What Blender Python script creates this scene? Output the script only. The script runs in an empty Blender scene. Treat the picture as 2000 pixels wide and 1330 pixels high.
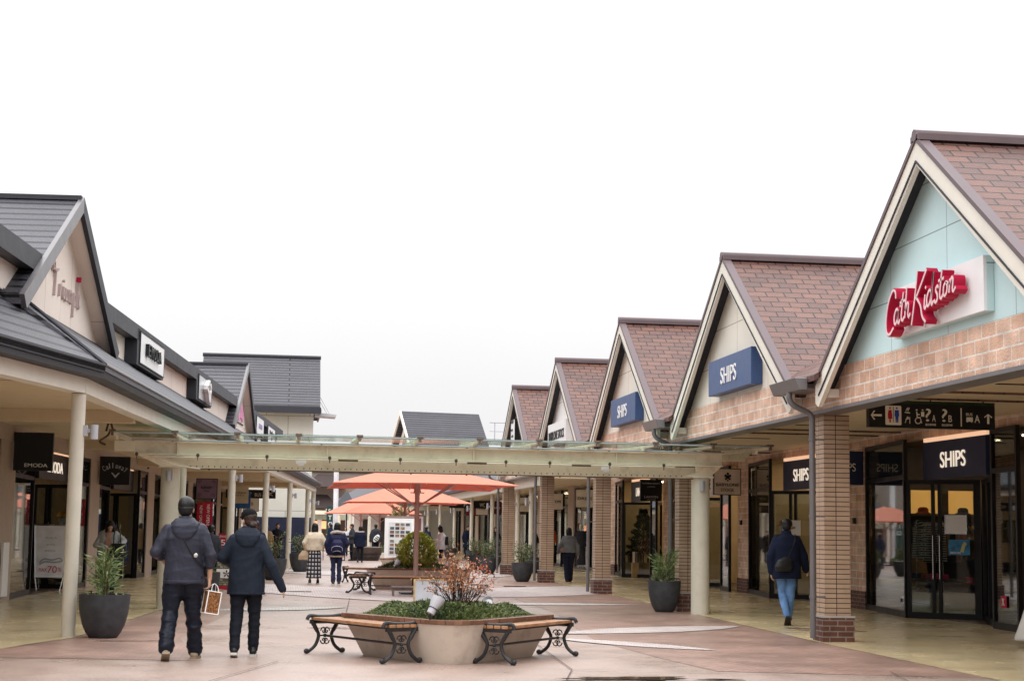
import bpy, math, random
import numpy as np
from mathutils import Vector, Matrix
random.seed(7); RNG = np.random.default_rng(7)
R = math.radians; PI = math.pi
scene = bpy.context.scene; C = scene.collection

# ------------------------------------------------------------------ camera
cam_d = bpy.data.cameras.new('camera'); cam = bpy.data.objects.new('camera', cam_d); C.objects.link(cam)
cam_d.sensor_fit = 'HORIZONTAL'; cam_d.sensor_width = 36; cam_d.lens = 57.6; cam_d.clip_start = .1; cam_d.clip_end = 2000
yaw, pitch, roll = R(7.74), R(6.68), R(.91)
fwd = Vector((math.sin(yaw)*math.cos(pitch), math.cos(yaw)*math.cos(pitch), math.sin(pitch)))
rt = Vector((math.cos(yaw), -math.sin(yaw), 0)); up = rt.cross(fwd)
r2 = rt*math.cos(roll)+up*math.sin(roll); u2 = -rt*math.sin(roll)+up*math.cos(roll)
mw = Matrix((r2, u2, -fwd)).transposed().to_4x4(); mw.translation = Vector((0, 0, 1.43))
cam.matrix_world = mw
scene.camera = cam

# ------------------------------------------------------------------ sky, sun, exposure
world = bpy.data.worlds.new('World'); scene.world = world; world.use_nodes = True
nt = world.node_tree; nt.nodes.clear()
out = nt.nodes.new('ShaderNodeOutputWorld'); bg = nt.nodes.new('ShaderNodeBackground')
sky = nt.nodes.new('ShaderNodeTexSky'); sky.sky_type = 'NISHITA'; sky.sun_disc = False
sky.sun_elevation = R(48); sky.sun_rotation = R(200); sky.air_density = 1.0; sky.dust_density = 4
tc = nt.nodes.new('ShaderNodeTexCoord'); sep = nt.nodes.new('ShaderNodeSeparateXYZ')
nt.links.new(tc.outputs['Generated'], sep.inputs[0])
rp = nt.nodes.new('ShaderNodeValToRGB'); nt.links.new(sep.outputs['Z'], rp.inputs[0])
# overcast luminance: zenith about three times the horizon
e = rp.color_ramp.elements
e[0].position = 0.0; e[0].color = (.58, .57, .575, 1)
e[1].position = 1.0; e[1].color = (2.35, 2.37, 2.42, 1)
q = rp.color_ramp.elements.new(.09); q.color = (.65, .64, .645, 1)
q = rp.color_ramp.elements.new(.30); q.color = (.90, .90, .91, 1)
q = rp.color_ramp.elements.new(.40); q.color = (1.25, 1.25, 1.27, 1)
nz = nt.nodes.new('ShaderNodeTexNoise'); nz.inputs['Scale'].default_value = 2.2; nz.inputs['Detail'].default_value = 4
nt.links.new(tc.outputs['Generated'], nz.inputs['Vector'])
mr = nt.nodes.new('ShaderNodeMapRange'); mr.inputs['To Min'].default_value = .93; mr.inputs['To Max'].default_value = 1.07
nt.links.new(nz.outputs['Fac'], mr.inputs['Value'])
vm = nt.nodes.new('ShaderNodeVectorMath'); vm.operation = 'SCALE'
nt.links.new(rp.outputs[0], vm.inputs[0]); nt.links.new(mr.outputs[0], vm.inputs['Scale'])
sc = nt.nodes.new('ShaderNodeVectorMath'); sc.operation = 'SCALE'; sc.inputs['Scale'].default_value = 10.0   # cloud layer, in the sky texture's units
nt.links.new(vm.outputs[0], sc.inputs[0])
mx = nt.nodes.new('ShaderNodeMix'); mx.data_type = 'RGBA'; mx.inputs[0].default_value = .95
nt.links.new(sky.outputs[0], mx.inputs[6]); nt.links.new(sc.outputs[0], mx.inputs[7])
nt.links.new(mx.outputs[2], bg.inputs[0]); bg.inputs[1].default_value = .1
nt.links.new(bg.outputs[0], out.inputs[0])
sd = bpy.data.lights.new('sun', 'SUN'); sd.energy = .6; sd.angle = R(35); sd.color = (1, .96, .9)
sun = bpy.data.objects.new('sun', sd); C.objects.link(sun)
sun.rotation_euler = (R(42), 0, R(-20))
scene.view_settings.view_transform = 'Standard'; scene.view_settings.look = 'None'
scene.view_settings.exposure = .6; scene.view_settings.gamma = 1; scene.view_settings.use_curve_mapping = False

# ------------------------------------------------------------------ materials
MAT = {}
def _nm(name):
    m = bpy.data.materials.new(name); m.use_nodes = True
    t = m.node_tree; b = t.nodes['Principled BSDF']; return m, t, b
def lin(c):
    return tuple((x/255/12.92 if x/255 <= .04045 else ((x/255+.055)/1.055)**2.4) for x in c)
def N(t, typ, **k):
    n = t.nodes.new(typ)
    for a, v in k.items():
        if a in n.inputs: n.inputs[a].default_value = v
        else: setattr(n, a, v)
    return n
def bumpify(t, b, src, strength, dist=.01):
    bp = N(t, 'ShaderNodeBump'); bp.inputs['Strength'].default_value = strength; bp.inputs['Distance'].default_value = dist
    t.links.new(src, bp.inputs['Height']); t.links.new(bp.outputs[0], b.inputs['Normal'])
def mat(name, col, rough=.6, var=.12, scale=4, bump=0., bscale=60, metal=0, spec=.3, dirt=0, dcol=(.08, .06, .045), dscale=1.3):
    if name in MAT: return MAT[name]
    m, t, b = _nm(name)
    co = N(t, 'ShaderNodeTexCoord'); n = N(t, 'ShaderNodeTexNoise', Scale=scale, Detail=6)
    t.links.new(co.outputs['Object'], n.inputs['Vector'])
    r = N(t, 'ShaderNodeValToRGB'); r.color_ramp.elements[0].position = .3; r.color_ramp.elements[1].position = .7
    r.color_ramp.elements[0].color = (*[c*(1-var) for c in col], 1); r.color_ramp.elements[1].color = (*[min(1, c*(1+var)) for c in col], 1)
    t.links.new(n.outputs['Fac'], r.inputs[0]); src = r.outputs[0]
    if dirt:
        n2 = N(t, 'ShaderNodeTexNoise', Scale=dscale, Detail=9, Roughness=.7); t.links.new(co.outputs['Object'], n2.inputs['Vector'])
        r2_ = N(t, 'ShaderNodeValToRGB'); r2_.color_ramp.elements[0].position = .52; r2_.color_ramp.elements[1].position = .72
        r2_.color_ramp.elements[0].color = (0, 0, 0, 1); r2_.color_ramp.elements[1].color = (dirt,)*3+(1,)
        t.links.new(n2.outputs['Fac'], r2_.inputs[0])
        mi = N(t, 'ShaderNodeMix', data_type='RGBA'); t.links.new(r2_.outputs[0], mi.inputs[0]); t.links.new(src, mi.inputs[6]); mi.inputs[7].default_value = (*dcol, 1)
        src = mi.outputs[2]
    t.links.new(src, b.inputs['Base Color'])
    rr = N(t, 'ShaderNodeMapRange'); rr.inputs['To Min'].default_value = max(.02, rough-.1); rr.inputs['To Max'].default_value = min(1, rough+.1)
    t.links.new(n.outputs['Fac'], rr.inputs['Value']); t.links.new(rr.outputs[0], b.inputs['Roughness'])
    b.inputs['Metallic'].default_value = metal; b.inputs['Specular IOR Level'].default_value = spec
    if bump:
        n3 = N(t, 'ShaderNodeTexNoise', Scale=bscale, Detail=5); t.links.new(co.outputs['Object'], n3.inputs['Vector'])
        bumpify(t, b, n3.outputs['Fac'], bump)
    MAT[name] = m; return m
def emit(name, col, s):
    if name in MAT: return MAT[name]
    m, t, b = _nm(name); b.inputs['Base Color'].default_value = (*col, 1)
    b.inputs['Emission Color'].default_value = (*col, 1); b.inputs['Emission Strength'].default_value = s
    MAT[name] = m; return m
def bricks(name, c1, c2, mortar, w, h, ms, bump=.5, rough=.7, offset=.5, bias=0, var=.25, vscale=1.2, smooth=.1, mdist=.008, spec=.25):
    if name in MAT: return MAT[name]
    m, t, b = _nm(name)
    uv = N(t, 'ShaderNodeUVMap')
    br = N(t, 'ShaderNodeTexBrick'); br.offset = offset; br.squash = 1
    br.inputs['Scale'].default_value = 1; br.inputs['Brick Width'].default_value = w; br.inputs['Row Height'].default_value = h
    br.inputs['Mortar Size'].default_value = ms; br.inputs['Mortar Smooth'].default_value = smooth; br.inputs['Bias'].default_value = bias
    br.inputs['Color1'].default_value = (*c1, 1); br.inputs['Color2'].default_value = (*c2, 1); br.inputs['Mortar'].default_value = (*mortar, 1)
    t.links.new(uv.outputs[0], br.inputs['Vector'])
    n = N(t, 'ShaderNodeTexNoise', Scale=vscale, Detail=8, Roughness=.65); t.links.new(uv.outputs[0], n.inputs['Vector'])
    mrr = N(t, 'ShaderNodeMapRange'); mrr.inputs['From Min'].default_value = .3; mrr.inputs['From Max'].default_value = .7
    mrr.inputs['To Min'].default_value = 1-var; mrr.inputs['To Max'].default_value = 1+var; t.links.new(n.outputs['Fac'], mrr.inputs['Value'])
    v = N(t, 'ShaderNodeVectorMath', operation='SCALE'); t.links.new(br.outputs['Color'], v.inputs[0]); t.links.new(mrr.outputs[0], v.inputs['Scale'])
    t.links.new(v.outputs[0], b.inputs['Base Color']); b.inputs['Roughness'].default_value = rough; b.inputs['Specular IOR Level'].default_value = spec
    n3 = N(t, 'ShaderNodeTexNoise', Scale=35, Detail=6); t.links.new(uv.outputs[0], n3.inputs['Vector'])
    ma = N(t, 'ShaderNodeMath', operation='MULTIPLY_ADD'); t.links.new(br.outputs['Fac'], ma.inputs[0]); ma.inputs[1].default_value = -1; t.links.new(n3.outputs['Fac'], ma.inputs[2])
    bumpify(t, b, ma.outputs[0], bump, mdist)
    MAT[name] = m; return m
def shingles(name, c1, c2, line, w, h, var=.15, rough=.55, lw=.012):
    """overlapping roof slates: each course has a dark butt line and its surface tilts"""
    if name in MAT: return MAT[name]
    m = bricks(name, c1, c2, line, w, h, lw, bump=.3, rough=rough, var=var, vscale=.8)
    t = m.node_tree; b = t.nodes['Principled BSDF']
    uv = [n for n in t.nodes if n.type == 'UVMAP'][0]
    s = N(t, 'ShaderNodeSeparateXYZ'); t.links.new(uv.outputs[0], s.inputs[0])
    d = N(t, 'ShaderNodeMath', operation='DIVIDE'); t.links.new(s.outputs[1], d.inputs[0]); d.inputs[1].default_value = h
    f = N(t, 'ShaderNodeMath', operation='FRACT'); t.links.new(d.outputs[0], f.inputs[0])
    g = N(t, 'ShaderNodeMath', operation='MULTIPLY_ADD'); t.links.new(f.outputs[0], g.inputs[0]); g.inputs[1].default_value = -1.2
    old = [n for n in t.nodes if n.type == 'BUMP'][0]; src = old.inputs['Height'].links[0].from_socket
    t.links.new(src, g.inputs[2]); t.links.new(g.outputs[0], old.inputs['Height']); old.inputs['Strength'].default_value = .6; old.inputs['Distance'].default_value = .02
    return m
def glass(name, tint=(.75, .8, .78), refl=.10, rough=.02, fk=.9):
    if name in MAT: return MAT[name]
    m, t, b = _nm(name); o = t.nodes['Material Output']; t.nodes.remove(b)
    tr = N(t, 'ShaderNodeBsdfTransparent'); tr.inputs[0].default_value = (*tint, 1)
    gl = N(t, 'ShaderNodeBsdfGlossy'); gl.inputs['Roughness'].default_value = rough; gl.inputs[0].default_value = (.95, .97, .97, 1)
    fr = N(t, 'ShaderNodeFresnel'); fr.inputs[0].default_value = 1.5
    ad = N(t, 'ShaderNodeMath', operation='MULTIPLY_ADD'); t.links.new(fr.outputs[0], ad.inputs[0]); ad.inputs[1].default_value = fk; ad.inputs[2].default_value = refl; ad.use_clamp = True
    mi = N(t, 'ShaderNodeMixShader'); t.links.new(ad.outputs[0], mi.inputs[0]); t.links.new(tr.outputs[0], mi.inputs[1]); t.links.new(gl.outputs[0], mi.inputs[2])
    t.links.new(mi.outputs[0], o.inputs[0]); MAT[name] = m; return m
def leafmat(name, ca, cb, scale=6, rough=.55):
    if name in MAT: return MAT[name]
    m, t, b = _nm(name)
    co = N(t, 'ShaderNodeTexCoord'); n = N(t, 'ShaderNodeTexNoise', Scale=scale, Detail=4); t.links.new(co.outputs['Object'], n.inputs['Vector'])
    oi = N(t, 'ShaderNodeNewGeometry'); ad = N(t, 'ShaderNodeMath', operation='MULTIPLY_ADD'); t.links.new(oi.outputs['Random Per Island'], ad.inputs[0]); ad.inputs[1].default_value = .45; t.links.new(n.outputs['Fac'], ad.inputs[2])
    r = N(t, 'ShaderNodeValToRGB'); r.color_ramp.elements[0].position = .45; r.color_ramp.elements[1].position = .95
    r.color_ramp.elements[0].color = (*ca, 1); r.color_ramp.elements[1].color = (*cb, 1); t.links.new(ad.outputs[0], r.inputs[0])
    t.links.new(r.outputs[0], b.inputs['Base Color']); b.inputs['Roughness'].default_value = rough
    MAT[name] = m; return m
def ground_mat(name, ca, cb, stain, rough0, rough1, tex=70, texamt=.25, stain_amt=.5, dark=.4, streak=1.0):
    m, t, b = _nm(name); co = N(t, 'ShaderNodeTexCoord')
    n = N(t, 'ShaderNodeTexNoise', Scale=.35, Detail=8, Roughness=.6, Distortion=.6); t.links.new(co.outputs['Object'], n.inputs['Vector'])
    r = N(t, 'ShaderNodeValToRGB'); r.color_ramp.elements[0].position = .35; r.color_ramp.elements[1].position = .65
    r.color_ramp.elements[0].color = (*ca, 1); r.color_ramp.elements[1].color = (*cb, 1); t.links.new(n.outputs['Fac'], r.inputs[0])
    vo = N(t, 'ShaderNodeTexVoronoi', Scale=tex*.25, feature='DISTANCE_TO_EDGE'); 
    n4 = N(t, 'ShaderNodeTexNoise', Scale=tex, Detail=4, Roughness=.7); t.links.new(co.outputs['Object'], n4.inputs['Vector']); t.links.new(co.outputs['Object'], vo.inputs['Vector'])
    n2 = N(t, 'ShaderNodeTexNoise', Scale=1.1, Detail=12, Roughness=.72); t.links.new(co.outputs['Object'], n2.inputs['Vector'])
    r2_ = N(t, 'ShaderNodeValToRGB'); r2_.color_ramp.elements[0].position = .5; r2_.color_ramp.elements[1].position = .75
    r2_.color_ramp.elements[0].color = (0, 0, 0, 1); r2_.color_ramp.elements[1].color = (stain_amt,)*3+(1,); t.links.new(n2.outputs['Fac'], r2_.inputs[0])
    mi = N(t, 'ShaderNodeMix', data_type='RGBA'); t.links.new(r2_.outputs[0], mi.inputs[0]); t.links.new(r.outputs[0], mi.inputs[6]); mi.inputs[7].default_value = (*stain, 1)
    mrr = N(t, 'ShaderNodeMapRange'); mrr.inputs['From Min'].default_value = .3; mrr.inputs['From Max'].default_value = .7; mrr.inputs['To Min'].default_value = 1-texamt; mrr.inputs['To Max'].default_value = 1+texamt
    t.links.new(n4.outputs['Fac'], mrr.inputs['Value'])
    v = N(t, 'ShaderNodeVectorMath', operation='SCALE'); t.links.new(mi.outputs[2], v.inputs[0]); t.links.new(mrr.outputs[0], v.inputs['Scale']); t.links.new(v.outputs[0], b.inputs['Base Color'])
    n5 = N(t, 'ShaderNodeTexNoise', Scale=.8, Detail=6, Roughness=.6); t.links.new(co.outputs['Object'], n5.inputs['Vector'])
    rr = N(t, 'ShaderNodeMapRange'); rr.inputs['From Min'].default_value = .35; rr.inputs['From Max'].default_value = .65; rr.inputs['To Min'].default_value = rough0; rr.inputs['To Max'].default_value = rough1
    t.links.new(n5.outputs['Fac'], rr.inputs['Value']); t.links.new(rr.outputs[0], b.inputs['Roughness'])
    mm = N(t, 'ShaderNodeMath', operation='ADD'); t.links.new(n4.outputs['Fac'], mm.inputs[0]); t.links.new(vo.outputs['Distance'], mm.inputs[1])
    bumpify(t, b, mm.outputs[0], .35, .006)
    MAT[name] = m; return m

# ------------------------------------------------------------------ mesh helpers
class MB:
    def __init__(s, M=None): s.v = []; s.f = []; s.M = M
    def add(s, vs, fs):
        o = len(s.v)
        if s.M is not None: vs = [tuple(s.M @ Vector(p)) for p in vs]
        s.v += [tuple(p) for p in vs]; s.f += [tuple(i+o for i in f) for f in fs]; return s
    def box(s, x0, x1, y0, y1, z0, z1):
        x0, x1 = sorted((x0, x1)); y0, y1 = sorted((y0, y1)); z0, z1 = sorted((z0, z1))
        return s.add([(x0, y0, z0), (x1, y0, z0), (x1, y1, z0), (x0, y1, z0), (x0, y0, z1), (x1, y0, z1), (x1, y1, z1), (x0, y1, z1)],
                     [(0, 3, 2, 1), (4, 5, 6, 7), (0, 1, 5, 4), (1, 2, 6, 5), (2, 3, 7, 6), (3, 0, 4, 7)])
    def hexa(s, b, t):   # bottom quad, top quad (same winding)
        return s.add(list(b)+list(t), [(0, 3, 2, 1), (4, 5, 6, 7), (0, 1, 5, 4), (1, 2, 6, 5), (2, 3, 7, 6), (3, 0, 4, 7)])
    def wall(s, A, B, z0, z1, th, side=1):   # vertical slab along plan line A->B
        d = Vector((B[0]-A[0], B[1]-A[1])); d.normalize(); n = Vector((-d.y, d.x))*th*side
        q = [(A[0], A[1]), (B[0], B[1]), (B[0]+n.x, B[1]+n.y), (A[0]+n.x, A[1]+n.y)]
        if side < 0: q = q[::-1]
        return s.hexa([(x, y, z0) for x, y in q], [(x, y, z1) for x, y in q])
    def poly(s, pts, d):   # closed polygon pts extruded by vector d
        n = len(pts); d = Vector(d); P = [Vector(p) for p in pts]
        vs = P+[p+d for p in P]
        fs = [tuple(range(n-1, -1, -1)), tuple(range(n, 2*n))]+[(i, (i+1) % n, n+(i+1) % n, n+i) for i in range(n)]
        nn = Vector((0, 0, 0))
        for i in range(n): nn += P[i].cross(P[(i+1) % n])
        if nn.dot(d) < 0: fs = [f[::-1] for f in fs]
        return s.add(vs, fs)
    def face(s, pts): return s.add(pts, [tuple(range(len(pts)))])
    def tube(s, pts, r, n=10, cap=True, closed=False):
        P = [Vector(p) for p in pts]; k = len(P); rs = r if isinstance(r, (list, tuple)) else [r]*k
        vs = []; prev = None
        for i, p in enumerate(P):
            a = P[(i-1) % k] if (i or closed) else P[0]; b = P[(i+1) % k] if (i < k-1 or closed) else P[-1]
            t = (b-a).normalized()
            if prev is None: x = t.orthogonal().normalized()
            else:
                x = prev-t*prev.dot(t); x = x.normalized() if x.length > 1e-6 else t.orthogonal().normalized()
            prev = x; y = t.cross(x)
            for j in range(n):
                a_ = 2*PI*j/n; vs.append(p+(x*math.cos(a_)+y*math.sin(a_))*rs[i])
        fs = []
        for i in range(k if closed else k-1):
            i2 = (i+1) % k
            for j in range(n):
                fs.append((i*n+j, i*n+(j+1) % n, i2*n+(j+1) % n, i2*n+j))
        if cap and not closed: fs += [tuple(range(n-1, -1, -1)), tuple((k-1)*n+j for j in range(n))]
        return s.add(vs, fs)
    def lathe(s, prof, n=32, c=(0, 0, 0), cap=True, M=None):
        vs = []; fs = []; k = len(prof)
        for r, z in prof:
            for j in range(n):
                a = 2*PI*j/n; p = Vector((r*math.cos(a), r*math.sin(a), z))
                if M is not None: p = M @ p
                vs.append((p.x+c[0], p.y+c[1], p.z+c[2]))
        for i in range(k-1):
            for j in range(n): fs.append((i*n+j, i*n+(j+1) % n, (i+1)*n+(j+1) % n, (i+1)*n+j))
        if cap: fs += [tuple(range(n-1, -1, -1)), tuple((k-1)*n+j for j in range(n))]
        return s.add(vs, fs)
    def ell(s, c, r, n=12, m=8, Rm=None):
        vs = [(0, 0, -1)]; 
        for i in range(1, m):
            a = PI*i/m-PI/2
            for j in range(n): b = 2*PI*j/n; vs.append((math.cos(a)*math.cos(b), math.cos(a)*math.sin(b), math.sin(a)))
        vs.append((0, 0, 1)); L = len(vs)-1; fs = []
        for j in range(n): fs.append((0, 1+(j+1) % n, 1+j)); fs.append((L, L-n+j, L-n+(j+1) % n))
        for i in range(m-2):
            for j in range(n): fs.append((1+i*n+j, 1+i*n+(j+1) % n, 1+(i+1)*n+(j+1) % n, 1+(i+1)*n+j))
        w = []
        for p in vs:
            q_ = Vector((p[0]*r[0], p[1]*r[1], p[2]*r[2]))
            if Rm is not None: q_ = Rm @ q_
            w.append((q_.x+c[0], q_.y+c[1], q_.z+c[2]))
        return s.add(w, fs)
    def cap(s, a, ra, b, rb, n=12):   # tapered capsule
        a = Vector(a); b = Vector(b); d = b-a; L = d.length or 1e-4; d = d/L; x = d.orthogonal().normalized(); y = d.cross(x)
        prof = []
        for i in range(1, 5): t = PI/2*i/4; prof.append((-ra*math.cos(t), ra*math.sin(t)))
        for i in range(0, 4): t = PI/2*i/4; prof.append((L+rb*math.sin(t), rb*math.cos(t)))
        vs = [a-d*ra]
        for h, r in prof:
            for j in range(n): t = 2*PI*j/n; vs.append(a+d*h+(x*math.cos(t)+y*math.sin(t))*r)
        vs.append(b+d*rb); k = len(prof); fs = []
        for j in range(n): fs.append((0, 1+(j+1) % n, 1+j)); fs.append((len(vs)-1, 1+(k-1)*n+j, 1+(k-1)*n+(j+1) % n))
        for i in range(k-1):
            for j in range(n): fs.append((1+i*n+j, 1+i*n+(j+1) % n, 1+(i+1)*n+(j+1) % n, 1+(i+1)*n+j))
        return s.add(vs, fs)
    def loft(s, rings, n=20, p=2.3):   # rings: (cx,cy,z,rx,ry)
        vs = []; k = len(rings)
        for cx, cy, z, rx, ry in rings:
            for j in range(n):
                a = 2*PI*j/n; ca, sa = math.cos(a), math.sin(a)
                w = (abs(ca)**p+abs(sa)**p)**(-1/p); vs.append((cx+rx*ca*w, cy+ry*sa*w, z))
        fs = [tuple(range(n-1, -1, -1)), tuple((k-1)*n+j for j in range(n))]
        for i in range(k-1):
            for j in range(n): fs.append((i*n+j, i*n+(j+1) % n, (i+1)*n+(j+1) % n, (i+1)*n+j))
        if rings[-1][2] < rings[0][2]: fs = [f[::-1] for f in fs]
        return s.add(vs, fs)
    def mesh(s, off=(0, 0, 0), uv=True):
        me = bpy.data.meshes.new('m')
        o = Vector(off); me.from_pydata([(a-o.x, b-o.y, c-o.z) for a, b, c in s.v], [], s.f); me.update()
        if uv: setuv(me, o)
        return me
    def build(s, name, m, parent=None, smooth=False, off=None, bevel=0, ang=35):
        if off is None: off = parent_origin(parent)
        me = s.mesh(off)
        return link(name, me, m, parent, smooth, bevel, ang)
def parent_origin(p):
    while p is not None and p.parent is not None: p = p.parent
    if p is None or 'local' in p: return (0, 0, 0)
    return tuple(p.location)
def setuv(me, o=Vector((0, 0, 0))):
    nl = len(me.loops); 
    if not nl: return
    uvl = me.uv_layers.new(name='UVMap')
    co = np.empty(len(me.vertices)*3); me.vertices.foreach_get('co', co); co = co.reshape(-1, 3)+np.array(o)
    npoly = len(me.polygons); no = np.empty(npoly*3); me.polygons.foreach_get('normal', no); no = no.reshape(-1, 3)
    lt = np.empty(npoly, dtype=np.int32); me.polygons.foreach_get('loop_total', lt)
    vi = np.empty(nl, dtype=np.int32); me.loops.foreach_get('vertex_index', vi)
    no = np.repeat(no, lt, axis=0); P = co[vi]
    u = np.stack([-no[:, 1], no[:, 0], np.zeros(nl)], 1); L = np.linalg.norm(u, axis=1); flat = L < .02
    u[flat] = (1, 0, 0); L[flat] = 1; u /= L[:, None]; v = np.cross(no, u)
    uv = np.stack([(P*u).sum(1), (P*v).sum(1)], 1); uvl.data.foreach_set('uv', uv.ravel())
def link(name, me, m, parent=None, smooth=False, bevel=0, ang=35):
    me.name = name; o = bpy.data.objects.new(name, me); C.objects.link(o)
    if m is not None: me.materials.append(m)
    if parent is not None: o.parent = parent
    if smooth:
        me.polygons.foreach_set('use_smooth', [True]*len(me.polygons))
        if ang < 180: me.set_sharp_from_angle(angle=R(ang))
    if bevel:
        b = o.modifiers.new('bevel', 'BEVEL'); b.width = bevel; b.segments = 2; b.limit_method = 'ANGLE'; b.angle_limit = R(40)
    return o
def tag(o, label=None, cat=None, group=None, kind=None):
    if label: o['label'] = label
    if cat: o['category'] = cat
    if group: o['group'] = group
    if kind: o['kind'] = kind
    return o
def thing(name, label, cat, loc=(0, 0, 0), rz=0, group=None, local=False):
    o = bpy.data.objects.new(name, None); C.objects.link(o); o.empty_display_size = .2
    o.location = loc; o.rotation_euler = (0, 0, rz)
    if local: o['local'] = 1
    return tag(o, label, cat, group)
def dup(root, loc=None, rz=None, label=None, group=None, skip=()):
    def cp(o, par):
        c = o.copy(); C.objects.link(c)
        if par is not None: c.parent = par
        for ch in o.children:
            if ch.name.split('.')[0] not in skip: cp(ch, c)
        return c
    c = cp(root, None)
    if loc is not None: c.location = loc
    if rz is not None: c.rotation_euler = (0, 0, rz)
    if label: c['label'] = label
    if group: c['group'] = group
    return c
_tc = {}
def textmesh(s):
    if s in _tc: return _tc[s]
    cu = bpy.data.curves.new('t', 'FONT'); cu.body = s; cu.size = 1; cu.fill_mode = 'BOTH'; cu.align_x = 'LEFT'
    o = bpy.data.objects.new('t', cu); C.objects.link(o)
    dg = bpy.context.evaluated_depsgraph_get(); me = bpy.data.meshes.new_from_object(o.evaluated_get(dg))
    n = len(me.vertices); co = np.empty(n*3); me.vertices.foreach_get('co', co); co = co.reshape(-1, 3)
    fs = [tuple(p.vertices) for p in me.polygons]
    bpy.data.objects.remove(o); bpy.data.curves.remove(cu); bpy.data.meshes.remove(me)
    _tc[s] = (co, fs); return _tc[s]
def text(mb, s, org, right, upv, w=None, h=None, depth=.01, shear=0, align='L', bold=0):
    """lettering fitted to height h (and width w), standing off the plane at org by depth"""
    co, fs = textmesh(s); 
    if len(co) == 0: return
    lo = co.min(0); hi = co.max(0); c = (co-lo); W, H = (hi-lo)[:2]
    sy = h/H; sx = (w/W) if w else sy
    rv = Vector(right).normalized(); uv = Vector(upv).normalized(); nv = rv.cross(uv); og = Vector(org)
    if align == 'C': og = og-rv*W*sx/2
    pts = []
    for x, y, z in c: pts.append(og+rv*(x*sx+shear*y*sy)+uv*y*sy+nv*depth)
    # edges used once = outline
    n = len(pts); cnt = {}
    for f in fs:
        for i in range(len(f)):
            a, b = f[i], f[(i+1) % len(f)]; cnt[(a, b)] = 1
    side = []
    for (a, b) in cnt:
        if (b, a) not in cnt: side.append((a, a+n, b+n, b))
    back = [p-nv*depth*.98 for p in pts]
    mb.add([tuple(p) for p in pts+back], [tuple(f) for f in fs]+side)
def stroke(mb, pts, w, depth, org, right, upv, scale=1, base=.002):
    """flat lettering stroke of width w, extruded"""
    rv = Vector(right).normalized(); uv = Vector(upv).normalized(); nv = rv.cross(uv); og = Vector(org)
    P = [Vector((a, b))*scale for a, b in pts]; L = []; Rr = []
    for i, p in enumerate(P):
        a = P[max(i-1, 0)]; b = P[min(i+1, len(P)-1)]; t = (b-a); t = t.normalized() if t.length > 1e-9 else Vector((1, 0)); q_ = Vector((-t.y, t.x))*w/2
        L.append(p+q_); Rr.append(p-q_)
    to = lambda p, d: tuple(og+rv*p.x+uv*p.y+nv*d)
    for i in range(len(P)-1):
        q4 = [Rr[i], Rr[i+1], L[i+1], L[i]]
        mb.hexa([to(p, base) for p in q4], [to(p, depth) for p in q4])
def smooth_pts(pts, n=6):
    """Catmull-Rom through pts"""
    P = [np.array(p, float) for p in pts]; P = [2*P[0]-P[1]]+P+[2*P[-1]-P[-2]]; o = []
    for i in range(1, len(P)-2):
        for k in range(n):
            t = k/n; a, b, c, d = P[i-1:i+3]
            o.append(tuple(.5*((2*b)+(-a+c)*t+(2*a-5*b+4*c-d)*t*t+(-a+3*b-3*c+d)*t**3)))
    o.append(tuple(P[-2])); return o
def leaves(name, cen, dirs, L, W, m, parent, fold=.25, jit=.3):
    """one mesh of small folded leaf blades at cen pointing along dirs"""
    n = len(cen); cen = np.asarray(cen); d = np.asarray(dirs, float); d = d/np.linalg.norm(d, axis=1)[:, None]
    r = RNG.normal(size=(n, 3)); s = np.cross(d, r); s /= np.linalg.norm(s, axis=1)[:, None]; nn = np.cross(s, d)
    l = L*(1+jit*RNG.uniform(-1, 1, n))[:, None]; w = W*(1+jit*RNG.uniform(-1, 1, n))[:, None]
    a = cen; b = cen+d*l*.5+s*w*.5+nn*w*fold; c = cen+d*l; e = cen+d*l*.5-s*w*.5+nn*w*fold
    co = np.stack([a, b, c, e], 1).reshape(-1, 3)
    off = np.array(parent_origin(parent)); co = co-off
    me = bpy.data.meshes.new(name); me.vertices.add(4*n); me.vertices.foreach_set('co', co.ravel())
    me.loops.add(4*n); me.loops.foreach_set('vertex_index', np.arange(4*n, dtype=np.int32))
    me.polygons.add(n); me.polygons.foreach_set('loop_start', np.arange(0, 4*n, 4, dtype=np.int32)); 
    me.update(calc_edges=True); me.validate()
    return link(name, me, m, parent)
# left arcade frame: s runs along the street, t away from it
TH = R(4.2); LU = Vector((math.sin(TH), math.cos(TH), 0)); LN = Vector((-math.cos(TH), math.sin(TH), 0)); LO = Vector((-2.74, 22.1, 0))
def LW(s, t, z=0): p = LO+LU*s+LN*t; return (p.x, p.y, z)
LMAT = Matrix(((-LN.x, LU.x, 0, LO.x), (-LN.y, LU.y, 0, LO.y), (0, 0, 1, 0), (0, 0, 0, 1)))  # local (-t, s, z)
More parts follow.
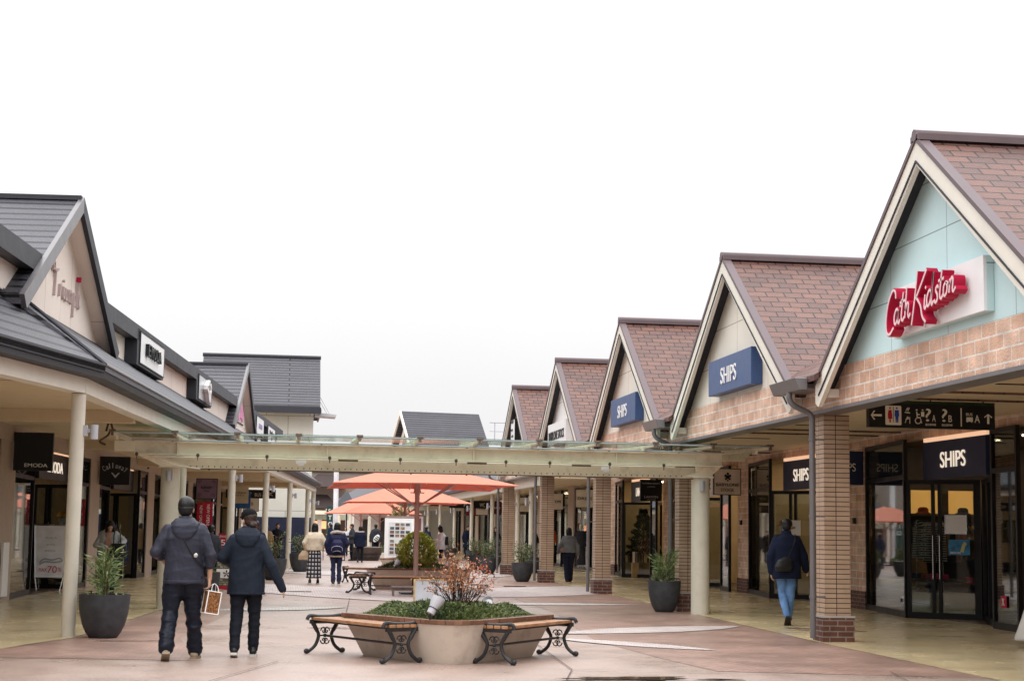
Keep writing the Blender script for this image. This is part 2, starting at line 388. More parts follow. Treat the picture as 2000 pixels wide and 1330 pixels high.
# ------------------------------------------------------------------ colours
M_pink = ground_mat('plaza concrete', (.365, .275, .235), (.31, .225, .185), (.22, .145, .115), .25, .5, tex=30, texamt=.26, stain_amt=.7)
M_pink2 = bricks('plaza textured band', (.36, .235, .19), (.27, .165, .13), (.23, .15, .12), .11, .09, .010, bump=.5, rough=.36, var=.38, vscale=.9, spec=.4)
M_walk = ground_mat('arcade floor', (.60, .49, .295), (.53, .43, .25), (.36, .30, .17), .14, .30, tex=60, texamt=.07, stain_amt=.28)
M_cobble = bricks('cobble inlay', (.60, .54, .52), (.50, .44, .42), (.34, .28, .26), .12, .10, .012, bump=.6, rough=.45, var=.15)
M_tile = shingles('brown roof tiles', (.165, .078, .057), (.105, .055, .047), (.020, .013, .013), .30, .175, var=.16, rough=.45, lw=.011)
M_ridge = mat('brown metal trim', (.115, .082, .088), .45, .08)
M_slate = shingles('dark roof slates', (.072, .070, .082), (.058, .056, .067), (.004, .004, .005), 60, .24, var=.14, rough=.42, lw=.034)
M_dark = mat('dark grey metal', (.032, .032, .038), .5, .1, spec=.2)
M_dtrim = mat('charcoal fascia', (.034, .035, .043), .5, .1, spec=.25)
M_cream = bricks('cream panel wall', (.74, .69, .60), (.72, .67, .585), (.30, .27, .22), 1.75, .62, .007, bump=.15, rough=.7, offset=0, var=.05)
M_aqua = bricks('pale aqua panel wall', (.55, .72, .73), (.54, .71, .72), (.22, .28, .29), 1.75, .62, .007, bump=.15, rough=.7, offset=0, var=.04)
M_white = bricks('white panel wall', (.72, .69, .67), (.70, .67, .65), (.35, .32, .3), 1.75, .62, .007, bump=.15, rough=.7, offset=0, var=.05)
M_barge = mat('cream barge board', (.72, .68, .60), .6, .04, dirt=.12, dcol=(.4, .34, .27))
M_brick = bricks('pink stone brick', (.66, .46, .35), (.55, .34, .24), (.70, .64, .58), .36, .155, .011, bump=1, rough=.8, bias=-.1, var=.3, vscale=3, mdist=.014)
M_pill = bricks('pillar tiles', (.44, .315, .225), (.37, .255, .175), (.06, .04, .035), .23, .0665, .006, bump=.5, rough=.5, offset=0, var=.14, vscale=2)
M_plinth = bricks('dark red brick', (.13, .052, .036), (.09, .038, .03), (.20, .16, .14), .23, .075, .009, bump=.7, rough=.6, var=.35, vscale=4)
M_cap = mat('plinth capping', (.35, .33, .32), .5)
M_gutter = mat('gutter metal', (.13, .12, .125), .35, .08, spec=.6)
M_soff = mat('soffit board', (.62, .50, .35), .7, .05, dirt=.15, dcol=(.3, .24, .16))
M_steelw = mat('white painted steel', (.82, .73, .59), .45, .06, dirt=.35, dcol=(.26, .17, .09), dscale=3)
M_lcol = mat('cream column paint', (.60, .56, .47), .5, .04, dirt=.35, dcol=(.38, .32, .24), dscale=2.2)
M_lwall = bricks('cream clerestory wall', (.76, .67, .60), (.75, .66, .59), (.36, .30, .26), 1.8, 3, .008, bump=.15, rough=.7, offset=0, var=.05)
M_lpier = mat('shop pier render', (.42, .33, .27), .7, .06)
M_frame = mat('black shopfront frame', (.008, .008, .009), .4, .1, spec=.2)
M_glass = glass('shop glass', (.72, .76, .74), .015)
M_cglass = glass('canopy glass', (.74, .84, .80), .03, .12, .35)
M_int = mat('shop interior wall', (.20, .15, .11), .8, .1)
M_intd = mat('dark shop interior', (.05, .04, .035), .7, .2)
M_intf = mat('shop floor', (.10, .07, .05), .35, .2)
M_intc = mat('warm shop wall', (.55, .42, .25), .7, .05)
M_strip = emit('lit fascia strip', (1, .62, .40), .45)
M_lamp = emit('shop ceiling lamp', (1, .78, .52), 12); M_lampd = emit('dim shop lamp', (1, .78, .52), 9)
M_navy = mat('navy sign panel', (.022, .032, .085), .4, .05, spec=.2)
M_navy2 = mat('blue box sign', (.045, .085, .20), .4, .05)
M_black = mat('black sign panel', (.008, .008, .009), .4, .1)
M_wsign = mat('white sign panel', (.78, .77, .77), .45, .03)
M_lett = mat('ivory lettering', (.75, .70, .62), .5, .03)
M_lettlit = emit('lit lettering', (1, .88, .74), .45)
M_blackl = mat('black lettering', (.01, .01, .01), .4, .1)
M_red = mat('raspberry lettering', (.42, .008, .045), .4, .05, spec=.2)
M_chrome = mat('brushed steel', (.5, .5, .52), .25, .05, metal=1)
M_grey = mat('silver grey paint', (.42, .42, .45), .35, .04)
M_pot = mat('charcoal pot', (.042, .043, .048), .6, .25, scale=9, bump=.25, bscale=120)
M_soil = mat('potting soil', (.05, .035, .025), .9, .3, bump=.8, bscale=30)
M_stem = mat('plant stem', (.10, .07, .04), .8, .2)
M_leafp = leafmat('podocarpus leaf', (.05, .10, .03), (.24, .31, .11))
M_leafy = leafmat('yellow conifer leaf', (.10, .13, .015), (.42, .40, .05), 5)
M_leafg = leafmat('juniper leaf', (.028, .055, .020), (.15, .18, .055), 3.5)
M_leafr = leafmat('autumn leaf', (.25, .07, .02), (.55, .28, .14), 5)
M_leafs = leafmat('sapling leaf', (.07, .11, .02), (.24, .20, .05), 5)
M_twig = mat('bare twig', (.055, .035, .028), .8, .2)
M_wood = mat('bench wood', (.33, .17, .085), .4, .3, scale=7, bump=.3, bscale=25)
M_woodd = mat('dark ring wood', (.14, .07, .045), .4, .3, scale=6, bump=.3, bscale=25)
M_iron = mat('black cast iron', (.022, .022, .024), .35, .2, bump=.2, bscale=90)
M_bowl = mat('cream planter shell', (.60, .52, .44), .45, .06, dirt=.6, dcol=(.28, .22, .17), dscale=2.5)
M_umb = mat('coral canvas', (.68, .29, .205), .85, .05, bump=.15, bscale=6, dirt=.10, dcol=(.45, .16, .11), spec=.1)
_t = M_umb.node_tree; _o = _t.nodes['Material Output']; _p = _t.nodes['Principled BSDF']; _x = N(_t, 'ShaderNodeMixShader'); _x.inputs[0].default_value = .26; _y = N(_t, 'ShaderNodeBsdfTranslucent'); _y.inputs[0].default_value = (.90, .10, .03, 1)
_t.links.new(_p.outputs[0], _x.inputs[1]); _t.links.new(_y.outputs[0], _x.inputs[2]); _t.links.new(_x.outputs[0], _o.inputs[0])
M_umbp = mat('pinkish steel pole', (.52, .38, .35), .4, .06)
M_skin = mat('skin', (.50, .29, .20), .5, .06)
M_hair = mat('black hair', (.008, .007, .007), .45, .3, bump=.8, bscale=45)
M_hairb = mat('dark brown hair', (.035, .018, .012), .45, .3, bump=.8, bscale=45)
def fabric(n, c, r=.75, b=.5, bs=18, var=.15, spec=.12): return mat(n, c, r, var, 6, bump=b, bscale=bs, spec=spec)

# ------------------------------------------------------------------ ground
def sheet(name, pts, z, m, kind='structure'):
    b = MB(); b.face([(x, y, z) for x, y in pts]); o = b.build(name, m); tag(o, kind=kind); return o
sheet('ground', [(-400, -120), (400, -120), (400, 700), (-400, 700)], 0, M_pink)
sheet('walkway', [(7.3, 2), (19, 2), (19, 58), (7.75, 58), (7.75, 41), (7.3, 22)], .008, M_walk)
L0 = LW(0, 0); 
sheet('walkway', [(-3.75, 17.3), (-3.02, 20.6), LW(-.2, -.12)[:2], LW(56, -.12)[:2], LW(56, 14)[:2], LW(-12, 14)[:2]], .008, M_walk)
sheet('walkway', [(9.0, 58), (19, 58), (19, 116), (9.0, 116)], .008, M_walk)
# reddish textured paving bands beside the arcades, with a smooth middle
sheet('paving_band', [(4.6, 17.25), (7.5, 16.5), (7.3, 22), (7.75, 41), (7.75, 50), (5.3, 50), (4.9, 30), (4.2, 22), (4.4, 19)], .004, M_pink2)
sheet('paving_band', [(-3.7, 18.7), (-.9, 18.3), (-1.3, 22), (-.8, 30), (-.1, 40), (-1.0, 41), LW(0, -.14)[:2], (-3.0, 20.6)], .004, M_pink2)
def petal(A, B, wd, z=.012):
    A = Vector(A); B = Vector(B); d = B-A; n = Vector((-d.y, d.x)).normalized(); P = []
    for i in range(17): t = i/16; P.append(A+d*t+n*wd*.5*math.sin(PI*t)**.8)
    for i in range(15, 0, -1): t = i/16; P.append(A+d*t-n*wd*.5*math.sin(PI*t)**.8)
    return [(p.x, p.y) for p in P]
for A, B, wd in [((3.9, 23.4), (7.25, 25.75), 1.1), ((3.7, 22.4), (5.4, 20.25), .62), ((2.9, 33.2), (-.9, 43.5), 3.2), ((3.2, 25.5), (2.6, 30.5), 1.2),
                 ((4.6, 36.2), (8.0, 44.5), 3.4), ((3.6, 33), (7.3, 33.2), 1.0), ((1.2, 31), (-1.2, 29.2), 1.0), ((2.2, 52), (-.2, 60), 2.6), ((4.6, 50), (7.4, 58), 2.6)]:
    sheet('paving_inlay', petal(A, B, wd), .012, M_cobble)
M_joint = mat('joint line', (.10, .07, .06), .7)
jb = MB()
for P in [[(3.27, 21.4), (3.04, 17.27), (2.65, 15.5)], [(3.04, 17.27), (7.6, 16.4), (14, 15.2)], [(-3.1, 18.6), (-.8, 18.1)], [(-.02, 18.2), (-.7, 15.6)], [(1.07, 28.3), (1.4, 35)], [(6.5, 17.2), (6.2, 15.8)], [(-.6, 24.5), (-.35, 27)]]:
    for a, b_ in zip(P, P[1:]): 
        d = Vector((b_[0]-a[0], b_[1]-a[1])).normalized(); n = Vector((-d.y, d.x))*.006
        jb.face([(a[0]-n.x, a[1]-n.y, .016), (b_[0]-n.x, b_[1]-n.y, .016), (b_[0]+n.x, b_[1]+n.y, .016), (a[0]+n.x, a[1]+n.y, .016)])
tag(jb.build('paving_joint', M_joint), kind='structure')
M_wet = mat('wet patch', (.055, .04, .03), .04, .2, spec=1)
M_damp = mat('damp patch', (.29, .20, .16), .2, .2, scale=3, bump=.2, bscale=40)
def blob(cx, cy, rx, ry, z, m, name='puddle', n=60, seed=0):
    rg = random.Random(seed); ph = [rg.uniform(0, 6.28) for _ in range(6)]; am = [rg.uniform(.04, .16) for _ in range(6)]
    P = []
    for i in range(n):
        a = 2*PI*i/n; k = 1+sum(am[j]*math.sin((j+2)*a+ph[j]) for j in range(6)); P.append((cx+rx*k*math.cos(a), cy+ry*k*math.sin(a)))
    return sheet(name, P, z, m, 'structure')
blob(3.5, 16.25, .5, .16, .018, M_wet, seed=1); blob(4.3, 16.1, .25, .1, .018, M_wet, seed=5); blob(2.9, 16.15, .2, .06, .018, M_wet, seed=7); blob(-1.95, 21.35, .36, .16, .0065, M_damp, 'damp_patch', seed=2)

blob(1.2, 24.5, .7, .25, .0063, M_damp, 'damp_patch', seed=9); blob(8.4, 25.0, .5, .5, .0125, M_damp, 'damp_patch', seed=12)

for x, y in ((6.1, 43.6), (5.2, 44.6), (.35, 38.2)):
    b = MB(); b.box(x-.3, x+.3, y-.16, y+.16, .013, .021); tag(b.build('drain_cover', M_wet), kind='structure')
# ------------------------------------------------------------------ glazed panel helper (vertical, along plan line A->B)
def glazed(par, A, B, z0, z1, transom=None, post=.07, kick=.12, names=('shopfront_window', 'pane'), fm=None, mull=()):
    A = Vector(A); B = Vector(B); d = (B-A); Lh = d.length; d = d/Lh; n = Vector((-d.y, d.x))
    def bx(mb, u0, u1, w0, w1, zz0, zz1):
        q = [A+d*u0+n*w0, A+d*u1+n*w0, A+d*u1+n*w1, A+d*u0+n*w1]
        mb.hexa([(p.x, p.y, zz0) for p in q], [(p.x, p.y, zz1) for p in q])
    f = MB(); h = post/2
    bx(f, 0, post, -h, h, z0, z1); bx(f, Lh-post, Lh, -h, h, z0, z1); bx(f, post, Lh-post, -h*.9, h*.9, z1-.08, z1); bx(f, post, Lh-post, -h*.9, h*.9, z0, z0+kick)
    if transom: bx(f, post, Lh-post, -h*.9, h*.9, transom, transom+.08)
    for u in mull: bx(f, u*Lh-.03, u*Lh+.03, -h*.85, h*.85, z0+kick, z1-.08)
    fr = f.build(names[0], fm or M_frame, par)
    g = MB(); bx(g, post, Lh-post, -.004, .004, z0+kick, z1-.08) if not transom else (bx(g, post, Lh-post, -.004, .004, z0+kick, transom), bx(g, post, Lh-post, -.004, .004, transom+.08, z1-.08))
    g.build(names[1], M_glass, fr); return fr

# ------------------------------------------------------------------ right arcade: five gabled shops
BAY = 8.5; PKY = 17.85; XF = 7.4     # peak of the first gable, facade plane
PZ = 6.02; SL = .683; CK = 28.9      # unit corner of the first shop door
def gabled_shop(k, label, wallm, warm=False, proto=False):
    y0 = k*BAY; root = thing('gabled_shop', label, 'shop building', (9, 18+y0, 0), group='brown roofed gabled shops on the right')
    P = PKY+y0-.22*(k == 0)*0
    ya, yb = 13.75+y0, 22.25+y0; ym = (ya+yb)/2
    pk = ym-.28     # ridge sits on the gable centre
    hz = lambda w: PZ-SL*w
    # gable wall (triangle), brick band, trims
    b = MB(); hw = 3.62
    b.poly([(7.34, pk-hw, 3.72), (7.34, pk+hw, 3.72), (7.34, pk+hw, hz(hw)-.1), (7.34, pk, PZ-.1), (7.34, pk-hw, hz(hw)-.1)], (.15, 0, 0))
    b.build('gable_wall', wallm, root)
    b = MB(); b.box(7.32, 7.62, ya+.0, yb-.003, 3.19, 3.717); b.build('brick_band', M_brick, root)
    b = MB(); b.box(7.30, 7.64, ya, yb-.003, 3.14, 3.187); b.build('drip_trim', M_gutter, root)
    # roof: two slabs
    b = MB()
    for s in (-1, 1):
        w0, w1 = 0, 3.66; x0, x1 = 7.1, 13.6
        b.hexa([(x0, pk, PZ-.10), (x1, pk, PZ-.10), (x1, pk+s*w1, hz(w1)-.10), (x0, pk+s*w1, hz(w1)-.10)][::s],
               [(x0, pk, PZ), (x1, pk, PZ), (x1, pk+s*w1, hz(w1)), (x0, pk+s*w1, hz(w1))][::s])
    rf = b.build('roof', M_tile, root)
    b = MB(); b.tube([(7.05, pk, PZ+.03), (13.6, pk, PZ+.03)], .075, 8); b.box(7.06, 13.6, pk-.13, pk+.13, PZ-.04, PZ+.035); b.build('ridge_cap', M_ridge, rf)
    for s in (-1, 1):   # verge trim on top edge, barge board in front, dark soffit under the overhang
        w1 = 3.70; b = MB()
        b.hexa([(7.06, pk, PZ-.03), (7.19, pk, PZ-.03), (7.19, pk+s*w1, hz(w1)-.03), (7.06, pk+s*w1, hz(w1)-.03)][::s], [(7.06, pk, PZ+.035), (7.19, pk, PZ+.035), (7.19, pk+s*w1, hz(w1)+.035), (7.06, pk+s*w1, hz(w1)+.035)][::s])
        b.build('verge_trim', M_ridge, rf)
        b = MB(); dz = .285
        b.poly([(7.08, pk, PZ-.032), (7.08, pk+s*w1, hz(w1)-.032), (7.08, pk+s*(w1+.0), hz(w1)-.032-dz*.8), (7.08, pk+s*(w1-.12), hz(w1)-.03-dz), (7.08, pk, PZ-.032-dz)], (.06, 0, 0))
        bg_ = b.build('barge_board', M_barge, root)
        b = MB(); b.poly([(7.075, pk, PZ-.03-dz+.055), (7.075, pk+s*(w1-.16), hz(w1-.16)-.03-dz+.055), (7.075, pk+s*(w1-.16), hz(w1-.16)-.03-dz+.03), (7.075, pk, PZ-.03-dz+.03)], (-.012, 0, 0)); b.build('trim_line', M_dark, bg_)
        b = MB()
        b.hexa([(7.145, pk, PZ-.125), (7.335, pk, PZ-.125), (7.335, pk+s*3.64, hz(3.64)-.125), (7.145, pk+s*3.64, hz(3.64)-.125)][::s], [(7.145, pk, PZ-.103), (7.335, pk, PZ-.103), (7.335, pk+s*3.64, hz(3.64)-.103), (7.145, pk+s*3.64, hz(3.64)-.103)][::s])
        b.build('overhang_soffit', M_dark, root)
        b = MB(); b.box(7.16, 7.315, pk+s*3.45-.05, pk+s*3.45+.05, hz(3.5)-.33, hz(3.5)-.22); b.build('eaves_bracket', M_barge, root)
    # lower roof running along the street between gables, with gutter and downpipe at the far pillar
    b = MB(); e0 = 6.98; zz = 3.60; sl = .60
    for (c0, c1) in [(yb-1.1, yb+.85)]:
        b.hexa([(e0, c0, zz-.08), (12.5, c0, zz-.08+sl*5.52), (12.5, c1, zz-.08+sl*5.52), (e0, c1, zz-.08)][::-1], [(e0, c0, zz), (12.5, c0, zz+sl*5.52), (12.5, c1, zz+sl*5.52), (e0, c1, zz)][::-1])
    b.build('valley_roof', M_tile, root)
    b = MB(); g0, g1 = yb-.78, yb+.42
    b.poly([(6.80, g0, 3.585), (6.99, g0, 3.585), (6.99, g0, 3.42), (6.87, g0, 3.42)], (0, g1-g0, 0)); b.box(6.99, 7.34, g0+.1, g1-.1, 3.45, 3.52); b.build('gutter', M_gutter, root, bevel=.01)
    b = MB(); yp = yb-.25
    b.tube(smooth_pts([(6.9, yp, 3.42), (6.9, yp, 3.33), (6.97, yp, 3.24), (7.15, yp, 3.16), (7.22, yp, 3.08), (7.22, yp, 2.9)], 4)+[(7.22, yp, .06)], .04, 12)
    for z in (2.78, 1.72, .62): b.tube([(7.22, yp, z-.02), (7.22, yp, z+.02)], .05, 12); b.box(7.25, 7.40, yp-.008, yp+.008, z-.012, z+.012); 
    b.build('downpipe', M_gutter, root, smooth=True)
    b = MB(); b.box(7.42, 7.79, yb-.16, yb+.2, .36, 3.14); pl = b.build('pillar', M_pill, root)
    b = MB(); b.box(7.38, 7.83, yb-.2, yb+.24, .0, .335); b.build('plinth', M_plinth, pl)
    b = MB(); b.box(7.37, 7.84, yb-.21, yb+.25, .335, .36); b.build('capping', M_cap, pl)
    if k == 0:
        b = MB(); b.box(7.42, 7.79, ya-.16, ya+.2, 0, 3.14); b.build('pillar', M_pill, root)
    # ceiling and back
    b = MB(); b.box(7.625, 11.7, ya, yb, 3.45, 3.52); ce = b.build('ceiling', M_soff, root)
    b = MB()
    for yy in (ya+2.2, ya+6.4): b.box(9.1, 9.9, yy-.05, yy+.05, 3.44, 3.452)
    b.build('ceiling_vent', M_dark, ce)
    c = CK+y0-BAY*1+0     # door corner lies in the bay beyond: unit spans c-5.3 .. c+3.2
    b = MB(); b.box(11.62, 11.9, c+3.15, c+4.1, .37, 3.45); b.build('wall_pier', M_brick, root)
    b = MB(); b.box(11.60, 11.9, c+3.13, c+4.12, 0, .37); b.build('pier_base', M_plinth, root)
    b = MB(); b.box(11.55, 11.75, c+2.9-7.3, c+3.15, 3.26, 3.45); b.build('wall_lintel', M_brick, root)
    glazed(root, (11.66, c+3.15), (11.26, c), 0, 3.25, 2.52)
    glazed(root, (11.5, c-3.2), (11.42, c-4.35), 0, 3.25, 2.52)
    dr = glazed(root, (11.26, c-.03), (12.32, c-.88), 0, 2.50, None, names=('shopfront_door', 'pane'), mull=(.36, .45, .93) if k < 4 else (.93,))
    b = MB()
    for u in ((.36, .45) if k < 4 else (.93,)):
        q = Vector((11.26, c-.03)).lerp(Vector((12.32, c-.88)), u)+Vector((-.04, -.055))
        b.tube([(q.x, q.y, .72), (q.x, q.y, 1.5)], .012, 8)
    b.build('door_handle', M_chrome, dr)
    glazed(root, (12.36, c-.9), (11.55, c-3.15), 0, 2.5, None, mull=(.5,))
    # room behind
    b = MB(); b.box(16.6, 16.75, c-5.2, c+3.3, 0, 3.4); b.box(11.9, 16.6, c+3.3, c+3.4, 0, 3.4);
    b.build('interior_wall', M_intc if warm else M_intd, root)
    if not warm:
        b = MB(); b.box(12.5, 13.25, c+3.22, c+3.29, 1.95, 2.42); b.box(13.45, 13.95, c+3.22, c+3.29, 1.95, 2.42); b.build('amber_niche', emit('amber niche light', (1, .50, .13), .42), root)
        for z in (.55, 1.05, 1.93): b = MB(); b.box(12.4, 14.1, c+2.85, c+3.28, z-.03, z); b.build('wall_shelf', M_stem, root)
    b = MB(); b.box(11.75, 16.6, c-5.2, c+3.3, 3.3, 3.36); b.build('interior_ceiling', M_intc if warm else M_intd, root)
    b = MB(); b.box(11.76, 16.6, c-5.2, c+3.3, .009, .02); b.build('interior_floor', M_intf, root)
    b = MB()
    for yy in (c-3.8, c-1.6, c+.4, c+2.2): b.box(12.9, 13.15, yy-.25, yy+.25, 3.27, 3.298); b.box(15.0, 15.3, yy-.25, yy+.25, 3.27, 3.298)
    b.build('ceiling_lamp', M_lamp if warm else M_lampd, root)
    if not warm:
        b = MB(); 
        for z in (.5, 1.0, 1.55, 2.1): b.box(16.15, 16.6, c-4.9, c+2.9, z, z+.03)
        for yy in np.arange(c-4.9, c+3.1, 1.3): b.box(16.1, 16.6, yy, yy+.04, .02, 2.4)
        b.build('wall_shelving', M_stem, root)
        b = MB(); b.box(16.5, 16.59, c-4.8, c+2.8, 2.16, 2.5); b.build('lit_shelf_back', emit('amber shelf light', (1, .62, .22), 1.1), root)
    return root
shops = [gabled_shop(0, 'gabled shop with pale aqua gable wall nearest on the right', M_aqua),
         gabled_shop(1, 'gabled shop with cream gable between the aqua gable and the third gable', M_cream),
         gabled_shop(2, 'third gabled shop with smaller blue box sign behind the glass canopy', M_cream, True),
         gabled_shop(3, 'gabled shop with whitish gable and white serif sign box', M_white, True),
         gabled_shop(4, 'farthest gabled shop with narrow upright sign on its gable', M_white, True)]

gabled_shop(-1, 'gabled shop just outside the right edge, beside the aqua gable', M_cream)
# far right block with round columns and grey metal roof
fb = thing('arcade_building', 'low arcade with round columns and grey ribbed roof beyond the gabled shops', 'shop building', (11, 86, 0))
b = MB(); b.box(8.95, 9.2, 58.5, 113, 3.12, 3.45); b.build('fascia', M_lcol, fb)
b = MB(); b.box(8.7, 8.97, 58.4, 113, 3.45, 3.6); b.build('gutter', M_dark, fb)
b = MB(); b.hexa([(8.8, 58.4, 3.52), (10.6, 58.4, 4.7), (10.6, 113, 4.7), (8.8, 113, 3.52)], [(8.8, 58.4, 3.6), (10.6, 58.4, 4.78), (10.6, 113, 4.78), (8.8, 113, 3.6)]); b.build('roof', M_slate, fb)
b = MB(); b.box(10.6, 10.9, 58.4, 113, 4.5, 5.3); b.build('clerestory_wall', M_lwall, fb)
b = MB(); b.box(10.2, 18, 58.4, 113, 5.3, 5.5); b.build('upper_roof', M_dtrim, fb)
b = MB(); b.box(9.2, 18, 58.5, 113, 3.4, 3.46); b.build('ceiling', M_soff, fb)
for y in (62.2, 65.9, 74.2, 82.5, 90.9, 99.5, 108):
    b = MB(); b.tube([(9.3, y, 0), (9.3, y, 3.14)], .09, 16); cl = b.build('column', M_lcol, fb, smooth=True)
    b = MB(); b.box(9.12, 9.22, y-.1, y-.02, 2.55, 2.62); b.tube([(9.08, y-.08, 2.46), (9.08, y-.08, 2.74)], .05, 12); b.build('wall_lamp', M_grey, cl, smooth=True)
for i, y in enumerate(np.arange(58.6, 112, 8.5)):
    b = MB(); b.box(11.8, 12.05, y, y+1.4, 0, 3.4); b.build('wall_pier', M_lpier, fb)
    for (a, c_) in ((1.4, 3.2), (3.2, 5.2), (5.2, 8.5)):
        glazed(fb, (11.9, y+c_), (11.85, y+a), 0, 3.3, 2.5)
b = MB(); b.box(16, 16.2, 58.5, 113, 0, 3.4); b.box(12.1, 16, 58.5, 58.6, 0, 3.4); b.build('interior_wall', M_intc, fb)
b = MB()
for y in np.arange(60, 112, 3): b.box(13.2, 13.5, y, y+.5, 3.3, 3.39)
b.build('ceiling_lamp', M_lamp, fb)
# ------------------------------------------------------------------ left arcade building (frame: x = towards the street, y = s, z)
def LB(): return MB(LMAT)
lb = thing('arcade_building', 'long cream arcade building with dark slate roofs and round columns on the left', 'shop building', LW(20, 3))
SE = 55.0
b = LB(); b.box(-.12, .10, -.05, SE, 3.16, 3.36); b.build('fascia', M_barge, lb)
b = LB(); b.poly([(.33, -.02, 3.56), (.30, -.02, 3.37), (.09, -.02, 3.362), (-.1, -.02, 3.50)], (0, SE, 0)); gt = b.build('gutter', M_dark, lb)
b = LB(); b.hexa([(.33, 0, 3.46), (.33, SE, 3.46), (-1.1, SE, 4.54), (-1.1, -1.0, 4.54)], [(.33, 0, 3.53), (.33, SE, 3.53), (-1.1, SE, 4.61), (-1.1, -1.0, 4.61)]); pr = b.build('lower_roof', M_slate, lb)
b = LB(); b.tube([(.34, -.02, 3.545), (.34, SE, 3.545)], .018, 6); b.build('roof_edge', M_gutter, pr)
b = LB(); b.box(-1.1, -.85, 2.6, 43.2, 4.4, 5.0); b.build('clerestory_wall', M_lwall, lb)
b = LB(); b.box(-1.1, -.85, -4, 2.59, 4.4, 4.95); b.build('clerestory_wall', M_lwall, lb)
for s0, s1, xe in ((4.85, 25.8, -.62), (30.6, 43.3, -.62), (-4, .25, -.62)):
    e0, e1 = 4.79+.0055*(s0-4), 4.79+.0055*(s1-4); b = LB(); b.hexa([(xe, s0, e0), (xe, s1, e1), (-4, s1, e1+.3), (-4, s0, e0+.3)][::-1], [(xe, s0, e0+.27), (xe, s1, e1+.27), (-4, s1, e1+.9), (-4, s0, e0+.9)][::-1]); b.build('upper_roof', M_dtrim, lb)
b = LB(); b.box(-8, -.12, -.2, SE, 3.30, 3.36); b.build('ceiling', M_soff, lb)
b = LB(); 
for s in (5.2, 14.8, 24.2, 34.2, 45): b = LB(); b.box(-3.45, -.13, s-.12, s+.12, 3.1, 3.298); b.build('ceiling_beam', M_soff, lb)
b = LB(); b.box(-8, -3.12, -.2, SE, 3.0, 3.30); b.build('wall_lintel', M_lpier, lb)
for s in (0, 10.1, 19.2, 29.1, 39.4, 50.3, 54.8):
    x, y, _ = LW(s, 0)
    b = MB(); b.tube([(x, y, 0), (x, y, 3.15)], .093, 24); cl = b.build('column', M_lcol, lb, smooth=True)
    b = MB(); b.box(x+.07, x+.13, y-.05, y+.05, 2.60, 2.74); b.box(x+.13, x+.17, y-.02, y+.02, 2.65, 2.70); b.tube([(x+.22, y-.02, 2.56), (x+.22, y-.02, 2.75)], .05, 16)
    b.build('wall_lamp', M_grey, cl, smooth=True)
# dormer gables
def dormer(s, hw, pz, label_mat=M_lwall):
    sl = (pz-4.33)/hw; hz = lambda w: pz-sl*w; xo, xw = -.60, -.86; X1 = -9.5
    b = LB()
    for g in (-1, 1):
        b.hexa([(xo, s, pz-.12), (X1, s, pz-.12), (X1, s+g*hw, hz(hw)-.12), (xo, s+g*hw, hz(hw)-.12)][::-g], [(xo, s, pz), (X1, s, pz), (X1, s+g*hw, hz(hw)), (xo, s+g*hw, hz(hw))][::-g])
    rf = b.build('gable_roof', M_slate, lb)
    b = LB(); b.box(X1, xo+.02, s-.1, s+.1, pz-.03, pz+.04); b.build('ridge_cap', M_dtrim, rf)
    for g in (-1, 1):
        b = LB(); b.poly([(xo-.02, s, pz+.03), (xo-.02, s+g*(hw+.05), hz(hw)+.0), (xo-.02, s+g*(hw-.12), hz(hw)-.16), (xo-.02, s, pz-.20)], (.07, 0, 0)); b.build('barge_board', M_dtrim if g > 0 else M_gutter, lb)
        b = LB(); b.hexa([(xw+.0, s, pz-.15), (xo-.02, s, pz-.15), (xo-.02, s+g*hw*.97, hz(hw*.97)-.15), (xw, s+g*hw*.97, hz(hw*.97)-.15)][::g], [(xw, s, pz-.125), (xo-.02, s, pz-.125), (xo-.02, s+g*hw*.97, hz(hw*.97)-.125), (xw, s+g*hw*.97, hz(hw*.97)-.125)][::g]); b.build('overhang_soffit', M_lwall, lb)
    b = LB(); zb = 4.56; w = (pz-.13-zb)/sl
    b.poly([(xw, s-w, zb), (xw, s+w, zb), (xw, s, pz-.13)], (-.15, 0, 0)); b.build('gable_wall', label_mat, lb)
dormer(2.5, 3.4, 6.25); dormer(28.2, 3.5, 6.38)
# nearer splayed end with its hipped lower roof
a2 = R(14.6); U2 = Vector((-math.sin(a2), -math.cos(a2), 0)); N2 = Vector((-math.cos(a2), math.sin(a2), 0))
def W2(u, t, z): p = LO+U2*u+N2*t; return (p.x, p.y, z)
tl = math.tan((a2-TH)/2)   # mitre
def slab2(u0, u1, t0, t1, z0, z1):  # u0 mitred
    return [W2(u0+tl*t0, t0, z0), W2(u1, t0, z0), W2(u1, t1, z0), W2(u0+tl*t1, t1, z0)][::-1], [W2(u0+tl*t0, t0, z1), W2(u1, t0, z1), W2(u1, t1, z1), W2(u0+tl*t1, t1, z1)][::-1]
b = MB(); b.hexa(*slab2(.0, 26, -.10, .12, 3.16, 3.36)); b.build('fascia', M_barge, lb)
b = MB(); b.hexa(*slab2(.0, 26, -.31, .1, 3.362, 3.50)); b.hexa(*slab2(.0, 26, -.33, -.13, 3.44, 3.56)); b.build('gutter', M_dark, lb)
b = MB()
q0, q1, q2, q3 = W2(tl*-.33, -.33, 3.46), W2(26, -.33, 3.46), W2(26, 1.42, 4.81), W2(tl*1.42, 1.42, 4.81)
b.hexa([q3, q2, q1, q0], [(p[0], p[1], p[2]+.07) for p in (q3, q2, q1, q0)]); pr2 = b.build('lower_roof', M_slate, lb)
b = MB(); b.tube([(q0[0], q0[1], q0[2]+.085), (q3[0], q3[1], q3[2]+.085)], .03, 6); b.tube([(q0[0], q0[1], q0[2]+.075), (q1[0], q1[1], q1[2]+.075)], .02, 6); b.build('hip_cap', M_dtrim, pr2)
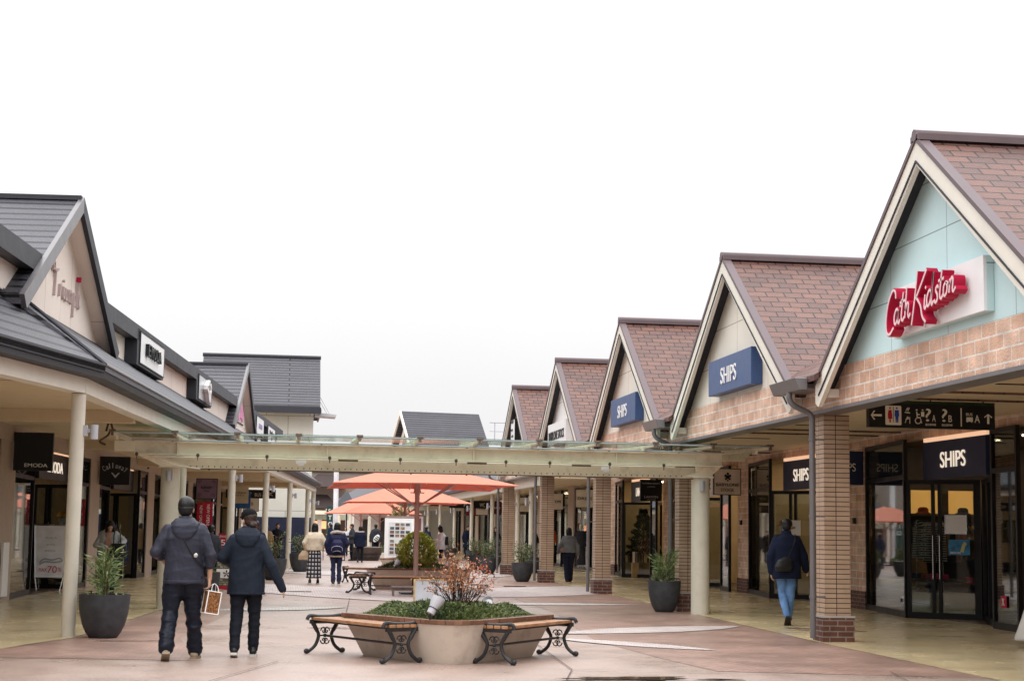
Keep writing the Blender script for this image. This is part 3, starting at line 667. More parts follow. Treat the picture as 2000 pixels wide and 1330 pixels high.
b = MB(); b.hexa(*slab2(.2, 26, .12, 8, 3.30, 3.36)); b.build('ceiling', M_soff, lb)
b = MB(); b.hexa(*slab2(1.5, 26, 3.3, 3.5, 0, 3.3)); b.build('shop_wall', M_lpier, lb)
for u0 in (2.5, 6.4, 11, 15.2, 20): b = MB(); b.hexa(*slab2(u0, u0+2.9, 3.24, 3.296, .1, 2.9)); b.build('shop_window', M_frame, lb)
for u in (9.2, 18.4):
    x, y, _ = W2(u, 0, 0); b = MB(); b.tube([(x, y, 0), (x, y, 3.15)], .093, 24); b.build('column', M_lcol, lb, smooth=True)
# left shopfronts
def left_unit(c, warm):
    f = lambda u, t: LW(c+u, t)[:2]
    b = LB(); b.box(-3.7, -3.15, c+1.65, c+2.85, 0, 3.0); b.build('wall_pier', M_lpier, lb)
    glazed(lb, f(-5.8, 3.22), f(-3.1, 3.42), 0, 3.0, 2.35)
    glazed(lb, f(-3.06, 3.46), f(-2.6, 4.35), 0, 3.0, 2.2)
    glazed(lb, f(-2.55, 4.38), f(.15, 4.38), 0, 3.0, 2.2, mull=(.5,))
    dr = glazed(lb, f(.18, 4.33), f(.0, 3.2), 0, 2.35, names=('shopfront_door', 'pane'), mull=(.22, .45, .52))
    b = MB(LMAT); b.tube([(-3.62, c-.02, .8), (-3.62, c-.02, 1.5)], .012, 6); b.tube([(-3.74, c-.0, .8), (-3.74, c-.0, 1.5)], .012, 6); b.build('door_handle', M_chrome, dr)
    glazed(lb, f(.03, 3.16), f(1.62, 3.2), 0, 3.0, 2.35)
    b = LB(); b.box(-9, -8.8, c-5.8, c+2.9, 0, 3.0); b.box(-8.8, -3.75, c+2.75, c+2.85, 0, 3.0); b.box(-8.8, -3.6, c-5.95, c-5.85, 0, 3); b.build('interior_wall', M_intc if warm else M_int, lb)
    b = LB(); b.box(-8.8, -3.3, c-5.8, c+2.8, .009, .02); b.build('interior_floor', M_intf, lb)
    b = LB()
    for u in (-4, -1, 1.6): b.box(-6, -5.7, c+u-.3, c+u+.3, 2.96, 2.996)
    b.build('ceiling_lamp', M_lamp, lb)
for c, w in ((7.3, False), (16.0, False), (24.7, True), (33.4, True), (42.1, True), (50.8, True)): left_unit(c, w)
b = LB(); b.box(-3.14, -3.10, 9.3, 9.75, .1, 1.1); b.build('notice', M_wsign, lb)

# grey tower at the end of the left block
tw = thing('tower', 'grey roofed tower with cream panelled walls behind the left arcade', 'tower', (-2, 82, 0))
b = MB(); b.box(-8, 1.22, 80.4, 86, 0, 7.3); b.build('wall', bricks('tower panels', (.56, .55, .50), (.54, .53, .48), (.3, .3, .28), 2.1, 1.15, .02, bump=.2, var=.05), tw)
b = MB(); b.hexa([(-4.3, 79.6, 7.12), (1.52, 79.6, 7.12), (1.52, 83.2, 9.8), (-4.3, 83.2, 9.8)], [(-4.3, 79.6, 7.35), (1.52, 79.6, 7.35), (1.52, 83.2, 10.05), (-4.3, 83.2, 10.05)])
b.hexa([(-4.3, 83.2, 9.8), (1.52, 83.2, 9.8), (1.52, 87, 7.12), (-4.3, 87, 7.12)], [(-4.3, 83.2, 10.05), (1.52, 83.2, 10.05), (1.52, 87, 7.35), (-4.3, 87, 7.35)]); rf = b.build('roof', M_slate, tw)
b = MB(); b.box(-4.3, 1.56, 79.5, 79.62, 6.98, 7.28); b.box(1.50, 1.58, 79.6, 87, 7.05, 7.2); b.tube([(-4.35, 83.2, 10.06), (1.55, 83.2, 10.06)], .1, 6); b.build('roof_trim', M_dtrim, rf)
b = MB(); b.hexa([(1.3, 80.6, 6.95), (2.3, 80.6, 6.9), (2.3, 82, 6.9), (1.3, 82, 6.95)], [(1.3, 80.6, 7.12), (2.35, 80.6, 7.02), (2.35, 82, 7.02), (1.3, 82, 7.12)]); b.tube([(1.5, 80.7, 7.9), (2.0, 80.7, 7.05)], .015, 5); b.tube([(1.5, 80.9, 7.7), (1.9, 80.9, 7.05)], .015, 5); b.build('side_awning', M_grey, tw)
b = MB(); b.box(-1.6, 1.24, 80.28, 80.4, 0.01, 2.0); tag(b.build('hoarding', mat('hoarding navy', (.012, .016, .04), .5)), 'navy blue hoarding panels at the foot of the grey tower', 'hoarding')
# grey roofed house far behind the canopy
M0 = Matrix.Translation((8.1, 120, 0)) @ Matrix.Rotation(R(12), 4, 'Z')
hs = thing('house', 'house with long grey slate roof in the distance above the glass canopy', 'house', (8.1, 120, 0))
b = MB(M0)
for g in (-1, 1): b.hexa([(0, 0, 9.95), (6.1, 0, 9.95), (6.1, g*4.5, 5.45), (0, g*4.5, 5.45)][::g], [(0, 0, 10.15), (6.1, 0, 10.15), (6.1, g*4.5, 5.65), (0, g*4.5, 5.65)][::g])
b.build('roof', M_slate, hs)
b = MB(M0); b.poly([(.5, -4.2, 5.4), (.5, 4.2, 5.4), (.5, 0, 9.6)], (.2, 0, 0)); b.box(.5, 6, -4, 4, 0, 5.4); b.build('wall', M_lwall, hs)
b = MB(M0); b.poly([(.40, -2.2, 5.4), (.40, 2.2, 5.4), (.40, 0, 8.7)], (.08, 0, 0)); b.build('gable_window', mat('teal window glass', (.06, .12, .13), .1), hs)
for g in (-1, 1):
    b = MB(M0); b.poly([(-.03, 0, 10.17), (-.03, g*4.5, 5.67), (-.03, g*4.5, 5.35), (-.03, 0, 9.85)], (.12, 0, 0)); b.build('barge_board', M_barge, hs)
b = MB(); 
for i in range(4): b.tube([(11.6+i*.9, 92, 6.6), (11.6+i*.9, 92, 7.6)], .03, 5)
b.tube([(11.3, 92, 7.6), (14.6, 92, 7.6)], .03, 5); b.tube([(11.3, 92, 7.1), (14.6, 92, 7.1)], .02, 5)
tag(b.build('roof_railing', M_grey), 'thin metal railing on a far roof left of the last brown gable', 'railing')

# ------------------------------------------------------------------ buildings closing the street
bb = thing('commercial_building', 'tall taupe building with dark awnings closing the street on the left', 'building', (3, 130, 0))
M_taupe = mat('taupe render', (.22, .18, .155), .8, .05); M_awn = mat('dark brown awning', (.05, .035, .033), .8, .1)
b = MB(); b.box(-9, 9.5, 130, 140, 2.9, 6.1); b.box(-9, 9.5, 134, 140, 0, 2.9); b.build('wall', M_taupe, bb)
b = MB(); b.box(-9.1, 9.6, 129.9, 130.0, 5.9, 6.15); b.build('parapet', M_dtrim, bb)
for x, z0, z1, w in ((3.0, 4.75, 5.75, 1.6), (2.7, 3.1, 4.15, 1.5)):
    b = MB(); b.hexa([(x-w, 128.6, z0), (x+w, 128.6, z0), (x+w, 130, z0), (x-w, 130, z0)], [(x-w*.35, 129.9, z1), (x+w*.35, 129.9, z1), (x+w*.35, 130, z1), (x-w*.35, 130, z1)]); b.build('awning', M_awn, bb)
b = MB(); b.box(5.9, 6.6, 129.8, 130, 4.4, 5.3); b.build('emblem_panel', M_black, bb)
b = MB(); b.tube([(6.25+.2*math.cos(a), 129.78, 4.85+.28*math.sin(a)) for a in np.linspace(0, 5.6, 12)], .05, 5); b.build('emblem', mat('gold', (.5, .33, .05), .4), bb)
for i in range(3): b = MB(); b.box(7+i*1.0, 7.85+i*1.0, 129.85, 129.98, 4.7, 5.4); b.build('window', M_wsign, bb)
b = MB(); b.box(-9, 9.5, 130, 130.3, 2.2, 2.9); b.build('shop_band', mat('pale green band', (.42, .44, .34), .7), bb)
for i, x in enumerate(np.arange(-8.5, 9, 2.2)):
    b = MB(); b.box(x, x+.35, 130, 130.3, 0, 2.2); b.build('wall_pier', M_lwall, bb)
b = MB(); b.box(1.6, 3.4, 131, 131.4, 1.5, 2.1); b.build('lit_display', emit('far warm display', (1, .42, .18), 1.0), bb)
b = MB(); b.box(-4, -1.2, 131, 131.4, .9, 2.0); b.build('lit_display', emit('far pale display', (1, .8, .6), 1.0), bb)
pv = thing('pavilion', 'low pavilion with dark slate roof and cream walls behind the umbrellas', 'building', (7, 112, 0))
b = MB(); b.hexa([(3.2, 112, 3.15), (14, 112, 3.15), (12, 118, 4.6), (5.6, 118, 4.6)], [(3.2, 112, 3.3), (14, 112, 3.3), (12, 118, 4.75), (5.6, 118, 4.75)]); b.build('roof', M_slate, pv)
b = MB(); b.box(3.5, 14, 112.1, 112.4, 2.85, 3.15); b.build('fascia', M_lcol, pv)
b = MB(); b.box(4.7, 9, 114, 118, 0, 2.85); b.build('wall', M_lwall, pv)
for x in (4.4, 5.7, 7.0, 8.3):
    b = MB(); b.tube([(x, 112.4, 0), (x, 112.4, 2.85)], .13, 12); b.build('column', M_lcol, pv, smooth=True)
b = MB(); b.box(5.3, 5.9, 113.96, 114, 0, 2.2); b.box(6.4, 7.5, 113.96, 114, 0, 2.3); b.build('doorway', M_intd, pv)
b = MB(); b.tube([(3.15, 104, 0), (3.1, 104, 6.6)], .16, 12); tag(b.build('tall_pole', mat('white pole paint', (.66, .66, .68), .5), smooth=True), 'tall white pole standing left of the umbrellas', 'pole')
sg = thing('banner_sign', 'dark green vertical banner with white letters on the far white pole', 'banner', (3.0, 103.4, 0))
b = MB(); b.box(2.55, 2.95, 103.3, 103.4, .8, 2.9); b.build('panel', mat('bottle green', (.015, .05, .045), .5), sg)
b = MB(); 
for i, ch in enumerate('STO'): text(b, ch, (2.66, 103.29, 2.45-i*.4), (1, 0, 0), (0, 0, 1), h=.26, depth=.02)
b.build('lettering', M_lettlit if False else M_wsign, sg)
b = MB(); b.box(-12, 9, 122, 122.3, 2.55, 2.75); b.box(-12, 9, 124, 124.2, 2.75, 2.85)
for x in np.arange(-12, 9, 1.5): b.box(x, x+.08, 121.4, 124.4, 2.86, 2.96)
for x in (-8, -2.4, 3.9): b.tube([(x, 122.2, 0), (x, 122.2, 2.55)], .16, 12)
tag(b.build('far_canopy', M_steelw), 'second cream steel canopy crossing at the far end of the street', 'canopy')

bh = thing('unseen_shop_row', 'unseen low shop row added behind the viewpoint to darken reflections in the shop glass', 'shop building', (2, -24, 0))  # out of view, added so the door glass mirrors less bright sky
b = MB(); b.box(-22, 28, -30, -24, 0, 4.6); b.build('wall', M_lwall, bh)
b = MB(); b.hexa([(-23, -23, 4.3), (29, -23, 4.3), (29, -30, 8.2), (-23, -30, 8.2)], [(-23, -23, 4.5), (29, -23, 4.5), (29, -30, 8.4), (-23, -30, 8.4)]); b.build('roof', M_slate, bh)
for x in np.arange(-20, 27, 4.2):
    b = MB(); b.box(x, x+3.2, -23.99, -23.9, .1, 3.1); b.build('shop_window', M_frame, bh)
# ------------------------------------------------------------------ near glass canopy across the street
gc = thing('glass_canopy', 'cream steel and glass canopy spanning the street on two round columns', 'canopy', (2.8, 29.6, 0))
def ibeam(x0, x1, y, z0, z1, w=.11, par=gc, nm='beam', mt=M_steelw):
    b = MB(); b.box(x0, x1, y-.012, y+.012, z0+.02, z1-.02); b.box(x0, x1, y-w, y+w, z1-.02, z1); b.box(x0, x1, y-w, y+w, z0, z0+.02)
    for x in np.arange(x0+.75, x1, 2.62): b.box(x-.008, x+.008, y-w*.9, y+w*.9, z0+.021, z1-.021)
    for x in (x0+.5, x1-.5):
        for i in range(3):
            b.ell((x, y-.014, z0+.06+i*.05), (.016, .012, .016), 8, 5)
    return b.build(nm, mt, par)
bm = ibeam(-2.66, 7.94, 29.45, 2.69, 2.93); ibeam(-2.66, 7.94, 31.2, 2.69, 2.93)
b = MB(); b.box(-2.05, 7.55, 29.72, 29.75, 2.50, 2.68); b.box(-2.05, 7.55, 29.66, 29.81, 2.48, 2.50); lo = b.build('lower_beam', M_steelw, gc)
for x in np.arange(-1.9, 7.5, .105): b = MB(); b.ell((x, 29.66, 2.512), (.011, .014, .013), 6, 4); b.build('rivet', M_stem, lo)
for x, y in ((-2.05, 29.9), (7.575, 29.6)):
    b = MB(); b.tube([(x, y, 0), (x, y, 2.49)], .168, 32); cl = b.build('column', M_steelw if False else M_lcol, gc, smooth=True)
    b = MB(); b.box(x-.2, x+.2, y-.2, y+.2, 2.485, 2.51); b.box(x-.08, x+.10, y-.08, y+.08, 2.51, 2.70); b.build('column_head', M_steelw, cl)
    b = MB(); b.tube([(x-.02, y-.20, 2.24), (x-.02, y-.20, 2.42)], .045, 14); b.box(x+.03, x+.05, y-.2, y-.16, 2.26, 2.42); b.build('wall_lamp', M_grey, cl, smooth=True)
for x0, x1 in ((-2.05, -2.62), (7.58, 7.94)):
    g = 1 if x1 > x0 else -1
    b = MB(); b.poly([(x0-g*.35, 29.5, 2.50), (x0+g*.15, 29.5, 2.50), (x1, 29.5, 2.69), (x1-g*.35, 29.5, 2.69), (x0-g*.05, 29.5, 2.60)], (0, .06, 0)); b.build('gusset', M_steelw, gc)
b = MB(); b.box(7.94, 8.12, 29.38, 29.5, 2.80, 2.92); b.hexa([(8.12, 29.38, 2.80), (8.34, 29.38, 2.80), (8.34, 29.5, 2.80), (8.12, 29.5, 2.80)], [(8.12, 29.38, 2.92), (8.50, 29.38, 2.98), (8.50, 29.5, 2.98), (8.12, 29.5, 2.92)])
b.build('rusty_bracket', mat('rust streaked paint', (.56, .50, .36), .6, .1, dirt=1, dcol=(.35, .14, .03), dscale=9), gc)
b = MB(); b.box(-3.0, -2.66, 29.38, 29.5, 2.74, 2.92); b.build('end_bracket', M_steelw, gc)
# rafters and glass
b = MB(); c2 = MB()
for i, x in enumerate(np.arange(-2.95, 8.6, 1.047)):
    b.hexa([(x-.035, 28.5, 2.985), (x+.035, 28.5, 2.985), (x+.035, 31.7, 3.02), (x-.035, 31.7, 3.02)], [(x-.035, 28.5, 3.02), (x+.035, 28.5, 3.02), (x+.035, 31.7, 3.10), (x-.035, 31.7, 3.10)])
    b.hexa([(x-.02, 29.35, 2.93), (x+.02, 29.35, 2.93), (x+.02, 29.55, 2.93), (x-.02, 29.55, 2.93)], [(x-.02, 29.3, 3.0), (x+.02, 29.3, 3.0), (x+.02, 29.6, 3.0), (x-.02, 29.6, 3.0)])
    c2 = MB(); c2.box(x-.055, x+.055, 28.42, 28.52, 3.03, 3.065); c2.box(x-.02, x+.02, 28.43, 28.50, 2.96, 3.03); c2.build('glass_clip', mat('weathered clip', (.16, .12, .09), .5), gc)
b.build('rafter', M_steelw, gc)
b = MB()
for i, x in enumerate(np.arange(-2.95, 8.3, 1.047)):
    b.hexa([(x+.012, 28.40, 3.035), (x+1.035, 28.40, 3.035), (x+1.035, 31.8, 3.115), (x+.012, 31.8, 3.115)], [(x+.012, 28.40, 3.047), (x+1.035, 28.40, 3.047), (x+1.035, 31.8, 3.127), (x+.012, 31.8, 3.127)])
b.build('roof_glass', M_cglass, gc)
b = MB(); b.tube([(-2.95, 28.45, 3.02), (8.55, 28.45, 3.02)], .014, 6); b.tube([(-2.7, 29.30, 2.945), (7.95, 29.30, 2.945)], .014, 6); b.build('edge_rail', M_grey, gc)
b = MB(); b.tube([(-2.3, 29.25, 2.65), (7.0, 29.25, 2.66)], .013, 6); b.tube([(-2.3, 29.28, 2.63), (-1.9, 29.3, 2.5), (-1.5, 29.3, 2.455)], .012, 6)
lt = b.build('neon_tube', mat('pale neon tube', (.72, .62, .52), .4), gc)
b = MB(); b.tube([(-1.5, 29.3, 2.455), (7.4, 29.45, 2.46)], .010, 6)
xs = [-2.6, -1.55, -.35, .75, 2.0, 3.0, 3.9, 4.7, 5.8, 6.8]
for x in xs: b.ell((x, 29.24, 2.69), (.03, .03, .035), 6, 4); b.tube([(x, 29.24, 2.6), (x, 29.24, 2.72)], .008, 5); b.ell((x+.2, 29.32, 2.45), (.022, .022, .02), 6, 4)
for x in (.9, 3.2, 5.1): b.tube([(x, 29.23, 2.652), (x+.35, 29.23, 2.652)], .018, 6)
for x in np.arange(-2, 7.9, 1.3): b.ell((x, 29.33, 2.94), (.022, .022, .02), 6, 4)
b.build('cable_clip', M_stem, lt)
b = MB()
for x in (.25, 5.75): b.box(x-.09, x+.09, 29.3, 29.42, 2.585, 2.645); b.box(x-.05, x+.05, 29.32, 29.40, 2.55, 2.585)
b.build('floodlight', M_wsign, gc)
b = MB(); b.tube([(-3.05, 28.9, 3.28), (-2.98, 28.9, 3.05)], .02, 6); b.tube([(-3.05, 28.9, 3.28), (-3.1, 28.9, 3.05)], .02, 6); b.box(-3.16, -2.92, 28.8, 29.0, 3.27, 3.295); b.tube(smooth_pts([(-3.03, 28.9, 3.08), (-3.07, 28.9, 2.98), (-3.2, 28.9, 2.88), (-3.1, 28.9, 2.82)], 4), .02, 6); b.build('roof_hanger', M_stem, gc)
# ------------------------------------------------------------------ signs
Z = Vector((0, 0, 1)); RX = Vector((1, 0, 0)); RY = Vector((0, -1, 0))
def obox(mb, org, r, w, h, th, d0=0):
    """box with its front lower-left corner at org, front normal r x Z; th is depth behind the front"""
    o = Vector(org); r = Vector(r); n = r.cross(Z); a = o+n*d0; q = [a-n*th, a-n*th+r*w, a+r*w, a]
    mb.hexa([tuple(p) for p in q][::-1], [tuple(p+Z*h) for p in q][::-1])
def sign(name, label, cat, org, r, w, h, th, pm, em=None, group=None, tx=(), lm=None, draw=None, backm=None, bevel=0):
    root = thing(name, label, cat, tuple(Vector(org)+Vector(r)*w/2), group=group)
    b = MB(); obox(b, org, r, w, h, th); b.build('panel', pm, root, bevel=bevel)
    n = Vector(r).cross(Z)
    if em is not None:
        b = MB(); t = .02
        for (u0, v0, ww, hh) in ((-t, -t, w+2*t, t), (-t, h, w+2*t, t), (-t, 0, t, h), (w, 0, t, h)):
            obox(b, Vector(org)+Vector(r)*u0+Z*v0+n*.006, r, ww, hh, th+.012)
        b.build('frame', em, root)
    if tx or draw:
        b = MB()
        for s, u, v, hh, ww, al in tx: text(b, s, Vector(org)+Vector(r)*u*w+Z*v*h+n*.003, r, Z, h=hh*h, w=(ww*w if ww else None), depth=.012, align=al)
        if draw: draw(b, Vector(org)+n*.003, Vector(r))
        b.build('lettering', lm or M_lett, root)
    return root
# script letters drawn as strokes
SC = {
 'C': [[(.85, .78), (.78, .98), (.55, 1.02), (.25, .7), (.12, .25), (.2, -.12), (.45, -.2), (.72, -.05)]],
 'a': [[(.42, .42), (.25, .5), (.08, .3), (.08, .08), (.2, 0), (.36, .15), (.42, .45), (.4, .1), (.5, 0), (.6, .1)]],
 't': [[(.28, .95), (.18, .4), (.16, .1), (.28, 0), (.42, .1)], [(.0, .62), (.45, .66)]],
 'h': [[(.2, 1.0), (.1, 0)], [(.12, .25), (.28, .48), (.4, .42), (.38, .12), (.46, 0), (.58, .1)]],
 'K': [[(.3, 1.15), (.2, .5), (.02, -.25)], [(.95, 1.1), (.6, .75), (.25, .42)], [(.3, .45), (.6, .2), (.75, -.1), (1.0, -.28)]],
 'i': [[(.14, .48), (.1, .1), (.18, 0), (.3, .1)], [(.15, .68), (.2, .74)]],
 'd': [[(.42, .42), (.25, .5), (.08, .3), (.08, .08), (.2, 0), (.36, .15), (.46, .5), (.56, 1.05), (.44, .2), (.5, 0), (.62, .1)]],
 's': [[(.38, .45), (.25, .52), (.14, .4), (.28, .22), (.3, .06), (.15, -.02), (.02, .08)]],
 'o': [[(.28, .5), (.1, .38), (.07, .12), (.2, 0), (.38, .12), (.4, .36), (.28, .5), (.5, .42)]],
 'n': [[(.1, .48), (.05, 0)], [(.08, .28), (.24, .5), (.36, .42), (.34, .1), (.42, 0), (.6, .12)]],
 'T': [[(.0, .98), (.1, 1.15), (.28, 1.12), (.26, .9), (.1, .88), (.06, 1.02)], [(.26, .92), (.6, .86), (.95, .98)], [(.55, .86), (.5, .4), (.42, -.1)]],
 'r': [[(.08, .48), (.05, 0)], [(.07, .28), (.18, .46), (.32, .46)]],
 'u': [[(.08, .48), (.06, .12), (.16, 0), (.34, .14), (.38, .48), (.36, .1), (.46, 0)]],
 'm': [[(.08, .48), (.05, 0)], [(.08, .28), (.2, .5), (.3, .4), (.27, 0)], [(.3, .28), (.42, .5), (.52, .4), (.5, .05), (.58, 0)]],
 'p': [[(.1, .5), (.02, -.5)], [(.1, .3), (.25, .5), (.4, .36), (.34, .06), (.18, 0), (.08, .1)]],
}
def script(mb, items, org, r, scale, w, depth, sh=0):
    for ch, x, y, k in items:
        for st in SC[ch]:
            pts = [(x+(px+sh*py)*k, y+py*k) for px, py in st]
            stroke(mb, smooth_pts(pts, 5) if len(pts) > 2 else pts, w*(1 if k < .6 else 1.25), depth, org, r, Z, scale)
# raspberry script sign on the aqua gable
ck = thing('shop_sign', 'white panel with raspberry red script lettering on the aqua gable', 'shop sign', (7.3, 17.8, 3.8))
b = MB(); obox(b, (7.22, 18.90, 3.83), RY, 2.64, .59, .035); b.build('panel', M_wsign, ck)
b = MB(); obox(b, (7.256, 18.90, 3.83), RY, 2.64, .59, .08); b.build('panel_back', M_aqua, ck)
b = MB()
its = [('C', 0, 0, .50), ('a', .36, .02, .42), ('t', .60, .04, .42), ('h', .76, .06, .42), ('K', 1.06, .06, .52), ('i', 1.48, .10, .40), ('d', 1.58, .12, .42), ('s', 1.86, .14, .40), ('t', 2.00, .16, .40), ('o', 2.16, .18, .36), ('n', 2.36, .20, .38)]
o_ = Vector((7.215, 18.72, 3.92))
script(b, its, o_-Vector((.03, 0, 0)), RY, .82, .056, .13, .12); b.build('lettering', M_red, ck)
b = MB(); script(b, its, o_-Vector((.162, 0, 0)), RY, .82, .030, .006, .12); b.build('letter_face', mat('pale pink letter face', (.72, .50, .52), .4), ck)
for i, (y0, w) in enumerate(((27.4, 2.62), (36.0, 2.6))):
    sign('shop_sign', ['navy box sign with five thin white capitals on the second gable', 'smaller blue box sign with white capitals on the third gable'][i], 'shop sign', (7.15, y0, 3.80), RY, w, .59, .185, M_navy2, None, 'shop name signs on the right gables', [('SHIPS', .5, .24, .46, .36, 'C')], M_wsign, bevel=.01)
sign('shop_sign', 'white box sign with narrow black serif letters on the fourth gable', 'shop sign', (7.15, 44.9, 3.82), RY, 2.9, .57, .185, M_wsign, None, 'shop name signs on the right gables', [('BABYLONE STOCK', .5, .2, .42, .86, 'C')], M_blackl)
def vbars(b, o, r):
    for i, (u, v, w, h) in enumerate(((.1, .95, .5, .09), (.1, .7, .35, .07), (.2, .5, .4, .07), (.1, .32, .3, .07))): obox(b, o+r*u+Z*v, r, w, h, .01, .012)
sign('shop_sign', 'narrow upright black sign with white bars on the farthest brown gable', 'shop sign', (7.12, 52.3, 3.95), RY, .9, 1.05, .21, M_wsign, M_black, None, (), M_blackl, vbars)
# fascia signs over the shop doors
for i, c in enumerate((28.9, 37.4, 45.9, 54.4)):
    nm = [('SHIPS', M_navy, 'navy fascia sign with white letters over the nearest right shop door'), ('SHIPS', M_navy, 'navy fascia sign with white letters above the man in jeans'),
          ('BABYLONE', M_wsign, 'pale fascia sign over the shop door behind the canopy column'), ('LANVIN', M_dtrim, 'dark grey fascia sign beside the black blade sign near the window tree')][i]
    s = sign('fascia_sign', nm[2], 'shop sign', (11.46, c-.35, 2.50), RY, 2.7, .66, .08, nm[1], None, 'fascia signs over the right shop doors', [(nm[0], .5, .28, .42, .40, 'C')], M_lettlit if i != 2 else M_blackl)
    b = MB(); obox(b, (11.47, c-.35, 3.175), RY, 2.7, .07, .06); b.build('lit_strip', M_strip, s)
# blade signs on the right
def emblem(b, o, r):
    c = o+r*.35+Z*.44; n = r.cross(Z)
    for dx, dz, rr in ((0, 0, .05), (-.055, .03, .035), (.055, .03, .035), (0, .085, .032), (-.05, -.05, .028), (.05, -.05, .028), (0, -.09, .022)):
        p = c+r*dx+Z*dz+n*.004; b.ell(tuple(p), (rr, .006, rr), 10, 5)
sign('blade_sign', 'navy blade sign partly hidden behind the nearest brick pillar', 'blade sign', (10.93, 32.1, 2.50), RX, .68, .68, .10, M_navy, None, 'blade signs hanging in the right arcade', [('SHIPS', .45, .40, .24, .62, 'C')])
sign('blade_sign', 'white blade sign with pinkish painted shade and black emblem beside the right canopy column', 'blade sign', (10.78, 40.7, 2.48), RX, .68, .64, .08, mat('shade toned white sign', (.66, .54, .48), .5), M_black, 'blade signs hanging in the right arcade', [('BABYLONE', .5, .32, .12, .86, 'C'), ('STOCK', .5, .12, .12, .5, 'C')], M_blackl, emblem)  # a white panel; its pinkish shade under the arcade is put into the colour
sign('blade_sign', 'black blade sign with faint grey lettering above the window tree', 'blade sign', (10.8, 49.6, 2.46), RX, .68, .66, .10, M_black, None, 'blade signs hanging in the right arcade', [('KATHARINE HAMNETT', .5, .78, .07, .8, 'C'), ('LONDON', .5, .64, .06, .35, 'C'), ('LANVIN', .5, .14, .11, .62, 'C'), ('COLLECTION', .5, .05, .04, .4, 'C')], M_grey)
for i, (y, t_, lab, pm) in enumerate(((61.2, 'DRESS', 'pale blade sign with a black frame left of the third round pillar', M_lett), (68.2, 'TES HOME', 'pale blade sign behind the woman in the grey top', M_lett), (77.0, 'AS KNOW AS', 'pale blade sign behind the farthest brick pillars', M_lett), (88, 'Kate', 'maroon blade sign far down the right arcade', mat('maroon sign', (.09, .012, .025), .5)), (99, '', 'small red blade sign behind the farthest round columns', mat('dull red sign', (.22, .02, .03), .5)), (94, 'OUTLET', 'cream blade sign beyond the umbrellas', M_lett))):
    sign('blade_sign', lab, 'blade sign', (10.85, y, 2.42), RX, .68, .66, .1, pm, M_black, 'blade signs hanging in the right arcade', [(t_, .5, .42, .16, .8, 'C')] if t_ else (), M_blackl if i in (0, 1, 2, 5) else M_wsign)
# hanging direction board, right
nb = thing('direction_sign', 'black hanging direction board with arrows, toilet pictograms and BUS A', 'direction sign', (9.2, 22.6, 3.0))
ox, oy, oz, W_, H_ = 8.27, 22.6, 3.02, 1.90, .345
b = MB(); b.box(ox, ox+W_, oy, oy+.12, oz, oz+H_); b.build('panel', M_black, nb)
b = MB(); b.box(ox, ox+W_, oy-.002, oy+.122, oz+H_, oz+H_+.045); b.build('top_rail', mat('mossy green rail', (.018, .035, .015), .6, .4, scale=12), nb)
b = MB()
for x in (.15, .95, 1.75): b.tube([(ox+x, oy+.06, oz+H_+.04), (ox+x, oy+.06, 3.46)], .012, 8)
b.build('hanger_rod', M_iron, nb)
def P_(u, v): return (ox+u*W_, oy-.004, oz+v*H_)
def flat(mb, pts, d=.006): mb.poly([(ox+u*W_, oy-.001, oz+v*H_) for u, v in pts], (0, -d, 0))
def disc(mb, u, v, ru, d=.006, n=14, k=1.0): flat(mb, [(u+ru*math.cos(2*PI*i/n), v+ru*k*W_/H_*math.sin(2*PI*i/n)) for i in range(n)], d)
b = MB()
def arrow(mb, u, v, L, ang):
    S = W_/H_
    def rot(p): a = math.cos(ang)*p[0]-math.sin(ang)*p[1]; c_ = math.sin(ang)*p[0]+math.cos(ang)*p[1]; return (u+a, v+c_*S)
    t = .008
    flat(mb, [rot(p) for p in ((-L, -t), (L*.8, -t), (L*.8, t), (-L, t))])
    for s in (1, -1): flat(mb, [rot(p) for p in ((L, 0), (L*.85, 0.0), (L*.2, s*L*.72), (L*.42, s*L*.82))], .008)
arrow(b, .055, .49, .043, PI); arrow(b, .945, .45, .038, PI/2)
# wheelchair
S = W_/H_
ring = [(.385+.022*math.cos(a), .30+.022*S*math.sin(a)) for a in np.linspace(R(100), R(380), 16)]
for p, q_ in zip(ring, ring[1:]):
    d = Vector((q_[0]-p[0], (q_[1]-p[1])/S)); n = Vector((-d.y, d.x)).normalized()*.003
    flat(b, [(p[0]-n.x, p[1]-n.y*S), (q_[0]-n.x, q_[1]-n.y*S), (q_[0]+n.x, q_[1]+n.y*S), (p[0]+n.x, p[1]+n.y*S)])
disc(b, .375, .75, .0065); flat(b, [(.371, .68), (.379, .68), (.383, .42), (.375, .42)]); flat(b, [(.376, .46), (.405, .46), (.405, .40), (.376, .40)]); flat(b, [(.398, .44), (.405, .44), (.417, .2), (.410, .2)]); flat(b, [(.378, .6), (.398, .58), (.398, .53), (.378, .55)])
disc(b, .422, .75, .006); flat(b, [(.410, .68), (.434, .68), (.434, .48), (.410, .48)])
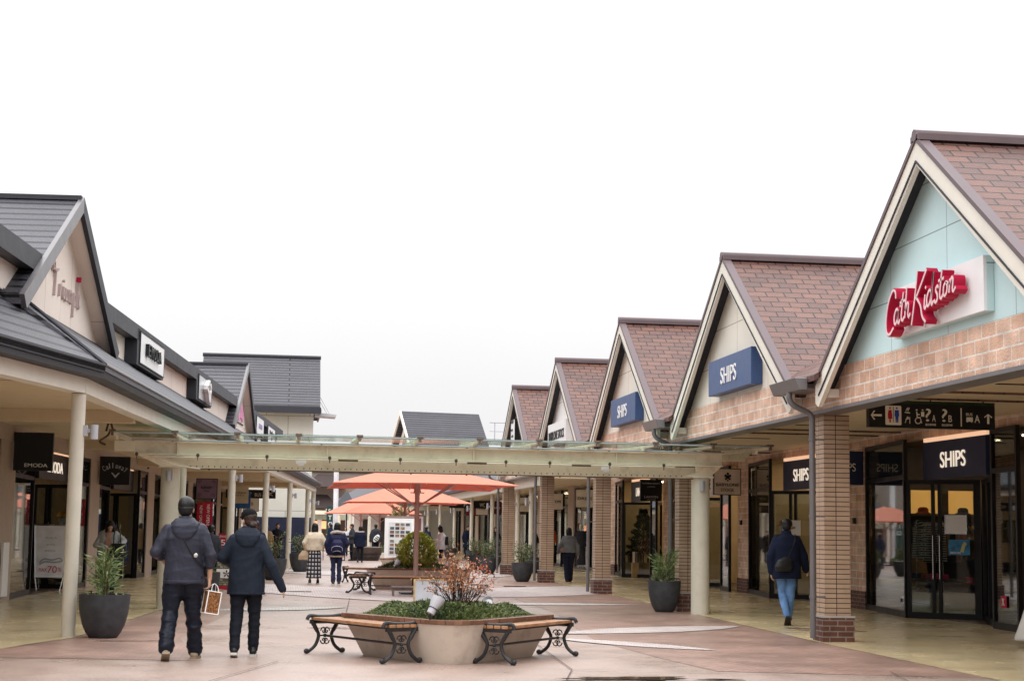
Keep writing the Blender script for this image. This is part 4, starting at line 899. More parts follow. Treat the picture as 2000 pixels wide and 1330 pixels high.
# smoking / baby icons
flat(b, [(.28, .66), (.322, .64), (.322, .60), (.28, .62)]); 
for k in range(3): flat(b, [(.285+.01*k, .70), (.289+.01*k, .70), (.305+.008*k, .84), (.301+.008*k, .84)])
flat(b, [(.28, .20), (.286, .20), (.30, .42), (.294, .42)]); flat(b, [(.286, .36), (.315, .42), (.315, .37), (.286, .31)]); flat(b, [(.317, .17), (.322, .17), (.322, .45), (.317, .45)]); disc(b, .303, .43, .007)
for u, ch in ((.485, 'A'), (.615, 'B')):
    text(b, '?', P_(u-.04, .28), RX, Z, h=.54*H_, w=.042*W_, depth=.006); text(b, ch, P_(u+.012, .28), RX, Z, h=.28*H_, w=.027*W_, depth=.006)
    text(b, '総合案内所', P_(u+.0, .10), RX, Z, h=.10*H_, w=.085*W_, depth=.006, align='C')
flat(b, [(.725, .1), (.733, .1), (.733, .88), (.725, .88)])
text(b, 'BUS', P_(.768, .56), RX, Z, h=.12*H_, w=.05*W_, depth=.006)
flat(b, [(.768, .32), (.822, .32), (.822, .50), (.772, .50)]); disc(b, .778, .31, .005); disc(b, .812, .31, .005)
text(b, 'A', P_(.835, .28), RX, Z, h=.32*H_, w=.042*W_, depth=.006)
b.build('lettering', M_lett, nb)
b = MB(); pts = []
for cx, cy, a0 in ((.245, .14, 270), (.245, .86, 0), (.135, .86, 90), (.135, .14, 180)):
    for k in range(5): a = R(a0+k*22.5); pts.append((cx+.008*math.cos(a), cy+.008*S*math.sin(a)))
flat(b, pts, .004); ic = b.build('pictogram_plate', M_lett, nb)
def figure(mb, u, dress):
    def f(p): mb.poly([(ox+(u+a)*W_, oy-.0052, oz+v*H_) for a, v in p], (0, -.004, 0))
    f([(.007*math.cos(2*PI*i/10), .80+.007*S*math.sin(2*PI*i/10)) for i in range(10)])
    if dress: f([(-.01, .72), (.01, .72), (.018, .36), (-.018, .36)]); f([(-.006, .36), (-.001, .36), (-.001, .2), (-.006, .2)]); f([(.001, .36), (.006, .36), (.006, .2), (.001, .2)]); f([(-.011, .72), (-.018, .5), (-.015, .48), (-.008, .68)]); f([(.011, .72), (.018, .5), (.015, .48), (.008, .68)])
    else: f([(-.015, .72), (.015, .72), (.018, .46), (.012, .46), (.010, .2), (.002, .2), (.0, .44), (-.002, .2), (-.010, .2), (-.012, .46), (-.018, .46)])
b = MB(); figure(b, .163, True); b.build('woman_pictogram', mat('sign red', (.45, .01, .02), .5), ic)
b = MB(); figure(b, .217, False); b.build('man_pictogram', mat('sign blue', (.02, .06, .42), .5), ic)
b = MB(); flat(b, [(.1885, .2), (.1915, .2), (.1915, .85), (.1885, .85)], .008); b.build('divider', M_black, ic)
# second board far right, and left board
sign('direction_sign', 'black hanging direction board with P and arrows far down the right arcade', 'direction sign', (8.9, 90, 2.72), RX, 2.9, .42, .12, M_black, None, None, [('↑', .05, .2, .6, .06, 'L'), ('P', .28, .2, .55, .05, 'L'), ('A', .42, .2, .5, .05, 'L'), ('WC', .58, .2, .5, .1, 'L'), ('→', .85, .25, .4, .1, 'L')], M_lett)
sign('direction_sign', 'black hanging direction board with an up arrow in the left arcade', 'direction sign', (-2.35, 66, 2.62), RX, 1.95, .34, .12, M_black, None, None, [('↑', .06, .2, .6, .07, 'L'), ('A', .34, .2, .5, .06, 'L'), ('?', .46, .2, .5, .05, 'L'), ('BUS A', .58, .2, .4, .2, 'L'), ('WC', .84, .3, .4, .1, 'L')], M_lett)
# left blade signs
sign('blade_sign', 'square black blade sign with small white capitals at the left edge', 'blade sign', (-5.10, 32.0, 2.47), RX, .68, .68, .12, M_black, M_black, 'blade signs hanging in the left arcade', [('EMODA', .28, .07, .10, .62, 'L')], M_wsign)
def cal(b, o, r):
    n = len('Callaway'); 
    for i, ch in enumerate('Callaway'):
        a = (i-3.5)/3.5; text(b, ch, o+r*(.335+a*.235-.02)+Z*(.38-.085*a*a), (r+Z*(-.45*a)).normalized(), (Z+r*(.45*a)).normalized(), h=.13 if ch in 'Cl' else (.12 if ch == 'y' else .085), w=.058 if ch != 'l' else .02, depth=.012)
    for s in (-1, 1): b.poly([tuple(o+r*(.36)+Z*.14-Vector((0, .012, 0))), tuple(o+r*(.36+s*.105)+Z*.27-Vector((0, .012, 0))), tuple(o+r*(.36+s*.07)+Z*.27-Vector((0, .012, 0))), tuple(o+r*(.36)+Z*.20-Vector((0, .012, 0)))], (0, -.01, 0))
sign('blade_sign', 'black blade sign with arched lettering over a chevron in the left arcade', 'blade sign', (-4.47, 40.8, 2.45), RX, .68, .64, .12, M_black, M_black, 'blade signs hanging in the left arcade', (), M_grey, cal)
def curls(b, o, r):
    for cx, cz, k in ((.1, .1, 1), (.58, .1, -1), (.1, .56, 1), (.58, .56, -1)):
        pts = [(cx+k*(.07-.006*i)*math.cos(i*.7), cz+(.07-.006*i)*math.sin(i*.7)) for i in range(10)]
        stroke(b, pts, .012, .012, o, r, Z)
sign('blade_sign', 'purple blade sign with dark scrollwork in the left arcade', 'blade sign', (-3.02, 57, 2.42), RX, .68, .66, .1, mat('mauve sign', (.22, .14, .22), .5), M_black, 'blade signs hanging in the left arcade', [('ALPHABET', .5, .5, .12, .6, 'C'), ('Tour', .5, .34, .12, .3, 'C')], M_blackl, curls)
sign('blade_sign', 'cream blade sign with dotted line behind the woman in the black cap', 'blade sign', (-2.05, 62.5, 2.36), RX, .66, .66, .1, mat('cream sign', (.50, .42, .30), .5), None, 'blade signs hanging in the left arcade', [('Pas Heartis', .5, .55, .1, .7, 'C'), ('....', .5, .42, .04, .5, 'C')], M_blackl)
sign('blade_sign', 'plain blue blade sign just behind the cream one', 'blade sign', (-2.02, 65, 2.2), RX, .66, .66, .1, mat('blue sign', (.02, .10, .32), .5), None, 'blade signs hanging in the left arcade')
sign('blade_sign', 'small pale blade sign in a black frame beyond the blue one', 'blade sign', (-1.75, 70, 2.15), RX, .62, .62, .1, M_lett, M_black, 'blade signs hanging in the left arcade', [('CB', .5, .4, .2, .3, 'C')], M_blackl)
# left fascia signs on the clerestory
def lsign(name, label, s0, w, z, h, x=-.60, th=.20, pm=M_wsign, **k): return sign(name, label, 'shop sign', LW(s0, -x, z), LU, w, h, th, pm, M_dtrim, 'shop signs above the left roof', **k)
e1 = lsign('shop_sign', 'white sign with raised black capitals in a charcoal box above the left roof', 8.4, 2.9, 4.42, .55, pm=M_wsign)
b = MB()
for i, ch in enumerate('EMODA'): text(b, ch, LW(8.95+i*.34, .60, 4.60), LU, Z, h=.22, w=.25, depth=.07)
b.build('lettering', M_blackl, e1)
b = MB(); obox(b, LW(8.15, .62, 4.36), LU, 3.25, .66, .23); b.build('housing', M_dtrim, e1)
e2 = lsign('shop_sign', 'grey square sign with a raised white tool shaped emblem in a charcoal box', 16.9, 2.5, 4.45, .55, pm=M_chrome)
b = MB(); obox(b, LW(16.6, .62, 4.40), LU, 2.95, .64, .23); b.build('housing', M_dtrim, e2)
b = MB(); o = Vector(LW(18.2, .60, 4.7)); nn = LU.cross(Z)
stroke(b, [(.38*math.cos(a), .12*math.sin(a)+.08) for a in np.linspace(0, 2*PI, 16)], .07, .10, o, LU, Z); stroke(b, [(-.2, .02), (.1, -.22)], .12, .10, o, LU, Z); stroke(b, [(.1, .0), (.3, -.25)], .12, .10, o, LU, Z); stroke(b, [(0, .16), (.05, .26)], .12, .1, o, LU, Z)
b.build('emblem', M_wsign, e2)
tr = thing('shop_sign', 'raised dusty pink script lettering on the near left gable', 'shop sign', LW(3, 1.0, 4.7))
b = MB(); o = Vector(LW(1.95, .85, 4.70))
its = [('T', -.1, .0, .52), ('r', .50, -.0, .5), ('i', .78, -.0, .5), ('u', .98, -.0, .5), ('m', 1.3, -.0, .5), ('p', 1.72, -.0, .5), ('h', 2.02, -.0, .55)]
script(b, [(c_, x*1.1, y+.10, k) for c_, x, y, k in its], o, LU, .74, .030, .04); b.build('lettering', mat('dusty pink lettering', (.44, .34, .33), .5), tr)
b = MB(); stroke(b, [(2.38, .66), (2.40, .76)], .05, .07, o, LU, Z, .72); b.build('flame_mark', M_red, tr)
pk_ = thing('shop_sign', 'pink lettering sign on the far left gable', 'shop sign', LW(29, 1, 4.6))
b = MB(); o = LW(27.3, .85, 4.68); 
for i, (u, v, h_) in enumerate(((.0, .1, .3), (.35, .15, .42), (.75, .0, .5), (1.15, .1, .4), (1.5, .1, .42), (1.85, .02, .3))): obox(b, Vector(o)+LU*u+Z*v, LU, .26, h_, .06, .06)
b.build('lettering', mat('candy pink', (.70, .28, .48), .5), pk_)
b = MB(); obox(b, Vector(LW(27.4, .85, 4.60)), LU, 2.3, .04, .03, .03); b.build('underline', M_blackl, pk_)
lsign('shop_sign', 'white sign with faint lilac lettering past the far left gable', 31.8, 2.6, 4.52, .55, tx=[('ANAYI', .5, .35, .3, .5, 'C')], lm=mat('lilac letters', (.35, .3, .5), .5))
lsign('shop_sign', 'white sign with bold dark lettering at the end of the left roof', 36.2, 3.0, 4.48, .55, tx=[('MaxMara', .5, .55, .25, .6, 'C'), ('II', .5, .2, .2, .1, 'C')], lm=M_blackl)
# fascia signs on left shops
for s, nm, lab in ((9.95, 'EMODA', 'dark fascia sign with lit letters behind the nearest left column'), (18.7, 'Callaway', 'dark fascia sign with faint letters beside the arched lettering blade sign')):
    q = sign('fascia_sign', lab, 'shop sign', LW(s+2.9, 3.30, 2.40), LU, 3.05, .56, .08, M_black, None, None, [(nm, .5, .28, .42, .5, 'C')], M_lettlit if s < 11 else M_grey)
    b = MB(); obox(b, LW(s+2.9, 3.31, 2.965), LU, 3.05, .034, .06); b.build('lit_strip', M_strip, q)

# ------------------------------------------------------------------ A boards, banners, papers
ab = thing('a_board', 'white A frame board with pink MAX 70% behind the nearest left column', 'advertising board', (-5.08, 37.25, 0), R(2), local=True)
b = MB(); b.hexa([(-.30, -.02, .30), (.30, -.02, .30), (.30, 0, .30), (-.30, 0, .30)], [(-.36, .16, 1.42), (.36, .16, 1.42), (.36, .18, 1.42), (-.36, .18, 1.42)]); b.build('panel', mat('a board paper', (.86, .86, .90), .5), ab)
b = MB()
for s in (-1, 1): b.tube([(s*.24, -.10, 0), (s*.30, -.01, .30), (s*.37, .17, 1.44)], .014, 8); b.tube([(s*.26, .5, 0), (s*.33, .19, 1.40)], .012, 8)
b.tube([(-.37, .165, 1.44), (.37, .165, 1.44)], .014, 8); b.tube([(-.3, -.01, .29), (.3, -.01, .29)], .014, 8); b.tube([(-.24, -.10, .02), (.24, -.1, .02)], .014, 8); b.build('frame', M_chrome, ab)
rr = Vector((1, 0, 0)); uu = Vector((0, .16, 1.12)).normalized()
def AP(u, v): return Vector((0, -.024, .30))+uu*v+rr*u
b = MB(); text(b, 'MAX', AP(-.22, .12), rr, uu, h=.085, w=.17, depth=.004); text(b, '70', AP(-.04, .10), rr, uu, h=.15, w=.2, depth=.004); text(b, '%', AP(.18, .13), rr, uu, h=.09, depth=.004); b.build('price_lettering', mat('sale pink', (.55, .10, .14), .5), ab)
b = MB(); text(b, 'MURUA', AP(0, .84), rr, uu, h=.045, w=.24, depth=.004, align='C'); text(b, 'emoda', AP(0, .70), rr, uu, h=.04, w=.18, depth=.004, align='C'); text(b, 'EMODA', AP(0, .56), rr, uu, h=.045, w=.22, depth=.004, align='C'); stroke(b, smooth_pts([(-.22, .32), (-.12, .40), (.05, .38), (.2, .42), (.26, .36), (.1, .33), (-.1, .34), (-.22, .28)], 4), .03, .004, AP(0, 0), rr, uu); b.build('small_lettering', M_grey, ab)
def banner(x, y, z0, lab):
    t = thing('banner', lab, 'banner', (x, y, 0), group='red NEW OPEN banners outside the left shops')
    b = MB(); b.box(x-.13, x+.13, y, y+.015, z0, z0+.78); b.build('cloth', mat('crimson banner', (.36, .01, .035), .6), t)
    b = MB(); text(b, 'NEW OPEN!', (x-.045, y-.003, z0+.70), (0, 0, -1), (1, 0, 0), h=.09, w=.62, depth=.006); b.build('lettering', M_wsign, t)
    b = MB(); b.tube([(x+.17, y+.01, 0), (x+.17, y+.01, z0+.85)], .012, 6); b.tube([(x-.15, y+.01, z0+.79), (x+.17, y+.01, z0+.79)], .008, 6); b.box(x-.05, x+.3, y-.15, y+.15, 0.01, .03); b.build('stand', M_iron, t)
banner(-2.28, 50, 1.42, 'red banner reading NEW OPEN! nearest the woman in the black cap'); banner(-2.62, 52.5, 1.42, 'red banner reading NEW OPEN! partly behind the thick left column')
sign('sale_sign', 'small red sale board with a white 5 below the red banners', 'sign', (-1.98, 50.6, .85), RX, .26, .42, .02, mat('crimson banner', (.36, .01, .035), .6), None, None, [('5', .55, .15, .4, .5, 'C'), ('SALE', .5, .72, .14, .7, 'C')], M_wsign)
sign('paper_notice', 'paper sign reading 5%OFF on the shop door beside the man in jeans', 'notice', (11.28, 36.55, 1.47), Vector((1, -.55, 0)).normalized(), .42, .34, .012, M_wsign, None, None, [('5%OFF', .5, .42, .16, .45, 'C')], M_blackl)
nt_ = sign('paper_notice', 'plain white sheet on the nearest right shop door', 'notice', (11.76, 28.28, 1.55), Vector((1.06, -.85, 0)).normalized(), .36, .30, .012, M_wsign, M_chrome)
pst = sign('poster', 'blue winter sale poster on the nearest right shop door', 'poster', (11.79, 28.24, 1.16), Vector((1.06, -.85, 0)).normalized(), .38, .27, .012, mat('winter poster blue', (.03, .19, .38), .4, .5, scale=9), None, None, [('WINTER SALE', .08, .08, .13, .5, 'L')], M_wsign)
b = MB(); o = Vector((11.79, 28.24, 1.16)); r_ = Vector((1.06, -.85, 0)).normalized(); stroke(b, [(.24, .05), (.27, .16), (.31, .22)], .06, .014, o, r_, Z); b.build('figure_print', mat('poster yellow', (.5, .48, .2), .5), pst)
sign('sticker', 'small red safety sticker low on the right edge shop window', 'sticker', (11.43, 25.30, .36), RY, .20, .19, .006, mat('sticker red', (.45, .01, .04), .5), None, None, [('X', .5, .2, .6, .4, 'C')], M_wsign)
sign('sticker', 'small white and blue sticker low on the nearest right shop window', 'sticker', (11.31, 29.35, .24), Vector((-.115, -1, 0)).normalized(), .2, .15, .006, M_wsign, None, None, [('●1', .5, .2, .5, .6, 'C')], M_navy)
for i, (x, y) in enumerate(((11.6, 32.6), (11.6, 41.1))):
    b = MB(); b.box(x-.03, x, y-.06, y+.06, 1.72, 1.84); b.box(x-.035, x-.03, y-.03, y+.03, 1.76, 1.80); tag(b.build('wall_intercom', M_blackl), ['small black intercom on the brick pier beside the nearest right window', 'small black intercom on the brick pier beside the blade sign with the black emblem'][i], 'intercom')
# far photo board and display
fbd = thing('display_board', 'white framed board covered with a grid of shop photos behind the yellow bush', 'display board', (4.1, 60, 0))
b = MB(); b.box(3.60, 4.68, 60, 60.12, .42, 1.88); b.build('frame', M_wsign, fbd)
b = MB(); b.box(3.74, 4.56, 59.985, 60.0, .56, 1.74); b.build('panel', mat('board panel', (.6, .62, .62), .4), fbd)
for i in range(4):
    for j in range(8):
        if (i+j*3) % 11 == 10: continue
        b = MB(); x = 3.79+i*.19; z = .60+j*.135+(.06 if j > 3 else 0); b.box(x, x+.15, 59.978, 59.985, z, z+.10); b.build('photo', mat('photo print %d' % ((i*3+j) % 5), [(.16, .09, .07), (.1, .1, .14), (.28, .16, .11), (.2, .2, .18), (.07, .05, .06)][(i*3+j) % 5], .4, .6, scale=22), fbd)
b = MB(); b.box(3.65, 3.72, 60.02, 60.1, 0, .42); b.box(4.56, 4.63, 60.02, 60.1, 0, .42); b.build('post', M_wsign, fbd)
b2_ = thing('display_board', 'taller board with dark pink chevron pattern behind the photo board', 'display board', (4.6, 61.5, 0))
b = MB(); b.box(3.72, 5.12, 61.5, 61.6, .1, 1.98); b.build('frame', M_wsign, b2_)
b = MB(); b.box(3.8, 5.04, 61.485, 61.5, .2, 1.9); b.build('panel', mat('dusty plum', (.24, .11, .11), .6), b2_)
b = MB()
for k in range(5): stroke(b, [(.95, .35+k*.17), (1.05, .5+k*.17), (1.22, .66+k*.17)], .035, .01, (3.8, 61.48, .1), RX, Z)
b.build('chevron', M_lett, b2_)
wb = thing('easel_sign', 'pale grey board with a yellow wooden edge behind the autumn bush', 'sign board', (2.1, 23.5, 0))
b = MB(); b.box(1.86, 2.50, 23.5, 23.53, .12, .74); b.build('panel', mat('greyish board', (.42, .44, .48), .4), wb)
b = MB(); b.box(1.84, 1.86, 23.49, 23.54, .0, .755); b.box(1.86, 2.50, 23.49, 23.54, .74, .755); b.box(2.50, 2.52, 23.49, 23.54, 0, .755); b.build('frame', mat('yellow edge', (.42, .28, .12), .5, .5, scale=20), wb)
# ------------------------------------------------------------------ pots with shrubs
def pot_thing(x, y, w, label, h=.56, plant=.62, seed=0, kind=0, n=520):
    t = thing('potted_plant', label, 'potted plant', (x, y, 0), group='large charcoal pots with shrubs beside the columns', local=True)
    r = w/2; b = MB()
    prof = [(.30, 0), (.50, 0), (.56, .025), (.70, .14), (.82, .30), (.915, .50), (.97, .70), (.995, .88), (1.0, 1.0), (.93, 1.0), (.91, .93), (.5, .93)]
    b.lathe([(r*a, h*c) for a, c in prof[1:]], 36, cap=False); b.lathe([(.0, .0), (r*.52, 0)], 36, cap=False)
    b.build('pot', M_pot, t, smooth=True, ang=50)
    b = MB(); b.lathe([(0.001, h*.935), (r*.915, h*.925)], 24, cap=False); b.build('soil', M_soil, t)
    rg = np.random.default_rng(seed+11); st = MB(); cen = []; dr = []
    ns = 6
    for i in range(ns):
        a = rg.uniform(0, 6.28); rr = rg.uniform(.02, .10); top = np.array([math.cos(a)*(rr+.08), math.sin(a)*(rr+.08), h+plant*rg.uniform(.6, .95)]); bs = np.array([math.cos(a)*rr, math.sin(a)*rr, h*.9])
        mid = (top+bs)/2+rg.normal(0, .02, 3); st.tube([tuple(bs), tuple(mid), tuple(top)], [.012, .009, .004], 6)
        m = n//ns; tt = rg.uniform(.18, 1, m); P = bs+(top-bs)*tt[:, None]+rg.normal(0, .05 if kind == 0 else .085, (m, 3))*np.array([1, 1, .5])
        D = np.stack([P[:, 0]-top[0]*.3, P[:, 1]-top[1]*.3, np.full(m, .06 if kind == 0 else .02)], 1)+rg.normal(0, .05, (m, 3)); cen.append(P); dr.append(D)
    st.build('stem', M_stem, t)
    m = 60; a = rg.uniform(0, 6.28, m); q = r*.8*np.sqrt(rg.uniform(0, 1, m)); cen.append(np.stack([q*np.cos(a), q*np.sin(a), np.full(m, h*.94)], 1)); dr.append(rg.normal(0, 1, (m, 3))*[1, 1, .3]+[0, 0, .5])
    cen = np.concatenate(cen); dr = np.concatenate(dr)
    leaves('foliage', cen, dr, .115 if kind == 0 else .06, .020 if kind == 0 else .034, M_leafp if kind == 0 else M_leafg2, t)
    return t
M_leafg2 = leafmat('olive shrub leaf', (.04, .065, .02), (.17, .20, .08))
pot_thing(-2.28, 21.95, .655, 'potted narrow leaved shrub standing beside the nearest left column', h=.56, seed=1)
pot_thing(7.08, 30.35, .62, 'potted narrow leaved shrub standing beside the right canopy column', h=.58, plant=.62, seed=2)
pot_thing(-1.55, 33.4, .62, 'charcoal pot mostly hidden behind the man in the navy rain jacket', seed=3, n=200, plant=.3)
pot_thing(6.95, 48.1, .64, 'potted shrub in front of the fourth brick pillar', seed=4, kind=1, plant=.65)
pot_thing(6.95, 56.3, .62, 'potted shrub in front of the fifth brick pillar', seed=5, kind=1, plant=.6)
pot_thing(-.28, 47.0, .74, 'potted sparse shrub to the right of the woman in the black cap', seed=6, kind=1, h=.6, plant=.75, n=260)
pot_thing(.55, 56.2, .74, 'potted bushy shrub behind the woman in the cream jacket', seed=7, kind=1, h=.62, plant=.85)
pot_thing(8.9, 58.6, .62, 'potted shrub just behind the fourth brick pillar', seed=8, kind=1)
pot_thing(7.35, 63, .7, 'pale charcoal pot left of the fifth brick pillar', seed=9, kind=1, plant=.75)
pot_thing(8.9, 78, .7, 'potted shrub at the second far round column', seed=10, kind=1, plant=.7, n=260)
pot_thing(8.8, 88, .7, 'potted shrub at the third far round column', seed=12, kind=1, plant=.7, n=260)
pot_thing(8.9, 70, .7, 'potted shrub at the first far round column', seed=13, kind=1, plant=.8, n=260)

# ------------------------------------------------------------------ triangular seat planters
def rtri(P, r, n=8):
    """rounded polygon outline (plan)"""
    out_ = []; k = len(P)
    for i in range(k):
        a, b_, c_ = Vector(P[i-1]), Vector(P[i]), Vector(P[(i+1) % k]); d1 = (a-b_).normalized(); d2 = (c_-b_).normalized(); rr = r[i] if isinstance(r, (list, tuple)) else r
        p1 = b_+d1*rr; p2 = b_+d2*rr
        for j in range(n+1): t = j/n; out_.append(p1*(1-t)**2+b_*2*t*(1-t)+p2*t*t)
    return [(p.x, p.y) for p in out_]
def planter(t, P, M=None, rr=(.55, .12, .12), zt=.435):
    c = sum((Vector(p) for p in P), Vector((0, 0)))/3
    top = rtri(P, list(rr)); base = [(c.x+(x-c.x)*.80, c.y+(y-c.y)*.80) for x, y in top]; mid = [(c.x+(x-c.x)*.985, c.y+(y-c.y)*.985) for x, y in top]
    inn = [(c.x+(x-c.x)*.80, c.y+(y-c.y)*.80) for x, y in top]
    n = len(top); b = MB(M); rings = [[(x, y, 0) for x, y in base], [(c.x+(x-c.x)*1.02, c.y+(y-c.y)*1.02, .03) for x, y in base], [(x, y, zt-.03) for x, y in mid], [(x, y, zt) for x, y in top], [(x, y, zt) for x, y in inn], [(x, y, zt-.06) for x, y in inn]]
    vs = [p for r_ in rings for p in r_]; fs = []
    for k in range(len(rings)-1):
        for j in range(n): fs.append((k*n+j, k*n+(j+1) % n, (k+1)*n+(j+1) % n, (k+1)*n+j))
    fs.append(tuple(range(n-1, -1, -1))); fs.append(tuple(5*n+j for j in range(n)))
    b.add(vs, fs); b.build('shell', M_bowl, t, smooth=True, ang=40)
    # timber ring made of short boards
    b = MB(M); o1 = [(c.x+(x-c.x)*1.02, c.y+(y-c.y)*1.02) for x, y in top]; i1 = [(c.x+(x-c.x)*.76, c.y+(y-c.y)*.76) for x, y in top]
    seg = []
    for j in range(n):
        L = (Vector(o1[(j+1) % n])-Vector(o1[j])).length; m = max(1, int(L/.28))
        for q in range(m):
            f = lambda A, B, t_: (A[0]+(B[0]-A[0])*t_, A[1]+(B[1]-A[1])*t_)
            t0, t1 = q/m+.006, (q+1)/m-.006
            A0, A1 = f(o1[j], o1[(j+1) % n], t0), f(o1[j], o1[(j+1) % n], t1); B0, B1 = f(i1[j], i1[(j+1) % n], t0), f(i1[j], i1[(j+1) % n], t1)
            b.hexa([(*A0, zt+.005), (*A1, zt+.005), (*B1, zt+.005), (*B0, zt+.005)], [(*A0, zt+.045), (*A1, zt+.045), (*B1, zt+.045), (*B0, zt+.045)])
    b.build('timber_ring', M_woodr, t); return c, inn
M_woodr = bricks('ring boards', (.20, .10, .062), (.13, .065, .042), (.05, .03, .02), .3, .4, .004, bump=.2, rough=.35, var=.3, vscale=3)
def bench(label, x, y, rz, L=1.72, w=.40, h=.42, group='park benches with black scrolled iron ends'):
    """local: seat long axis along y, legs frames at both ends across x"""
    t = thing('park_bench', label, 'bench', (x, y, 0), rz, group, local=True)
    for i in range(4):
        b = MB(); x0 = -w/2+.02+i*(w-.04)/4; b.box(x0+.006, x0+(w-.04)/4-.006, -L/2, L/2, h-.035, h)
        b.build('seat_slat', M_wood, t, bevel=.006)
    for s in (-1, 1):
        yy = s*(L/2-.03); b = MB()
        # top casting
        top = smooth_pts([(-w/2-.045, h-.03), (-w/2-.01, h+.015), (-w/4, h+.006), (0, h+.004), (w/4, h+.006), (w/2+.01, h+.015), (w/2+.045, h-.03)], 4)
        b.tube([(p, yy, q) for p, q in top], .022, 8)
        b.box(-w/2+.0, w/2-.0, yy-.02, yy+.02, h-.075, h-.03)
        for g in (-1, 1):
            leg = smooth_pts([(g*(w/2-.02), h-.04), (g*(w/2-.075), h-.13), (g*(w/2-.115), h*.5), (g*(w/2-.075), .10), (g*(w/2+.005), .035), (g*(w/2+.045), .03)], 4)
            b.tube([(p, yy, q) for p, q in leg], [.026]*6+[.021]*(len(leg)-10)+[.026]*4, 8); b.ell((g*(w/2+.04), yy, .032), (.036, .026, .032), 10, 6)
            for cz, k in ((h*.62, 1), (h*.36, -1)):
                sp = [(g*(.018+(.048-.0040*i)*math.cos(.75*i)*.9), cz+k*(.048-.0040*i)*math.sin(.75*i)) for i in range(10)]
                b.tube([(p, yy, q) for p, q in sp], .008, 6)
            b.ell((g*(w/2-.04), yy-s*-.024, h-.085), (.014, .008, .014), 8, 5)
        b.ell((0, yy, h*.49), (.022, .028, .022), 10, 6)
        b.tube([(-w/2+.11, yy, h*.49), (w/2-.11, yy, h*.49)], .009, 6)
        b.build('iron_end', M_iron, t, smooth=True)
    b = MB(); b.tube([(0, -L/2+.03, h*.49), (0, L/2-.03, h*.49)], .014, 8); b.tube([(-w/2+.08, -L/2+.04, h-.05), (-w/2+.08, L/2-.04, h-.05)], .009, 6); b.tube([(w/2-.08, -L/2+.04, h-.05), (w/2-.08, L/2-.04, h-.05)], .009, 6)
    b.build('stretcher', M_iron, t, smooth=True); return t
bench('bench on the left flank of the nearest planter', .90, 18.80, R(28.5)); bench('bench on the right flank of the nearest planter', 2.77, 18.70, R(-34))
p1 = thing('planter', 'cream triangular planter with a dark timber ring in the centre foreground', 'planter', (1.86, 18.8, 0))
c1, inn1 = planter(p1, [(1.83, 17.55), (3.22, 19.45), (.66, 19.45)], rr=(.62, .14, .14), zt=.43)
def cover(t, c, pts, z, n, hgt, seed, L=.05, Wd=.02, m=None, name='foliage', k=1.0):
    """low creeping conifer: sprigs over a mounded bed"""
    rg = np.random.default_rng(seed); P = np.array(pts); x0, y0 = P.min(0); x1, y1 = P.max(0); q = []
    cx, cy = c
    while len(q) < n:
        ang = rg.uniform(0, 2*PI); j = rg.integers(len(P)); tt = rg.uniform(0, 1)**.5*k; b_ = P[(j+1) % len(P)]; a_ = P[j]; f = rg.uniform(); e_ = a_*(1-f)+b_*f
        d = e_-a_; 
        if rg.uniform() > np.linalg.norm(b_-a_)/1.0+.1: continue
        x, y = cx+(e_[0]-cx)*tt, cy+(e_[1]-cy)*tt; mound = (1-(tt/k)**3)
        lump = .5+.5*math.sin(x*9+seed)*math.cos(y*8+1.3*seed); q.append((x, y, z+hgt*mound*(.55+.45*lump)*rg.uniform(.75, 1.05)+.01, tt))
    q = np.array(q); D = np.stack([(q[:, 0]-cx)*1.2, (q[:, 1]-cy)*1.2, np.full(len(q), .55)], 1)+rg.normal(0, .55, (len(q), 3))
    return leaves(name, q[:, :3], D, L, Wd, m or M_leafg, t, jit=.5)
b = MB(); b.poly([(x, y, .36) for x, y in inn1], (0, 0, .05)); b.build('soil', M_soil, p1)
g1 = thing('ground_cover', 'bed of low creeping juniper filling the nearest planter', 'shrub bed', (c1.x, c1.y, .4)); 
cover(g1, (c1.x, c1.y), [(c1.x+(x-c1.x)*1.05, c1.y+(y-c1.y)*1.05) for x, y in inn1], .42, 26000, .23, 3, .036, .016)
b = MB(); 
for i in range(46):
    a = RNG.uniform(0, 6.28); r_ = RNG.uniform(0, .75); x, y = c1.x+r_*math.cos(a), c1.y+r_*.7*math.sin(a); b.tube([(x, y, .40), (x+.05*math.cos(a), y+.05*math.sin(a), .52)], .005, 4)
b.build('stem', M_twig, g1)
